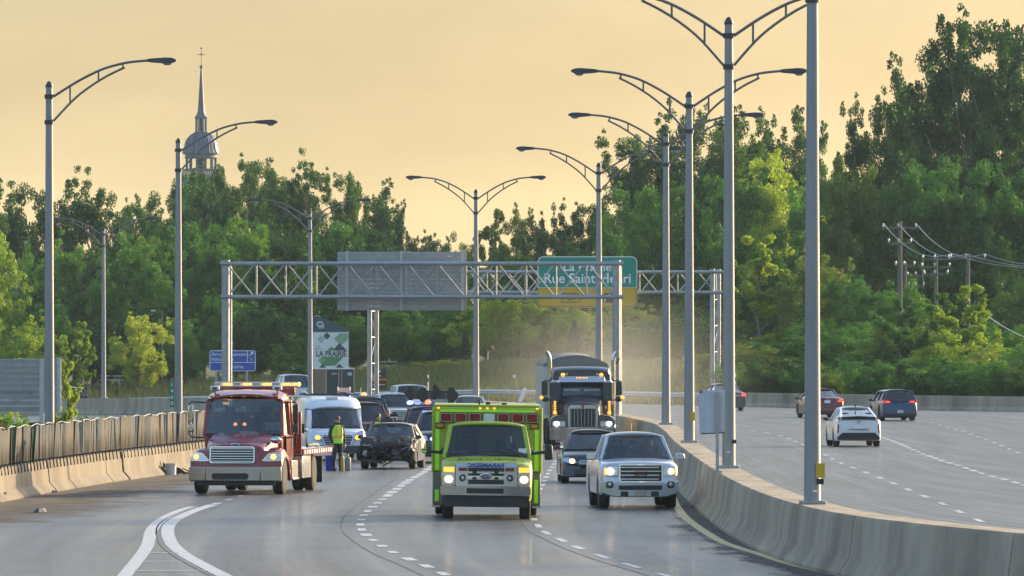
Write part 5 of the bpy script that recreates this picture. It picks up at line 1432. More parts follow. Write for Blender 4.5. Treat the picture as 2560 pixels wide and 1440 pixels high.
for j, (y, w, zt_) in enumerate(((2.7, 1.04, 2.86), (2.85, 1.08, 2.96), (3.6, 1.10, 2.98), (4.6, 1.10, 2.96))):
    v2.append([(-w, y, 1.2), (-w, y, zt_-.2), (-w*.93, y, zt_-.05), (-w*.6, y, zt_), (0, y, zt_+.015), (w*.6, y, zt_), (w*.93, y, zt_-.05), (w, y, zt_-.2), (w, y, 1.2)])
MB().loft(v2, True).build('sleeper', M_NAVY, v.root, smooth=40)
text('windscreen_lettering', 'KENWORTH', M_TEXTW, v.root, .115, (-.36, 1.865, 2.13), sx=.9)
text('windscreen_lettering', 'KENWORTH', M_TEXTW, v.root, .115, (.38, 1.865, 2.13), sx=.9)
MB().box(-.45, .45, 1.0, 14.8, .6, .95).build('chassis', M_BLACK, v.root)
# trailer: steel hopper with a domed tarp
M_HOP = mat('pale_hopper_steel', (.50, .50, .48), .5, .3, .15)
M_TARP = mat('grey_tarp', (.20, .20, .19), .8, var=.15, scale=2)
TX = -.06
MB().hexa([(-1.15+TX-.10, 6.0, 1.2), (1.22+TX-.1, 6.0, 1.2), (1.10+TX-.25, 15, 1.2), (-1.2+TX-.25, 15, 1.2), (-1.18+TX-.1, 6.0, 3.02), (1.27+TX-.1, 6.0, 3.02), (1.15+TX-.25, 15, 3.02), (-1.25+TX-.25, 15, 3.02)]).build('hopper', M_HOP, v.root, bevel=.02)
tr = []
for j in range(8):
    q = j/7; y = 5.95+9*q; ox = TX-.1-.2*q; hmp = .42*(1-.25*abs(2*q-1))
    tr.append([(ox-1.2, y, 3.0), (ox-1.18, y, 3.08)] + [(ox+1.16*t, y, 3.09+hmp*(1-abs(t)**2.2)) for t in np.linspace(-.95, .95, 9)] + [(ox+1.18, y, 3.08), (ox+1.2, y, 3.0)])
MB().loft(tr, True).build('tarp', M_TARP, v.root, smooth=50)
MB().tube([(1.22, 6.0, 3.05), (1.38, 5.95, 3.10), (1.42, 5.95, 3.22), (1.46, 5.95, 3.30)], .03, 6).build('tarp_crank', M_BLACK, v.root)
# ------------------------------------------------------------------ cars
def sedan(v, paintm, H=1.43, hood=.92, belt=.94, trunk=1.0, glass=None, r=.32, clear=.20, rear_glass=None):
    L, W = v.L, v.W
    v.body([(0, hood-.24), (.06, hood-.17), (.25, hood-.11), (.9, hood-.02), (1.15, belt), (3.3, belt+.01), (L-1.0, trunk-.01), (L-.25, trunk-.01), (L-.06, trunk-.05), (L, trunk-.12)], paintm, zb=clear, wheels=((.92, r+.05), (L-1.02, r+.05)))
    v.greenhouse(1.02, 1.85, 3.05, L-.75, belt-.01, H, W/2*.87, W/2*.64, paintm, glass or M_GLASS, rear_glass, zb1=trunk-.02, bp=(2.35,), wb1=W/2*.80, wt1=W/2*.62, curve=.18, rcurve=.12)
    v.wheels4(.92, L-1.02, r)
    MB().box(-W/2+.25, W/2-.25, .5, L-.5, clear-.04, clear+.1).build('underbody', M_BLACK, v.root)
def suv(v, paintm, H=1.68, hood=1.06, belt=1.10, glass=None, r=.36, clear=.26, roofm=None, back=.35):
    L, W = v.L, v.W
    v.body([(0, hood-.22), (.06, hood-.12), (.25, hood-.06), (.95, hood), (1.15, belt), (3.3, belt+.02), (L-.1, belt), (L, belt-.10)], paintm, zb=clear, wheels=((.92, r+.06), (L-.95, r+.06)), wf=[(0, .90), (.12, .95), (.45, .99), (.9, 1), (L-.5, 1), (L-.1, .96), (L, .92)])
    v.greenhouse(1.02, 1.68, L-.45, L-.12, belt-.01, H, W/2*.90, W/2*.72, paintm, glass or M_GLASS, M_GLASSD, bp=(2.4, 3.5), wb1=W/2*.88, wt1=W/2*.70, curve=.15, rcurve=.08, pil=.09, roofmat=roofm)
    v.wheels4(.92, L-.95, r, w=.24)
    MB().box(-W/2+.25, W/2-.25, .5, L-.5, clear-.06, clear+.1).build('underbody', M_BLACK, v.root)
def grille(v, pts, bars, m=None, frame=None, y=-.005):
    if frame:
        cx = sum(p[0] for p in pts)/len(pts); cz = sum(p[1] for p in pts)/len(pts)
        v.panel('grille_frame', [(cx+(a-cx)*1.07, cz+(b-cz)*1.18) for a, b in pts], y, .012, frame)
    v.panel('grille', pts, y-.014, .01, M_BLACK)
    z0 = min(p[1] for p in pts); z1 = max(p[1] for p in pts); x1 = max(p[0] for p in pts)
    for i in range(bars):
        z = z0+(z1-z0)*(i+.5)/bars; xw = x1*(.96 if i == bars//2 else .88)
        v.panel('grille_bar', [(-xw, z-.012), (xw, z-.012), (xw, z+.012), (-xw, z+.012)], y-.026, .016, m or M_CHROME)
def ring_badge(v, x, y, z, rx, rz, m=None, n=14, th=.012):
    MB().tube([(x+rx*math.cos(t), y, z+rz*math.sin(t)) for t in np.linspace(0, 2*math.pi, n)], th, 5).build('emblem', m or M_CHROME, v.root)

# silver pickup
M_SILVER = paint('silver_pickup_paint', (.45, .51, .60), .28, .5)
v = Veh('pickup_truck', 'silver pickup with lit headlights beside the median barrier', 'pickup truck', 1599, 188.7, 3.0, 1.88, 5.35, bow=.10, lean=.10, zl=.7)
f = lambda px: (px-1599)/106.0
g = lambda py: 4.04-(py-845)/106.0
L = v.L
v.body([(0, .98), (.05, 1.06), (.25, 1.10), (1.0, 1.15), (1.3, 1.18), (3.3, 1.18), (3.34, 1.14), (L, 1.14)], M_SILVER, zb=.34, wheels=((.95, .43), (4.25, .43)), wf=[(0, .93), (.12, .97), (.45, 1), (L, 1)])
v.greenhouse(1.15, 1.85, 3.05, 3.32, 1.18, 1.74, .83, .66, M_SILVER, M_GLASS, bp=(2.5,), wb1=.84, curve=.14, pil=.085)
v.wheels4(.95, 4.25, .375, w=.25)
v.panel('grille_surround', rrect(f(1548), f(1658), g(1207), g(1160), .05, 4), -.005, .02, M_SILVER)
grille(v, rrect(f(1551), f(1654), g(1203), g(1164), .03, 3), 4, M_ALU, M_CHROME, y=-.03)
text('lettering', 'GMC', mat('red_badge', (.12, .012, .012), .35), v.root, .125, (f(1601), -.10, g(1184)), bold=.004, sx=1.2, depth=.008)
for sx in (-1, 1):
    a, b = (f(1513), f(1544)) if sx < 0 else (f(1660), f(1690))
    o = v.panel('headlight', [(a, g(1190)), (b, g(1189)), (b, g(1168)), (a+.02, g(1167))], -.005, .02, M_HL)
    MB(v.D).ball(((a+b)/2-.03*(1 if sx < 0 else -1), -.035, g(1179)), .095 if sx < 0 else .07, .03, .085 if sx < 0 else .07).build('bulb', M_HLON, o)
    v.panel('turn_signal', [((b if sx > 0 else a)-.02, g(1188)), ((b if sx > 0 else a)+.02, g(1188)), ((b if sx > 0 else a)+.02, g(1170)), ((b if sx > 0 else a)-.02, g(1170))], -.015, .02, M_AMB)
    x = f(1524) if sx < 0 else f(1677)
    v.panel('fog_recess', rrect(x-.085, x+.085, g(1221), g(1204), .05, 3), -.07, .012, M_BLACK)
    MB(v.D).ball((x, -.085, g(1212)), .05, .02, .05).build('fog_lamp', M_HL, v.root)
    v.panel('tow_hook_recess', [(sx*.36-.09, g(1241)), (sx*.36+.09, g(1241)), (sx*.36+.09, g(1229)), (sx*.36-.09, g(1229))], -.065, .012, M_BLACK)
v.panel('bumper', [(-.93, g(1232)), (-.60, g(1243)), (.60, g(1243)), (.93, g(1232)), (.93, g(1203)), (.62, g(1207)), (-.62, g(1207)), (-.93, g(1203))], -.02, .05, M_SILVER, bevel=.02)
v.panel('air_intake', [(f(1547), g(1225)), (f(1654), g(1225)), (f(1656), g(1214)), (f(1546), g(1214))], -.07, .012, M_BLACK)
v.panel('skid_plate', [(f(1586), g(1240)), (f(1616), g(1240)), (f(1617), g(1227)), (f(1585), g(1227))], -.07, .015, M_ALU)
v.panel('valance', [(-.85, .30), (.85, .30), (.90, .42), (-.90, .42)], .0, .03, M_BLACK)
v.mirrors(.86, 1.30, 1.22, M_SILVER, .22, .18, .10)
MB().box(-.1, .1, 1.75, 1.83, 1.52, 1.58).build('inner_mirror', M_BLACK, v.root)
MB().cyl((-.02, 2.6, 1.76), (-.02, 2.75, 2.0), .008, None, 5).build('antenna', M_BLACK, v.root)
person_bust(v.root, 'pickup driver in dark clothes behind the windscreen', .38, 2.05, 1.33, M_DARK)
person_bust(v.root, 'passenger beside the pickup driver', -.38, 2.1, 1.31, M_DARK)

# dark grey sedan
M_GREYP = paint('dark_grey_sedan_paint', (.045, .05, .062), .25, .4)
v = Veh('sedan', 'dark grey sedan half hidden behind the silver pickup', 'car', 1485, 222, 1.5, 1.82, 4.8, 'cars coming towards the camera', bow=.18, lean=.5, zl=.35)
sedan(v, M_GREYP, 1.42, .90, .95, 1.02)
g = lambda py: 4.04-(py-845)/90.0
hl = [(.48, .56), (.68, .55), (.86, .62), (.86, .70), (.70, .72), (.50, .64)]
v.lamp(hl, -.02, M_HLON, (.60, .62), .075)
grille(v, [(-.46, .66), (-.38, .52), (.38, .52), (.46, .66)], 3, M_CHROME)
ring_badge(v, 0, -.02, .63, .085, .055); ring_badge(v, 0, -.025, .64, .035, .05); ring_badge(v, 0, -.028, .66, .055, .025)
v.panel('air_intake', [(-.50, .26), (.50, .26), (.56, .40), (-.56, .40)], -.01, .012, M_BLACK)
v.mirrors(.84, 1.15, .98, M_GREYP, .19, .13, .06)
person_bust(v.root, 'driver of the dark grey sedan', .36, 2.1, 1.05, M_DARK)

# wrecked car: silver body with the whole nose torn off
M_CHAMP = paint('charcoal_silver_paint', (.115, .12, .128), .32, .5)
M_WRECK = mat('exposed_engine_bay', (.016, .016, .017), .6, .3, .4, 6, bump=.5)
v = Veh('wrecked_car', 'wrecked silver car with its front torn away, facing the camera', 'car', 965, 246, -5.0, 1.74, 4.3, bow=.05, lean=.1)
L = v.L
v.body([(.55, .80), (1.05, .90), (3.0, .92), (L-.5, .95), (L, .84)], M_CHAMP, zb=.24, wheels=((.85, .36), (L-.85, .36)), y0=.55, wf=[(.55, .97), (1.0, 1), (L-.6, 1), (L, .9)])
v.greenhouse(.95, 1.62, 3.2, L-.35, .91, 1.36, .78, .62, M_CHAMP, glass_mat('cracked_clear_glass', (.62, .68, .68), .22), zb1=.95, bp=(2.3,), wb1=.73, wt1=.58, curve=.14, blackpil=M_CHAMP)
random.seed(11)
def crumple(rows_fn, nu, nv, amp, name, m, seed):
    random.seed(seed)
    rows = []
    for j in range(nv):
        rows.append([tuple(c+random.uniform(-amp, amp) for c in rows_fn(i/(nu-1), j/(nv-1))) for i in range(nu)])
    return MB().grid(rows).build(name, m, v.root, smooth=20, solid=.012)
M_SHARD = mat('torn_grey_plastic', (.06, .06, .065), .5, .2, .4, 7)
crumple(lambda a, b: (-.80+1.6*a, .66-.55*b+.10*math.sin(a*7), .99-.05*b-.20*b*b+.07*math.sin(a*9+b*3)*b), 18, 7, .045, 'crumpled_hood', M_BLACK, 1)
crumple(lambda a, b: (-.70+1.40*a, .26+.16*math.sin(a*11+b*5), .30+.40*b+.08*math.sin(a*8)*b), 20, 10, .10, 'torn_front', M_WRECK, 2)
crumple(lambda a, b: (-.88+.16*b, .05+.8*a, .36+.46*b), 9, 7, .06, 'torn_fender', M_BLACK, 3)
crumple(lambda a, b: (.76+.10*b, .12+.7*a, .34+.50*b), 9, 7, .045, 'torn_fender', M_SHARD, 4)
crumple(lambda a, b: (.55+.28*a, .05+.1*math.sin(a*6), .22+.5*b), 7, 7, .07, 'hanging_liner', M_BLACK, 5)
crumple(lambda a, b: (-.45+.5*a, .02+.08*math.sin(a*9), .50+.22*b), 8, 6, .07, 'bent_panel', M_SHARD, 6)
crumple(lambda a, b: (.05+.45*a, .04+.08*math.sin(a*7), .32+.2*b), 8, 5, .07, 'bent_panel', M_SHARD, 7)
for k in range(26):
    a = Vector((random.uniform(-.75, .72), random.uniform(-.06, .2), random.uniform(.26, .80)))
    MB().tube([a, a+Vector((random.uniform(-.2, .2), random.uniform(-.08, .05), random.uniform(-.1, .1))), a+Vector((random.uniform(-.35, .35), random.uniform(-.05, .05), random.uniform(-.22, .1)))], random.uniform(.01, .028), 5).build('broken_pipe', random.choice([M_BLACK, M_WRECK, M_LAMP, M_SHARD, M_STEEL]), v.root)
MB().box(-.45, .45, .12, .20, .36, .66).build('radiator', M_WRECK, v.root, bevel=.02)
MB().box(-.35, .15, .2, .6, .45, .80).build('engine_block', M_WRECK, v.root, bevel=.05)
MB().bar((-.70, .1, .72), (.68, .14, .76), .05).build('radiator_support', M_LAMP, v.root)
MB().box(-.80, -.66, .10, .20, .30, .58).build('hanging_headlight', M_LENS, v.root, bevel=.03).rotation_euler = (0, R(8), 0)
MB().bar((-.75, .02, .30), (-.2, -.05, .22), .06).build('bumper_remnant', M_BLACK, v.root)
MB().bar((.1, .0, .26), (.65, .08, .32), .05).build('bumper_remnant', M_BLACK, v.root)
v.wheels4(.85, L-.85, .31, w=.21)
v.mirrors(.78, 1.05, .98, M_BLACK, .17, .13, .05)
MB().box(-.11, .11, 1.5, 1.55, 1.30, 1.37).build('inner_mirror', M_BLACK, v.root)
MB().box(.870, .878, 1.2, 2.2, .40, .88).build('door', M_CHAMP, v.root, bevel=.02)

# white van
M_VANW = paint('white_van_paint', (.66, .70, .77), .35, .0, .04)
v = Veh('van', 'white panel van with roof rack and ladder behind the tow truck', 'van', 845, 263, 6.5, 1.94, 5.6, bow=.16, lean=.3, zl=.6)
f = lambda px: (px-845)/76.0
g = lambda py: 4.04-(py-845)/76.0
v.body([(0, .82), (.06, .92), (.3, .98), (.85, 1.08), (1.2, 1.12), (5.6, 1.12)], M_VANW, zb=.25, wheels=((.95, .38), (4.5, .38)), wf=[(0, .90), (.15, .96), (.6, 1), (5.6, 1)])
v.greenhouse(.75, 1.45, 2.0, 2.1, 1.10, 1.72, .84, .80, M_VANW, M_GLASS, wb1=.94, wt1=.90, curve=.20, pil=.09, solid_rear=True, crown=.10, zt1=1.82)
rings = []
for y, zt_, w in ((1.38, 1.72, .80), (1.6, 1.88, .87), (1.9, 1.99, .90), (2.4, 2.06, .91), (4.0, 2.09, .91), (5.5, 2.06, .90), (5.6, 2.0, .88)):
    zb_ = 1.70 if y < 1.95 else 1.10
    rings.append([(-w*1.03, y, zb_), (-w, y, zt_-.12), (-w*.92, y, zt_-.03), (-w*.6, y-.08*(y < 2), zt_+.02), (0, y-.14*(y < 2), zt_+.03), (w*.6, y-.08*(y < 2), zt_+.02), (w*.92, y, zt_-.03), (w, y, zt_-.12), (w*1.03, y, zb_)])
MB().loft(rings, True).build('cargo_body', M_VANW, v.root, smooth=45)
grille(v, [(-.50, .78), (-.40, .52), (.40, .52), (.50, .78), (.44, .84), (-.44, .84)], 4, M_LENS, M_CHROME)
hl = [(.52, .70), (.74, .68), (.86, .92), (.84, 1.0), (.70, .96), (.54, .86)]
v.lamp(hl, -.01, mat('amber_turn_lit', (.95, .55, .1), .2, emit=(1, .48, .06), estr=1.0), (.66, .76), .09)
v.panel('bumper', [(-.92, .28), (.92, .28), (.92, .50), (-.92, .50)], -.02, .05, mat('dark_grey_bumper', (.07, .075, .085), .5), bevel=.02)
for sx in (-1, 1): MB().box(sx*.38-.17, sx*.38+.17, .60, .66, 1.065, 1.085).build('hood_vent', M_BLACK, v.root)
v.mirrors(.92, .95, 1.05, M_BLACK, .20, .32, .10)
v.wheels4(.95, 4.5, .345, w=.22)
for x in (-.75, .72): MB().cyl((x, 1.7, 2.14), (x*.95, 5.4, 2.26), .025, None, 6).build('roof_rack_rail', M_ALU, v.root)
for yy in (1.9, 2.9, 3.9, 5.0): MB().bar((-.85, yy, 2.16), (.85, yy, 2.16), .05).build('roof_rack_bar', M_LAMP, v.root)
MB().box(-.22, .16, 1.72, 1.95, 2.02, 2.10).build('roof_vent', M_WHITE, v.root, bevel=.02)
M_LADDER = mat('orange_ladder_fibreglass', (.62, .42, .32), .5)
ld = empty('ladder', v.root.location, v.root.rotation_euler); tag(ld, 'pale orange ladder lying on the white van roof rack', 'ladder')
for x in (.30, .70): MB().bar((x, 3.2, 2.24), (x+.35, 7.0, 2.34), .05, .09).build('rail', M_LADDER, ld)
for k in range(12):
    q = k/11; MB().cyl((.30+.35*q, 3.3+3.6*q, 2.25+.09*q), (.70+.35*q, 3.3+3.6*q, 2.25+.09*q), .02, None, 6).build('rung', M_LADDER, ld)

# other vehicles held up at the scene
GS = 'vehicles stopped behind the crash'
M_WINE = paint('wine_red_paint', (.10, .012, .022))
v = Veh('suv', 'wine red SUV just behind the white van', 'car', 912, 285, 3, 1.84, 4.6, GS)
suv(v, M_WINE, 1.68)
v.lamp([(.55, .72), (.80, .74), (.84, .86), (.58, .82)], -.01, None, (0, 0), .05)
grille(v, [(-.5, .84), (-.44, .62), (.44, .62), (.5, .84)], 3); ring_badge(v, 0, -.05, .76, .09, .06)
v.panel('air_intake', [(-.6, .32), (.6, .32), (.66, .54), (-.66, .54)], -.01, .012, M_BLACK)
v.mirrors(.88, 1.2, 1.12, M_WINE)
M_DGRN = paint('black_suv_paint', (.018, .022, .024))
v = Veh('police_suv', 'dark SUV with a roof light bar behind the wine red SUV', 'car', 917, 302, 3, 1.95, 4.9, GS)
suv(v, M_DGRN, 1.74)
v.lamp([(.60, .74), (.84, .78), (.86, .92), (.64, .88)], -.01, None, (0, 0), .05)
grille(v, [(-.5, .95), (-.44, .66), (.44, .66), (.5, .95)], 3, M_LAMP)
v.mirrors(.92, 1.2, 1.14, M_BLACK)
MB().box(-.55, .55, 2.2, 2.5, 1.80, 1.86).build('light_bar', M_LENS, v.root, bevel=.02)
MB().ball((-.50, 2.3, 1.86), .09, .06, .08).build('blue_beacon', M_BLUEON, v.root)
MB().ball((-.03, 2.3, 1.88), .10, .06, .08).build('amber_beacon', mat('orange_beacon_lit', (1, .3, .05), .3, emit=(1, .22, .03), estr=2), v.root)
MB().cyl((-.15, 2.35, 1.86), (-.15, 2.35, 2.15), .012, None, 5).build('antenna', M_WHITE, v.root)
M_PEARL = paint('pearl_white_paint', (.60, .64, .70), .3, .1)
v = Veh('suv', 'white SUV with wide chrome grille behind the officers', 'car', 993, 345, 4, 1.86, 4.7, GS)
suv(v, M_PEARL, 1.60, 1.0, 1.05)
v.lamp([(.52, .74), (.82, .82), (.84, .92), (.60, .88)], -.01, None, (0, 0), .05)
grille(v, [(-.46, .92), (-.52, .76), (-.3, .58), (.3, .58), (.52, .76), (.46, .92)], 4); text('emblem', 'H', M_CHROME, v.root, .13, (0, -.07, .84), sx=1.3)
v.panel('air_intake', [(-.6, .30), (.6, .30), (.7, .50), (-.7, .50)], -.01, .012, M_BLACK)
v.mirrors(.88, 1.2, 1.08, M_BLACK)
v = Veh('suv', 'white minivan partly hidden behind the black arrow board', 'car', 1036, 400, 6, 1.95, 5.0, GS)
suv(v, M_PEARL, 1.66, .98, 1.04)
v.lamp([(.55, .70), (.82, .76), (.84, .88), (.60, .84)], -.01, None, (0, 0), .05)
grille(v, [(-.45, .80), (-.4, .62), (.4, .62), (.45, .80)], 3)
v.mirrors(.92, 1.2, 1.08, M_PEARL)
v = Veh('sedan', 'white car whose roof shows above the ambulance', 'car', 1176, 335, 2, 1.80, 4.6, GS)
sedan(v, M_PEARL, 1.56, .96, 1.0, 1.06)
v.lamp([(.55, .62), (.80, .64), (.84, .74), (.58, .70)], -.01, None, (0, 0), .05)
grille(v, [(-.4, .66), (-.34, .52), (.34, .52), (.4, .66)], 2)
M_POLB = paint('police_black_paint', (.014, .016, .02))
def police(px, d, yaw, label, bar):
    v = Veh('police_suv', label, 'police car', px, d, yaw, 1.96, 4.9, GS)
    suv(v, M_POLB, 1.62, 1.04, 1.08)
    hl = [(.60, .72), (.86, .76), (.88, .92), (.64, .88)]
    v.lamp(hl, -.01, None, (0, 0), .05)
    grille(v, [(-.5, .94), (-.44, .64), (.44, .64), (.5, .94)], 3, M_LAMP)
    v.panel('air_intake', [(-.6, .32), (.6, .32), (.66, .52), (-.66, .52)], -.01, .012, M_BLACK)
    v.panel('hood_stripe', [(-.92, 1.0), (-.3, 1.02), (-.3, 1.05), (-.92, 1.03)], .0, .008, M_WHITE)
    v.mirrors(.92, 1.2, 1.12, M_BLACK)
    MB().ball((-.46, -.07, .78), .07, .04, .06).build('grille_strobe', M_BLUEON, v.root)
    MB().box(-.75, .75, 1.86, 1.90, 1.52, 1.57).build('visor_bar', M_BLACK, v.root)
    for x in (-.22, .02): MB().box(x-.09, x+.09, 1.83, 1.86, 1.48, 1.54).build('visor_strobe', M_BLUEON, v.root)
    if bar:
        MB().box(-.80, .80, 2.4, 2.7, 1.68, 1.76).build('light_bar', mat('smoked_light_bar', (.10, .12, .25), .2, spec=.7), v.root, bevel=.025)
        MB().ball((-.72, 2.42, 1.80), .11, .07, .075).build('blue_beacon', M_BLUEON, v.root)
        MB().ball((-.10, 2.42, 1.82), .095, .07, .08).build('red_beacon', M_REDON, v.root)
        MB().ball((-.45, 2.42, 1.77), .10, .05, .04).build('blue_beacon', mat('blue_lamp_dim', (.1, .12, .6), .25, emit=(.2, .25, 1), estr=1.2), v.root)
    return v
police(1084, 274, 3, 'black police SUV with blue and red roof lights, beside the ambulance', True)
police(1116, 258, 2, 'black police SUV closest behind the ambulance, blue grille light on', False)

# cars driving away on the right
M_GLASSR = glass_mat('sky_reflecting_glass', (.16, .19, .20), .5)
GA = 'cars driving away in the right carriageway'
def tail(v, pts, lit=False, name='tail_light'):
    return v.pair(name, pts, 0, .015, mat('tail_red_lit', (.4, .02, .02), .25, emit=(1, .08, .04), estr=.8) if lit else M_RED, True)
M_PRW = paint('pearl_hatch_paint', (.68, .71, .76), .3, .05)
v = Veh('hatchback', 'white hybrid hatchback driving away, black diffuser and split rear glass', 'car', 2147, 297, 3.0, 1.77, 4.55, GA, away=True, rbow=.12, rlean=.15)
L = v.L
v.body([(0, .70), (.1, .76), (.9, .90), (1.1, .95), (2.8, .98), (L-.6, 1.04), (L-.12, 1.02), (L, .95)], M_PRW, zb=.22, wheels=((.95, .37), (3.62, .37)))
v.greenhouse(.95, 1.95, 2.9, L-.10, .96, 1.44, .76, .56, M_PRW, M_GLASS, zb1=1.08, bp=(2.3,), wb1=.66, wt1=.52, rcurve=.14, blackpil=M_PRW, rglass=M_GLASSR, crown=.03)
v.wheels4(.95, 3.62, .32)
v.rpanel('upper_rear_glass', [(-.70, 1.02), (.70, 1.02), (.72, 1.10), (0, 1.14), (-.72, 1.10)], .03, M_BLACK)
tail(v, [(.50, 1.02), (.76, 1.00), (.78, 1.09), (.50, 1.09)])
tail(v, [(.74, .52), (.80, .52), (.78, .86), (.72, .80)], False, 'lower_tail_light')
v.rpanel('diffuser', [(-.78, .25), (.78, .25), (.80, .34), (.60, .52), (-.60, .52), (-.80, .34)], .03, M_BLACK)
v.rpanel('tailgate_crease', [(-.40, .64), (.40, .64), (.34, .66), (-.34, .66)], .012, M_LAMP)
v.plate(.74, True); ring_badge(v, 0, L+.03, .92, .05, .035, mat('badge_blue', (.05, .08, .3), .3))
MB().cyl((0, L-1.4, 1.46), (0, L-1.3, 1.53), .015, .03, 6).build('antenna', M_BLACK, v.root)
v.mirrors(.80, 1.15, 1.0, M_BLACK, .18, .13, .05)
M_BLU = paint('deep_blue_paint', (.018, .045, .115))
v = Veh('hatchback', 'blue hatchback driving away at far right', 'car', 2251, 390, 7, 1.78, 4.3, GA, away=True, rbow=.14, rlean=.2)
suv(v, M_BLU, 1.47, .92, .98, r=.33, clear=.2)
tail(v, [(.45, .90), (.86, .86), (.86, 1.02), (.60, 1.03)], True); v.plate(.45, True, m=M_LENS)
text('emblem', 'H', M_CHROME, v.root, .12, (0, v.L+.05, .93), rot=(R(90), 0, R(180)), sx=1.3)
v.rpanel('rear_bumper', [(-.8, .22), (.8, .22), (.84, .36), (-.84, .36)], .02, M_BLACK); v.mirrors(.84, 1.15, 1.0, M_BLACK, .18, .13, .05)
tail(v, [(.62, .46), (.80, .46), (.80, .53), (.62, .53)], False, 'reflector')
M_REDC = paint('brick_red_paint', (.14, .022, .022))
v = Veh('sedan', 'red sedan driving away, sun glint on its right corner', 'car', 2069, 404, 8, 1.80, 4.6, GA, away=True, rbow=.14, rlean=.15)
sedan(v, M_REDC, 1.43, .90, .95, 1.03, rear_glass=M_GLASSR)
tail(v, [(.52, .80), (.84, .82), (.86, .93), (.60, .95)], True); v.plate(.82, True); ring_badge(v, 0, v.L+.02, .94, .06, .035)
v.rpanel('rear_bumper', [(-.7, .22), (.7, .22), (.74, .34), (-.74, .34)], .02, M_BLACK); v.mirrors(.84, 1.15, .98, M_BLACK, .18, .13, .05)
M_DSED = paint('black_sedan_paint', (.02, .022, .03))
v = Veh('sedan', 'dark sedan driving away, half behind the white sign board', 'car', 1829, 444, 12, 1.80, 4.6, GA, away=True, rbow=.12)
sedan(v, M_DSED, 1.46, .92, .98, 1.05, rear_glass=M_GLASSR)
tail(v, [(.56, .80), (.84, .80), (.86, .98), (.60, .98)], True); v.plate(.72, True); v.rpanel('trunk_chrome', [(-.5, .84), (.5, .84), (.5, .87), (-.5, .87)], .015, M_CHROME)
v = Veh('suv', 'dark SUV with painted roof highlight on the far carriageway at left', 'car', 191, 522, 24, 1.85, 4.5, GA, away=True, rbow=.12)
suv(v, M_DSED, 1.66, roofm=M_PEARL); tail(v, [(.70, .85), (.84, .85), (.84, 1.05), (.70, 1.05)]); v.plate(.86, True)  # pearl roof colour stands in for the highlight on a dark roof
v = Veh('pickup_truck', 'white pickup towing the black trailer on the far carriageway', 'pickup truck', 766, 490, 17, 1.95, 5.6, away=True, rbow=.04, dz=.1)
L = v.L
v.body([(0, 1.05), (.1, 1.14), (1.3, 1.22), (3.4, 1.22), (3.44, 1.20), (L, 1.20)], M_PEARL, zb=.45, wheels=((1.0, .44), (4.5, .44)), wf=[(0, .93), (.4, 1), (L, 1)])
v.greenhouse(1.2, 1.85, 3.1, 3.4, 1.22, 2.0, .90, .74, M_PEARL, M_GLASSD, bp=(2.5,), wb1=.90)
v.wheels4(1.0, 4.5, .40, w=.26); tail(v, [(.82, .80), (.96, .80), (.96, 1.12), (.82, 1.12)]); v.plate(.65, True)
v.rpanel('rear_bumper', [(-.95, .50), (.95, .50), (.95, .68), (-.95, .68)], .05, M_CHROME)
v = Veh('cargo_trailer', 'black enclosed cargo trailer with a brown side and two rear doors', 'trailer', 850, 482, 17, 1.75, 3.4, away=True)
MB().box(-.875, .875, 0, 3.4, .45, 2.42).build('box_body', mat('brown_trailer_side', (.10, .085, .07), .55, var=.15), v.root, bevel=.02)
MB().box(-.885, .885, -.02, 3.42, 2.42, 2.50).build('roof', M_PEARL, v.root, bevel=.02)
for sx in (-1, 1):
    MB().box(sx*.43-.39, sx*.43+.39, 3.405, 3.43, .52, 2.36).build('rear_door', M_LAMP, v.root, bevel=.01)
    MB().box(sx*.87-.03, sx*.87+.03, 3.38, 3.44, .45, 2.42).build('corner_post', M_ALU, v.root)
    MB().cyl((sx*.09, 3.45, .6), (sx*.09, 3.45, 2.3), .02, None, 6).build('door_bar', M_ALU, v.root)
    wheel(v.root, sx*.95, 1.8, .33, .2)
MB().box(-.74, -.46, 3.435, 3.445, 2.05, 2.25).build('notice', mat('pale_teal_notice', (.35, .5, .52), .6), v.root)
MB().box(.2, .55, 3.436, 3.446, 2.12, 2.2).build('notice', M_LENS, v.root)
MB().bar((0, -.9, .5), (0, .2, .5), .1).build('drawbar', M_LAMP, v.root)

# black flip-up arrow board, seen from behind, on its trailer
x, d = AX(1080, 318), 318.0
ab = empty('arrow_board', (x, d, 0)); tag(ab, 'black double-arrow traffic board behind the police cars, seen from behind', 'traffic sign')
aw = lambda px: AX(px, d)-x
az_ = lambda py: AZ(py, d)
MB().box(aw(1030), aw(1126), 0, .06, az_(998), az_(976)).build('board', M_LAMP, ab, bevel=.01)
for i, (x0_, x1_, zc, hh) in enumerate(((1011, 1034, 984, 19), (1040, 1068, 988, 19))):
    pts = [(aw(x0_), az_(zc)), (aw(x0_+13), az_(zc-hh)), (aw(x1_-4), az_(zc-hh)), (aw(x1_), az_(zc-hh+7)), (aw(x1_), az_(zc+hh-5)), (aw(x1_-6), az_(zc+hh)), (aw(x0_+13), az_(zc+hh-2))]
    MB().prism(pts, -.03-.02*i, -.005-.02*i).build('arrow_head', M_BLACK, ab, smooth=0)
for i, (x0_, x1_, zc, hh) in enumerate(((1082, 1105, 980, 19), (1120, 1148, 988, 20))):
    pts = [(aw(x1_), az_(zc)), (aw(x1_-14), az_(zc+hh)), (aw(x0_), az_(zc+hh)), (aw(x0_), az_(zc-hh+6)), (aw(x0_+4), az_(zc-hh)), (aw(x1_-16), az_(zc-hh))]
    MB().prism(pts, -.03-.02*i, -.005-.02*i).build('arrow_head', M_BLACK, ab, smooth=0)
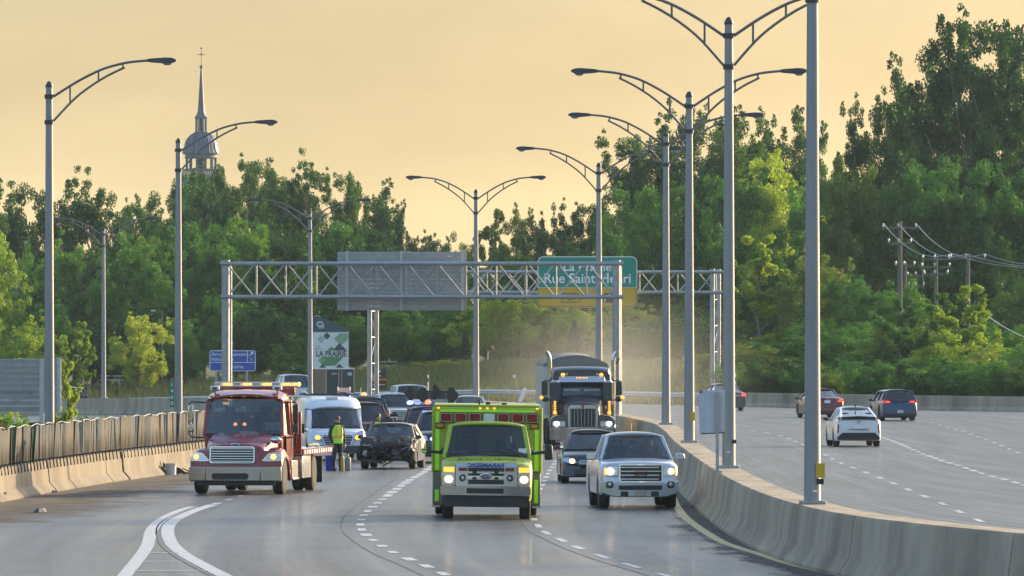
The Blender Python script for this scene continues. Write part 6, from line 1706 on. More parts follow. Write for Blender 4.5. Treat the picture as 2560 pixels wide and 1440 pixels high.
for px, py in ((1073, 987), (1073, 995), (1094, 997), (1115, 987), (1115, 995)): MB().box(aw(px)-.02, aw(px)+.02, -.02, -.002, az_(py)-.02, az_(py)+.02).build('bolt', M_LENS, ab)
MB().box(aw(1062), aw(1126), .0, .05, az_(1004), az_(1000)).build('lower_rail', M_STEEL, ab)
for px in (1068, 1118): MB().bar((aw(px), .1, .5), (aw(px), .1, az_(990)), .07).build('mast', M_STEEL, ab)
MB().box(aw(1050), aw(1135), -.3, 1.6, .4, .6).build('trailer_frame', M_BLACK, ab)
for sx in (1046, 1138): wheel(ab, aw(sx), .6, .3, .18)
# ================================================================== people
M_VEST = mat('hi_vis_vest', (.42, .80, .06), .7, emit=(.4, .85, .05), estr=.02)
M_VESTO = mat('hi_vis_orange_strip', (.85, .30, .12), .6)
M_CLOTH = mat('dark_work_clothes', (.020, .022, .026), .85, var=.3, scale=8)
def skinned(name, verts, edges, rad, material, parent=None, sub=2):
    me = bpy.data.meshes.new(name); me.from_pydata(verts, edges, []); me.update()
    o = bpy.data.objects.new(name, me); COL.objects.link(o)
    if parent: o.parent = parent
    o.modifiers.new('skin', 'SKIN')
    sv = me.skin_vertices[0].data
    for i, r_ in enumerate(rad):
        sv[i].radius = r_ if isinstance(r_, tuple) else (r_, r_)
    sv[0].use_root = True
    m = o.modifiers.new('sub', 'SUBSURF'); m.levels = sub; m.render_levels = sub
    me.materials.append(material)
    dg = bpy.context.evaluated_depsgraph_get()
    me2 = bpy.data.meshes.new_from_object(o.evaluated_get(dg))
    me2.polygons.foreach_set('use_smooth', [True]*len(me2.polygons))
    o.modifiers.clear(); o.data = me2; me2.name = name
    bpy.data.meshes.remove(me)
    return o
def head(zc, y, turn=0.0, material=None):
    m = MB()
    P = ((-.115, .045, .05, .01), (-.10, .055, .075, -.012), (-.06, .066, .092, -.012), (-.01, .073, .098, -.004), (.04, .075, .099, .0), (.08, .066, .086, .004), (.11, .04, .05, .005))
    m.loft([[(rx*math.cos(a), ry*math.sin(a)+oy, zc+h) for a in np.linspace(0, 2*math.pi, 17)[:-1]] for h, rx, ry, oy in P])
    m.prism([(-.014, zc-.045), (.014, zc-.045), (.006, zc+.012), (-.006, zc+.012)], -.122, -.085)   # nose
    m.box(-.026, .026, -.100, -.09, zc-.072, zc-.062)                                               # mouth
    for sx in (-1, 1):
        m.ball((sx*.076, .01, zc-.01), .012, .02, .03)                                              # ears
        m.ball((sx*.03, -.09, zc+.012), .013, .01, .007)                                            # eyes
    return m
def hand(m, p, d, side):
    """palm, four bent fingers and a thumb at p, reaching along d (down)"""
    p = Vector(p)
    m.tube([p, p+Vector((0, -.01, -.05)), p+Vector((0, -.015, -.09))], [.028, .036, .03], 8)
    for k, ln in enumerate((.055, .068, .072, .06)):
        b = p+Vector((0, -.045+.022*k, -.085)); m.tube([b, b+Vector((side*-.008, -.004, -ln*.55)), b+Vector((side*-.022, -.002, -ln))], [.0095, .0088, .0075], 6)
    b = p+Vector((side*-.01, -.035, -.03)); m.tube([b, b+Vector((side*-.012, -.03, -.03)), b+Vector((side*-.015, -.035, -.06))], [.012, .011, .009], 6)
def worker(px, d, turn, label, hgt=1.70):
    x = AX(px, d); r = empty('person', (x, d, .004), (0, 0, R(turn))); k = hgt/1.75; r.scale = (k, k, k)
    tag(r, label, 'person')
    V = [(0, .02, .95), (0, .01, 1.15), (0, .02, 1.36), (0, .0, 1.47), (0, -.01, 1.54),
         (-.10, .02, .88), (-.115, -.01, .50), (-.12, .04, .10), (-.125, -.10, .045),
         (.10, .02, .88), (.12, -.02, .50), (.125, .03, .10), (.14, -.11, .045),
         (-.18, .02, 1.41), (-.25, .04, 1.15), (-.23, -.08, .93), (-.225, -.11, .86),
         (.18, .02, 1.41), (.25, .05, 1.15), (.23, -.06, .92), (.225, -.09, .85)]
    E = [(0, 1), (1, 2), (2, 3), (3, 4), (0, 5), (5, 6), (6, 7), (7, 8), (0, 9), (9, 10), (10, 11), (11, 12), (2, 13), (13, 14), (14, 15), (15, 16), (2, 17), (17, 18), (18, 19), (19, 20)]
    rad = [(.165, .115), (.16, .11), (.17, .115), (.07, .065), (.06, .06), (.105, .11), (.075, .08), (.052, .055), (.045, .04), (.105, .11), (.075, .08), (.052, .055), (.045, .04),
           (.075, .075), (.055, .06), (.042, .045), (.034, .036), (.075, .075), (.055, .06), (.042, .045), (.034, .036)]
    b = skinned('body', V, E, rad, M_CLOTH, r)
    hd = head(1.63, -.01).build('head', M_SKIN, r, smooth=50)
    for sx, w in ((-1, (-.225, -.11, .87)), (1, (.225, -.09, .86))):
        m = MB(); hand(m, w, None, sx); m.build('hand', M_SKIN, r, smooth=60)
    MB().loft([[(rx*math.cos(a), ry*math.sin(a)-.008, 1.63+h) for a in np.linspace(0, 2*math.pi, 15)[:-1]] for h, rx, ry in ((.03, .081, .105), (.07, .079, .10), (.11, .06, .075), (.125, .02, .03))]).box(-.06, .06, -.19, -.10, 1.662, 1.674).build('cap', M_BLACK, r)
    MB().box(-.068, .068, -.122, -.09, 1.635, 1.662).build('glasses', M_BLACK, r, bevel=.008)
    # vest: open sides, follows the chest
    def ring(z, rx, ry, oy): return [(rx*math.copysign(abs(math.cos(a))**.8, math.cos(a)), ry*math.copysign(abs(math.sin(a))**.8, math.sin(a))+oy, z) for a in np.linspace(0, 2*math.pi, 25)[:-1]]
    vs = MB().loft([ring(.88, .205, .155, .02), ring(.98, .20, .15, .02), ring(1.12, .195, .145, .012), ring(1.26, .20, .15, .015), ring(1.38, .185, .14, .02), ring(1.455, .13, .10, .015), ring(1.475, .09, .085, .01)], False)
    vs.build('vest', M_VEST, r, smooth=60)
    MB().loft([ring(1.045, .205, .156, .016), ring(1.11, .203, .154, .014)], False).build('vest_band', M_VESTO, r, smooth=60)
    for sx in (-1, 1): MB().bar((sx*.10, -.138, 1.11), (sx*.085, -.115, 1.44), .045, .012, (0, 1, 0)).build('vest_strap', M_VESTO, r)
    for sx in (-1, 1): MB().loft([[(sx*.125+.055*math.cos(a), -.03+.13*math.sin(a)*q, z) for a in np.linspace(0, 2*math.pi, 13)[:-1]] for z, q in ((0, 1), (.05, 1), (.09, .7), (.13, .45))]).build('boot', M_BLACK, r)
    return r
worker(843, 243, 28, 'worker in yellow-green vest, dark cap and trousers beside the tow truck bed', 1.66)
worker(946, 257, -25, 'person in a pale vest standing behind the wrecked car', 1.60)
q = worker(969, 262, 150, 'person in dark clothes turned away behind the wrecked car', 1.68)
for c in list(q.children):
    if c.name.startswith('vest'): bpy.data.objects.remove(c)
MB().loft([[(rx*math.cos(a), ry*math.sin(a)+.02, z) for a in np.linspace(0, 2*math.pi, 17)[:-1]] for z, rx, ry in ((.86, .215, .16), (1.1, .21, .155), (1.35, .205, .15), (1.46, .13, .10))]).build('jacket', mat('olive_jacket', (.06, .055, .035), .85), q)

# ================================================================== loose things on the road
def bucket(name, label, px, d, r0, r1, h, m, cat='bucket'):
    x = AX(px, d); o = empty(name, (x, d, .004)); tag(o, label, cat)
    MB().lathe([(r0, 0), (r0*1.02, .02), (r1, h), (r1*1.06, h), (r1*1.06, h-.03), (r1, h-.03), (r1*.93, h-.01), (r0*.9, .02)], (0, 0, 0), 18).build('pail', m, o, smooth=45)
    MB().tube([(r1*math.cos(t), -.02, h-.03-.12*math.sin(t)) for t in np.linspace(0, math.pi, 9)], .008, 5).build('handle', M_STEEL, o)
    return o
bucket('bucket', 'tall blue bucket beside the worker in the vest', 827, 243.5, .15, .17, .46, mat('blue_plastic', (.03, .03, .36), .4))
bucket('bucket', 'white plastic bucket at the foot of the left barrier', 427, 236, .15, .17, .34, mat('white_plastic_pail', (.6, .62, .63), .45, var=.2, scale=5))
def cylinder_bottle(label, px, d, r_, h, m):
    x = AX(px, d); o = empty('gas_cylinder', (x, d, .004)); tag(o, label, 'cylinder')
    MB().lathe([(r_*.9, 0), (r_, .02), (r_, h*.8), (r_*.85, h*.9), (r_*.35, h*.96), (r_*.35, h)], (0, 0, 0), 16).build('shell', m, o, smooth=40)
    MB().cyl((0, 0, h), (0, 0, h+.06), r_*.25, None, 8).bar((-.05, 0, h+.05), (.07, 0, h+.08), .025).build('valve', M_STEEL, o)
cylinder_bottle('slim yellow cylinder standing at the worker heel', 856, 242, .055, .50, mat('mustard_cylinder', (.35, .26, .06), .45))
cylinder_bottle('grey round-topped cylinder right of the worker', 870, 243, .09, .45, mat('grey_cylinder', (.20, .215, .21), .5, var=.2, scale=8))
# brooms leaning on the left barrier
M_WOOD = mat('wooden_handle', (.32, .22, .12), .7, var=.2)
def broom(label, px, d, topx, topz, mb_):
    x = AX(px, d); o = empty('broom', (x, d, .004)); tag(o, label, 'broom', 'tools leaning on the left barrier')
    tx = AX(topx, d+.6)-x
    MB().cyl((0, 0, .2), (tx, .6, topz), .016, None, 7).build('handle', M_WOOD, o)
    MB().hexa([(-.14, -.04, 0), (.16, -.04, 0), (.16, .06, 0), (-.14, .06, 0), (-.05, -.02, .24), (.04, -.02, .24), (.04, .04, .24), (-.05, .04, .24)]).build('bristles', mb_, o, bevel=.015)
broom('reddish broom leaning on the left barrier', 388, 237, 371, .78, mat('rust_red_bristles', (.16, .05, .045), .9, var=.3, scale=20))
broom('long-handled broom leaning against the screen fence', 405, 236, 369, 1.62, M_BLACK)
# torn bumper lying against the barrier
x, d = AX(440, 236.6), 236.6
tb = empty('torn_bumper', (x, d, .004)); tag(tb, 'torn black car bumper lying behind the white bucket', 'debris')
random.seed(21)
rows = [[(-.38+.95*i/11+random.uniform(-.02, .02), .10+.12*j/4+random.uniform(-.03, .03), max(.01, (.50-.05*i)*(1-abs(2*j/4-1)*.4)*(.2+.8*j/4)+random.uniform(-.04, .04))) for i in range(12)] for j in range(5)]
MB().grid(rows).build('shell', M_BLACK, tb, smooth=25, solid=.02)
for k in range(4): MB().tube([(-.2+.2*k, .1, .25-.04*k), (-.1+.22*k, .0, .2-.04*k), (.05+.22*k, -.08, .06)], .018, 5).build('strut', M_BLACK, tb)
# scraps of rubber and litter
GD_ = 'dark scraps on the left shoulder'
for i, (px, py, w, lab) in enumerate(((138, 1231, .12, 'small dark scrap near the barrier foot, leftmost'), (284, 1200, .16, 'dark rubber scrap lying by the barrier foot'), (358, 1192, .16, 'flat dark scrap before the broom'), (100, 1281, .22, 'flat black scrap out on the left shoulder'), (73, 1252, .06, 'tiny dark scrap at far left'))):
    X, Y = G(px, py); random.seed(40+i)
    pts = [(w*random.uniform(.7, 1.2)*math.cos(a), w*2.2*random.uniform(.7, 1.2)*math.sin(a)) for a in np.linspace(0, 2*math.pi, 9)[:-1]]
    vs = [(a, b, .01) for a, b in pts] + [(a*.6, b*.6, w*.45*random.uniform(.6, 1.2)) for a, b in pts]
    o = MB().add(vs, [tuple(range(8, 16))] + [(k, (k+1) % 8, 8+(k+1) % 8, 8+k) for k in range(8)]).build('rubber_scrap', M_BLACK, smooth=20, loc=(X, Y, .004)); tag(o, lab, 'debris', GD_)
# black sign foot and orange board edge at the left margin
X, Y = G(8, 1252); o = empty('rubber_block', (X, Y, .004)); tag(o, 'stacked black rubber block at the left picture edge', 'rubber block')
for k in range(3): MB().box(-.30, .12-.02*k, -.4, .4, .008+.07*k, .07+.07*k).build('rubber_layer', M_RUBBER, o, bevel=.015)
X = AX(0, 214); o = empty('roadwork_sign', (X, 214, 0)); tag(o, 'edge of an orange and black roadwork board at the left margin', 'sign')
MB().box(-.6, .05, 0, .04, AZ(1135, 214), AZ(1050, 214)).build('board', M_LAMP, o)
for py in (1058, 1118): MB().prism([(-.4, AZ(py+4, 214)), (.085, AZ(py+8, 214)), (.085, AZ(py, 214)), (-.4, AZ(py-8, 214))], -.02, -.004).build('orange_stripe', mat('roadwork_orange', (.75, .16, .02), .5), o, smooth=0)
MB().bar((-.25, .05, 0), (-.25, .05, AZ(1055, 214)), .06).build('stake', M_STEEL, o)
# litter by the median
for i, (px, py) in enumerate(((1722, 1205), (1733, 1207), (1716, 1203), (1800, 1277), (1820, 1285), (1782, 1250))):
    X, Y = G(px, py); random.seed(60+i)
    o = MB().add([(random.uniform(-.14, .14), random.uniform(-.3, .3), random.uniform(.0, .08)) for k in range(6)], [(0, 1, 2), (1, 2, 3), (2, 3, 4), (3, 4, 5)]).build('litter', M_LENS if i % 2 else M_LAMP, smooth=0, loc=(X, Y, .006), solid=.01)
    tag(o, 'crumpled scrap of litter in the grit below the median barrier', 'litter', 'litter along the median')
# ================================================================== trees and undergrowth
def leaf_material(name, c0, c1, c2, trans=0.45):
    m = bpy.data.materials.new(name); m.use_nodes = True
    nt = m.node_tree; nt.nodes.clear()
    out = nt.nodes.new('ShaderNodeOutputMaterial')
    oi = nt.nodes.new('ShaderNodeObjectInfo')
    tc = nt.nodes.new('ShaderNodeTexCoord')
    nz = noise_node(nt, tc.outputs['Object'], 0.55, 4, 0.7)
    ad = nt.nodes.new('ShaderNodeMath'); ad.operation = 'MULTIPLY_ADD'; ad.inputs[1].default_value = 0.34; ad.inputs[2].default_value = -0.17
    nt.links.new(oi.outputs['Random'], ad.inputs[0])
    sm = nt.nodes.new('ShaderNodeMath'); sm.operation = 'ADD'
    nt.links.new(nz, sm.inputs[0]); nt.links.new(ad.outputs[0], sm.inputs[1])
    c = ramp_node(nt, sm.outputs[0], [(0.28, c0), (0.5, c1), (0.74, c2)])
    df = nt.nodes.new('ShaderNodeBsdfDiffuse'); tr = nt.nodes.new('ShaderNodeBsdfTranslucent')
    gl = nt.nodes.new('ShaderNodeBsdfGlossy'); gl.inputs['Roughness'].default_value = 0.45; gl.inputs['Color'].default_value = (.6, .65, .6, 1)
    nt.links.new(c, df.inputs[0])
    tcx = mixc(nt, c, (1.25, 1.2, 0.5), 1.0, 'MULTIPLY'); nt.links.new(tcx, tr.inputs[0])
    mx = nt.nodes.new('ShaderNodeMixShader'); mx.inputs[0].default_value = trans
    nt.links.new(df.outputs[0], mx.inputs[1]); nt.links.new(tr.outputs[0], mx.inputs[2])
    m2 = nt.nodes.new('ShaderNodeMixShader'); m2.inputs[0].default_value = 0.05
    nt.links.new(mx.outputs[0], m2.inputs[1]); nt.links.new(gl.outputs[0], m2.inputs[2])
    nt.links.new(m2.outputs[0], out.inputs[0])
    return m
LM = {
    'dark': leaf_material('leaf_dark_green', (.012, .054, .014), (.030, .098, .024), (.070, .150, .032), .45),
    'mid': leaf_material('leaf_mid_green', (.028, .115, .024), (.064, .195, .036), (.120, .255, .044), .5),
    'lime': leaf_material('leaf_yellow_green', (.13, .235, .028), (.24, .36, .044), (.34, .43, .065), .58),
    'olive': leaf_material('leaf_olive', (.070, .140, .026), (.125, .205, .042), (.19, .25, .055), .52),
    'pale': leaf_material('leaf_brightened_willow', (.20, .30, .045), (.33, .42, .075), (.42, .48, .10), .58),  # willow leaf colour brightened to stand in for sunlight missing on the crowns
    'spruce': leaf_material('needle_blue_green', (.014, .042, .024), (.024, .062, .034), (.036, .082, .044), .15),
}
M_BARK = mat('grey_brown_bark', (.14, .12, .10), .9, var=.35, scale=3, bump=.4, stretch=(2, 2, .4))

def leaves_mesh(name, pos, size, rng, up=0.25):
    n = len(pos)
    nrm = rng.normal(size=(n, 3)); nrm[:, 2] = np.abs(nrm[:, 2]) + up
    nrm /= np.linalg.norm(nrm, axis=1)[:, None]
    a = rng.normal(size=(n, 3)); t = a - (a*nrm).sum(1)[:, None]*nrm; t /= np.linalg.norm(t, axis=1)[:, None]
    b = np.cross(nrm, t)
    s = (size*rng.uniform(.65, 1.35, n))[:, None]
    V = np.empty((n, 4, 3))
    V[:, 0] = pos - t*s*.62; V[:, 1] = pos - b*s*.36 + nrm*s*.08; V[:, 2] = pos + t*s*.62; V[:, 3] = pos + b*s*.36 + nrm*s*.08
    me = bpy.data.meshes.new(name)
    me.vertices.add(n*4); me.vertices.foreach_set('co', V.reshape(-1))
    me.loops.add(n*4); me.loops.foreach_set('vertex_index', np.arange(n*4, dtype=np.int32))
    me.polygons.add(n); me.polygons.foreach_set('loop_start', np.arange(0, n*4, 4, dtype=np.int32)); me.polygons.foreach_set('loop_total', np.full(n, 4, dtype=np.int32))
    me.update(calc_edges=True)
    return me

def tree_proto(kind, seed):
    """returns (crown mesh, trunk mesh, height, half width) of one kind of tree, foot at the origin"""
    rng = np.random.default_rng(seed); random.seed(seed)
    tk = MB(); cl = []                                       # clumps: (centre, radius)
    if kind in ('broad', 'tall', 'round', 'bush', 'slim'):
        H, W, z0, nb, leaf, per = {'broad': (18, 6.4, .16, 13, .24, 430), 'tall': (24, 6.6, .18, 15, .255, 460), 'round': (14, 5.6, .14, 11, .215, 400), 'bush': (7, 4.6, .02, 11, .17, 330), 'slim': (9, 2.2, .12, 9, .16, 270)}[kind]
        tr_r = H*.019 if kind != 'bush' else .06
        top = Vector((rng.uniform(-.4, .4), rng.uniform(-.4, .4), H*.86))
        trunk = [Vector((0, 0, -.3)), Vector((rng.uniform(-.2, .2), 0, H*.22)), Vector((rng.uniform(-.4, .4), rng.uniform(-.3, .3), H*.5)), top]
        tpath = smooth_pl(trunk, 5)
        if kind != 'bush': tk.tube(tpath, [tr_r*(1-.82*i/(len(tpath)-1)) for i in range(len(tpath))], 8)
        for i in range(nb):
            f_ = (i+.5)/nb; hb = z0+(.80-z0)*f_*.95
            base = tpath[min(len(tpath)-1, int(hb*H/(H*.86)*(len(tpath)-1)))] if kind != 'bush' else Vector((0, 0, .1))
            ang = i*2.4+rng.uniform(-.5, .5)
            prof = {'broad': math.sin(math.pi*(.14+.72*f_)), 'tall': (.55+.45*math.sin(math.pi*(.1+.8*f_))), 'round': math.sin(math.pi*(.16+.70*f_)), 'bush': .75+.25*math.sin(3*f_), 'slim': math.sin(math.pi*(.2+.65*f_))}[kind]
            ln = W*prof*rng.uniform(.72, 1.12)
            rise = H*(.10+.16*rng.random()) if kind != 'tall' else H*(.14+.2*rng.random())
            if kind == 'bush': rise = H*rng.uniform(.25, .95); ln = W*rng.uniform(.25, .95)
            tip = base+Vector((math.cos(ang)*ln, math.sin(ang)*ln, rise))
            mid = base+(tip-base)*.5+Vector((0, 0, -rise*.08))
            br = smooth_pl([base, mid, tip], 4)
            tk.tube(br, [max(.02, tr_r*.42*(1-.85*k/(len(br)-1))) for k in range(len(br))], 5)
            ncl = 7 if kind != 'slim' else 4
            for k in range(ncl):
                q = .30+.75*k/(ncl-1)
                p = base+(tip-base)*min(q, 1.02)+Vector(rng.normal(size=3)*W*.13)
                cl.append((p, W*rng.uniform(.15, .27)*(1.0 if q < .9 else .75)))
            # upright sprays give the ragged outline
            for k in range(3 if kind in ('tall', 'broad') else 2):
                p = tip+Vector((rng.normal()*W*.12, rng.normal()*W*.12, W*rng.uniform(.05, .34)))
                cl.append((p, W*rng.uniform(.08, .14)))
                cl.append((p+Vector((rng.normal()*W*.04, 0, W*rng.uniform(.10, .2))), W*rng.uniform(.05, .09)))
        for k in range(9 if kind != 'bush' else 5):
            cl.append((top+Vector((rng.normal()*W*.24, rng.normal()*W*.24, H*rng.uniform(-.14, .12))), W*rng.uniform(.11, .22)))
        pos = []; zmax = 0
        for c, r_ in cl:
            n = max(18, int(per*(r_/(W*.21))**2))
            d = rng.normal(size=(n, 3)); d /= np.linalg.norm(d, axis=1)[:, None]
            rr = r_*rng.random(n)**.45
            q = np.array(c)+d*rr[:, None]*np.array([1.0, 1.0, .82])
            pos.append(q)
        pos = np.concatenate(pos); pos = pos[pos[:, 2] > .05]
        zm = np.percentile(pos[:, 2], 99.8)
        return leaves_mesh(kind+'_crown', pos, leaf, rng), tk, zm, np.percentile(np.abs(pos[:, :2]), 96)
    # spruce: drooping whorls
    H, W = 9.0, 2.3
    tk.cyl((0, 0, -.2), (0, 0, H), .13, .02, 7)
    pos = []
    z = .5
    while z < H-.2:
        r_ = W*(1-z/H)**.9+.12
        for k in range(int(9+r_*5)):
            a = rng.uniform(0, 2*math.pi); n = int(14+r_*16)
            t = rng.random(n)**.7; droop = -.28*r_*t**1.6
            pos.append(np.stack([r_*t*math.cos(a)+rng.normal(size=n)*.09, r_*t*math.sin(a)+rng.normal(size=n)*.09, z+droop+rng.normal(size=n)*.07], 1))
        z += .36
    pos = np.concatenate(pos)
    return leaves_mesh('spruce_crown', pos, .20, rng, 0), tk, H, W

PROTO = {}
for kind, seeds in (('broad', (1, 2, 3)), ('tall', (4, 5, 6)), ('round', (7, 8, 9)), ('bush', (10, 11, 12)), ('slim', (13, 14)), ('spruce', (15,))):
    for s_ in seeds:
        cm, tk, zm, hw = tree_proto(kind, s_)
        cm.materials.append(LM['mid'])
        t_ = tk.build('trunk', M_BARK); tm = t_.data; bpy.data.objects.remove(t_)
        PROTO.setdefault(kind, []).append((cm, tm, zm, hw))
random.seed(77)
KN = {'broad': 'broadleaf_tree', 'tall': 'poplar_tree', 'round': 'broadleaf_tree', 'bush': 'shrub', 'slim': 'young_tree', 'spruce': 'spruce_tree'}
CW = {'dark': 'dark green', 'mid': 'green', 'lime': 'yellow-green', 'pale': 'pale yellow-green', 'olive': 'olive green', 'spruce': 'blue-green'}
def plant(kind, px, top, d, wpx, colour, label, group, var=None):
    x = AX(px, d); zg = h_ground(x, d)
    p = PROTO[kind]; cm, tm, zm, hw = p[(var if var is not None else random.randrange(99)) % len(p)]
    sz = (AZ(top, d)-zg)/zm; sx = wpx*d/F/2/hw
    sx = max(sx, sz*.45)
    r = empty(KN[kind], (x, d, zg), (0, 0, random.uniform(0, 6.28))); r.scale = (sx, sx, sz)
    tag(r, label, 'shrub' if kind == 'bush' else 'tree', group)
    for nm, me in (('crown', cm), ('trunk', tm)):
        o = bpy.data.objects.new(nm, me); COL.objects.link(o); o.parent = r
        if nm == 'crown':
            o.material_slots[0].link = 'OBJECT'; o.material_slots[0].material = LM[colour]
    return r
ANCH = [(-200, 'left of the picture edge'), (40, 'at the far left edge'), (123, 'behind the near left lamp post'), (200, 'between the two left lamp posts'), (259, 'behind the far double lamp post'), (340, 'left of the church'), (446, 'behind the second left lamp post'), (505, 'below the church steeple'), (590, 'above the gantry left column'), (690, 'right of the church'), (775, 'behind the lamp post by the welcome sign'), (860, 'above the left end of the grey sign'), (950, 'above the grey sign back'), (1040, 'over the middle of the grey sign'), (1130, 'over the right end of the grey sign'), (1190, 'behind the dark double lamp post'), (1280, 'between grey and green signs'), (1370, 'left above the green sign'), (1470, 'behind the green sign'), (1560, 'right of the green sign'), (1665, 'behind the fourth median lamp post'), (1723, 'behind the third median lamp post'), (1822, 'behind the second median lamp post'), (1920, 'between the two nearest lamp posts'), (2031, 'behind the nearest lamp post'), (2130, 'just right of the nearest lamp post'), (2250, 'around the tall utility pole'), (2350, 'above the utility pole cluster'), (2450, 'above the rightmost utility pole'), (2560, 'at the right picture edge')]
used_lab = {}
def where(px, kind, colour, row):
    a = min(ANCH, key=lambda q: abs(q[0]-px))[1]
    nm = {'broad': 'broadleaf tree', 'tall': 'tall poplar', 'round': 'round-crowned tree', 'bush': 'shrub', 'slim': 'slender young tree', 'spruce': 'small spruce'}[kind]
    s = f'{CW[colour]} {nm} {a}, {row}'
    if s in used_lab: s = f'{CW[colour]} {nm} {a}, {row}, {"right one" if px > used_lab[s] else "left one"}'
    used_lab[s] = px
    return s
GB = 'tall trees on the skyline'
back = [(-60, 485, 230, 'broad', 'dark'), (48, 458, 190, 'broad', 'dark'), (150, 452, 190, 'broad', 'dark'), (232, 449, 190, 'broad', 'dark'), (305, 492, 150, 'round', 'dark'), (352, 518, 110, 'round', 'mid'), (405, 478, 160, 'broad', 'dark'),
        (458, 446, 120, 'broad', 'dark'), (512, 446, 130, 'broad', 'dark'), (488, 442, 110, 'round', 'mid'), (545, 424, 110, 'broad', 'dark'), (590, 414, 120, 'tall', 'dark'), (645, 402, 170, 'tall', 'dark'), (708, 404, 190, 'broad', 'dark'), (772, 428, 150, 'tall', 'dark'), (862, 436, 130, 'tall', 'dark'), (935, 448, 150, 'tall', 'dark'), (985, 500, 70, 'tall', 'dark'),
        (1040, 592, 120, 'round', 'dark'), (1110, 588, 110, 'round', 'dark'), (1165, 610, 110, 'round', 'olive'), (1225, 526, 90, 'slim', 'olive'), (1290, 520, 110, 'tall', 'olive'), (1350, 548, 110, 'round', 'dark'), (1410, 548, 110, 'round', 'dark'), (1455, 510, 130, 'tall', 'dark'), (1512, 528, 110, 'round', 'dark'),
        (1572, 344, 190, 'tall', 'dark'), (1662, 282, 200, 'tall', 'dark'), (1735, 305, 190, 'tall', 'dark'), (1805, 268, 210, 'tall', 'dark'), (1868, 290, 170, 'tall', 'dark'), (1935, 276, 190, 'tall', 'dark'), (2005, 305, 150, 'tall', 'dark'), (2075, 392, 130, 'round', 'mid'),
        (2178, 262, 90, 'tall', 'dark'), (2275, 132, 190, 'tall', 'dark'), (2345, 70, 260, 'tall', 'dark'), (2425, 52, 280, 'tall', 'dark'), (2520, 62, 280, 'tall', 'dark'), (2620, 85, 260, 'tall', 'dark')]
for i, (px, top, w, kd, c) in enumerate(back):
    d = 655+((i*37) % 50) if px < 2100 else 590+((i*31) % 40)
    plant(kd, px, top, d, w, c, where(px, kd, c, 'skyline row'), GB)
GM_ = 'middle row of trees behind the bank'
mid_row = [(-30, 575, 170, 'round', 'lime'), (40, 590, 150, 'round', 'mid'), (110, 640, 170, 'round', 'mid'), (185, 600, 180, 'broad', 'mid'), (255, 620, 170, 'round', 'dark'), (330, 590, 190, 'round', 'mid'), (400, 600, 170, 'round', 'olive'), (480, 560, 190, 'broad', 'mid'), (560, 560, 190, 'broad', 'mid'), (640, 545, 200, 'broad', 'mid'), (715, 560, 180, 'broad', 'dark'), (790, 580, 180, 'round', 'mid'), (865, 560, 180, 'broad', 'mid'), (945, 575, 170, 'broad', 'dark'), (1020, 650, 150, 'round', 'dark'), (1090, 660, 150, 'round', 'mid'), (1160, 670, 160, 'round', 'mid'), (1240, 640, 160, 'round', 'olive'), (1320, 640, 160, 'round', 'mid'), (1395, 640, 150, 'round', 'dark'), (1465, 610, 160, 'round', 'mid'), (1540, 560, 170, 'round', 'mid'), (1610, 470, 180, 'broad', 'mid'), (1690, 470, 190, 'broad', 'mid'), (1765, 450, 190, 'broad', 'dark'), (1840, 420, 190, 'broad', 'mid'), (1935, 385, 210, 'broad', 'lime'), (2010, 470, 190, 'broad', 'mid'), (2105, 395, 210, 'broad', 'olive'), (2185, 470, 190, 'broad', 'olive'), (2270, 420, 220, 'broad', 'mid'), (2360, 430, 220, 'broad', 'mid'), (2450, 400, 220, 'broad', 'mid'), (2540, 430, 230, 'broad', 'mid')]
for i, (px, top, w, kd, c) in enumerate(mid_row):
    d = 612+((i*29) % 36) if px < 2100 else 566+((i*23) % 22)
    plant(kd, px, top, d, w*1.05, c, where(px, kd, c, 'middle row'), GM_)
GL_ = 'lower trees and shrubs at the foot of the wood'
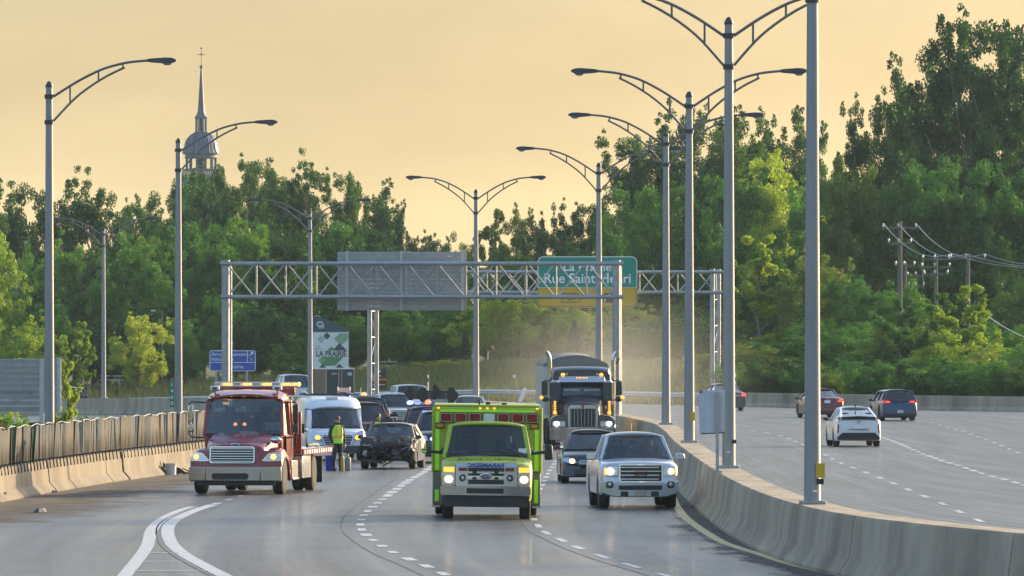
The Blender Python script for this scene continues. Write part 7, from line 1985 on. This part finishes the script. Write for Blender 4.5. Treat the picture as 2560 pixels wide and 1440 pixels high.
low = [(-40, 830, 150, 'bush', 'lime', 596), (45, 790, 190, 'bush', 'lime', 592), (130, 760, 160, 'round', 'mid', 598), (205, 805, 80, 'slim', 'lime', 588), (268, 800, 150, 'round', 'dark', 602), (345, 790, 130, 'round', 'pale', 584), (420, 770, 150, 'round', 'dark', 602), (470, 800, 130, 'bush', 'mid', 598), (560, 740, 170, 'round', 'mid', 604), (640, 760, 150, 'round', 'dark', 602), (688, 860, 40, 'slim', 'mid', 592), (740, 835, 70, 'slim', 'mid', 590), (720, 770, 150, 'round', 'mid', 606), (880, 790, 140, 'round', 'mid', 604), (960, 800, 140, 'round', 'mid', 604), (1010, 770, 150, 'round', 'mid', 600), (1085, 780, 140, 'round', 'mid', 602), (1140, 760, 150, 'round', 'mid', 604), (1215, 740, 170, 'round', 'pale', 596), (1295, 748, 170, 'round', 'pale', 594), (1370, 760, 160, 'round', 'pale', 596), (1440, 770, 150, 'round', 'pale', 600), (1500, 790, 130, 'round', 'olive', 600), (1560, 760, 150, 'round', 'pale', 590), (1620, 800, 160, 'bush', 'olive', 566), (1700, 740, 190, 'round', 'mid', 570), (1760, 780, 150, 'bush', 'mid', 555), (1850, 690, 190, 'round', 'mid', 560), (1900, 590, 150, 'slim', 'lime', 556), (1950, 660, 200, 'round', 'mid', 560), (2030, 640, 170, 'round', 'olive', 556), (2100, 700, 190, 'round', 'mid', 545), (2190, 690, 200, 'round', 'mid', 540), (2270, 700, 190, 'round', 'mid', 528), (2180, 820, 220, 'bush', 'mid', 512), (2300, 800, 220, 'bush', 'olive', 508), (2425, 715, 150, 'slim', 'lime', 506), (2400, 830, 200, 'bush', 'lime', 500), (2510, 790, 200, 'bush', 'mid', 505), (2535, 690, 190, 'round', 'dark', 526), (2480, 880, 200, 'bush', 'olive', 488), (2060, 800, 200, 'bush', 'mid', 522), (1960, 840, 190, 'bush', 'mid', 520), (1870, 860, 170, 'bush', 'olive', 512), (1790, 880, 130, 'bush', 'mid', 520), (1690, 900, 130, 'bush', 'olive', 545), (2130, 890, 200, 'bush', 'dark', 492), (2590, 850, 180, 'bush', 'mid', 480), (2350, 890, 180, 'bush', 'mid', 488), (2240, 905, 180, 'bush', 'dark', 484), (1240, 905, 120, 'bush', 'mid', 586), (1110, 900, 130, 'bush', 'pale', 578), (760, 905, 80, 'bush', 'mid', 580), (1480, 880, 120, 'bush', 'olive', 584)]
low += [(1880, 905, 150, 'bush', 'mid', 484), (1960, 890, 160, 'bush', 'dark', 482), (2040, 900, 150, 'bush', 'mid', 478), (2110, 915, 140, 'bush', 'olive', 474), (2180, 900, 160, 'bush', 'mid', 470), (2265, 915, 140, 'bush', 'mid', 468), (2330, 900, 160, 'bush', 'dark', 464), (2410, 905, 160, 'bush', 'mid', 460), (2490, 895, 170, 'bush', 'mid', 458), (2570, 900, 150, 'bush', 'dark', 456), (1815, 915, 110, 'bush', 'olive', 492), (2255, 745, 120, 'slim', 'mid', 505), (2345, 735, 110, 'slim', 'mid', 512)]
for px, top, w, kd, c, d in low:
    plant(kd, px, top, d, w, c, where(px, kd, c, 'front row'), GL_)
for px, top, w, d, lab in ((1085, 848, 44, 586, 'small spruce below the right end of the grey sign'), (1163, 826, 48, 590, 'small spruce left of the dark double lamp post'), (1436, 800, 66, 588, 'larger spruce in the haze behind the dump truck'), (1500, 835, 44, 592, 'small spruce beside the lamp post behind the dump truck')):
    plant('spruce', px, top, d, w, 'spruce', lab, 'spruces on the bank')
# sapling and scrub just behind the left fence
plant('slim', 168, 905, 242, 62, 'lime', 'thin sapling right of the grey sign back, behind the fence', None, 0)
plant('bush', 60, 1040, 246, 150, 'mid', 'scrub under the grey sign back behind the fence', 'scrub behind the fence')
plant('bush', 10, 1020, 250, 90, 'lime', 'leafy scrub at the left edge behind the fence', 'scrub behind the fence')
plant('bush', 245, 1040, 262, 90, 'olive', 'low scrub between the left lamp posts behind the fence', 'scrub behind the fence')

# tall grass on the bank: one mass of blades
rng = np.random.default_rng(5)
gxs, gys = [], []
n = 26000
px_ = rng.uniform(-60, 2620, n); dd = rng.uniform(0, 1, n)
V = []; Fc = []
for k in range(n):
    x = (px_[k]-1280)*.0268; 
    if x > 13: continue
    yo = float(np.interp(x, _oa[::-1, 0], _oa[::-1, 1])) if x < 59 else 400
    y = yo + 1.5 + 62*dd[k]**1.3
    x = (px_[k]-1280)*y/F
    if beyond(x, y) < .8: continue
    z = h_ground(x, y)
    hgt = rng.uniform(.25, .75); w = rng.uniform(.03, .06)
    for q in range(2):
        a = rng.uniform(0, 6.28); ox, oy = rng.normal()*.25, rng.normal()*.25; lx, ly = rng.normal()*.18, rng.normal()*.18
        i0 = len(V)
        V += [(x+ox-w*math.cos(a), y+oy-w*math.sin(a), z-.03), (x+ox+w*math.cos(a), y+oy+w*math.sin(a), z-.03), (x+ox+lx, y+oy+ly, z+hgt)]
        Fc.append((i0, i0+1, i0+2))
me = bpy.data.meshes.new('tall_grass'); me.from_pydata(V, [], Fc); me.update()
gm = leaf_material('grass_blades', (.05, .085, .022), (.085, .115, .035), (.15, .135, .06), .4)
me.materials.append(gm)
o = bpy.data.objects.new('tall_grass', me); COL.objects.link(o); tag(o, 'tall grass and weeds covering the bank beyond the guard rail', 'grass', kind='stuff')

# ================================================================== evening haze and the dust behind the dump truck
def volume_box(name, lo, hi, density, colour, aniso, label, noise=None):
    m = bpy.data.materials.new(name+'_air'); m.use_nodes = True
    nt = m.node_tree; nt.nodes.clear()
    out = nt.nodes.new('ShaderNodeOutputMaterial'); vo = nt.nodes.new('ShaderNodeVolumePrincipled')
    vo.inputs['Color'].default_value = (*colour, 1); vo.inputs['Density'].default_value = density; vo.inputs['Anisotropy'].default_value = aniso
    nt.links.new(vo.outputs[0], out.inputs['Volume'])
    o = MB().box(lo[0], hi[0], lo[1], hi[1], lo[2], hi[2]).build(name, m, smooth=0)
    tag(o, label, name, kind='stuff')
    return o, nt, vo
volume_box('haze', (-1500, -40, -6), (1500, 1700, 52), 0.000065, (.66, .84, .96), 0.1, 'pale evening haze over the whole motorway')

d_o, d_nt, d_vo = volume_box('dust_cloud', (AX(1080, 345), 303, 0.03), (AX(1960, 345), 380, 6.6), 0.02, (.84, .83, .79), 0.2, 'pale dust cloud hanging around and behind the dump truck')
tc = d_nt.nodes.new('ShaderNodeTexCoord')
gr_ = d_nt.nodes.new('ShaderNodeTexGradient'); gr_.gradient_type = 'SPHERICAL'
mp_ = d_nt.nodes.new('ShaderNodeMapping'); mp_.inputs['Location'].default_value = (-1, -1, -.55); mp_.inputs['Scale'].default_value = (2, 2, 1.45)
gr_.gradient_type = 'QUADRATIC_SPHERE'
d_nt.links.new(tc.outputs['Generated'], mp_.inputs[0]); d_nt.links.new(mp_.outputs[0], gr_.inputs[0])
nz_ = noise_node(d_nt, tc.outputs['Object'], 0.28, 4, 0.6)
mm = d_nt.nodes.new('ShaderNodeMath'); mm.operation = 'MULTIPLY'; d_nt.links.new(gr_.outputs['Fac'], mm.inputs[0]); d_nt.links.new(nz_, mm.inputs[1])
m3 = d_nt.nodes.new('ShaderNodeMath'); m3.operation = 'MULTIPLY'; m3.inputs[1].default_value = 0.030; d_nt.links.new(mm.outputs[0], m3.inputs[0])
d_nt.links.new(m3.outputs[0], d_vo.inputs['Density'])
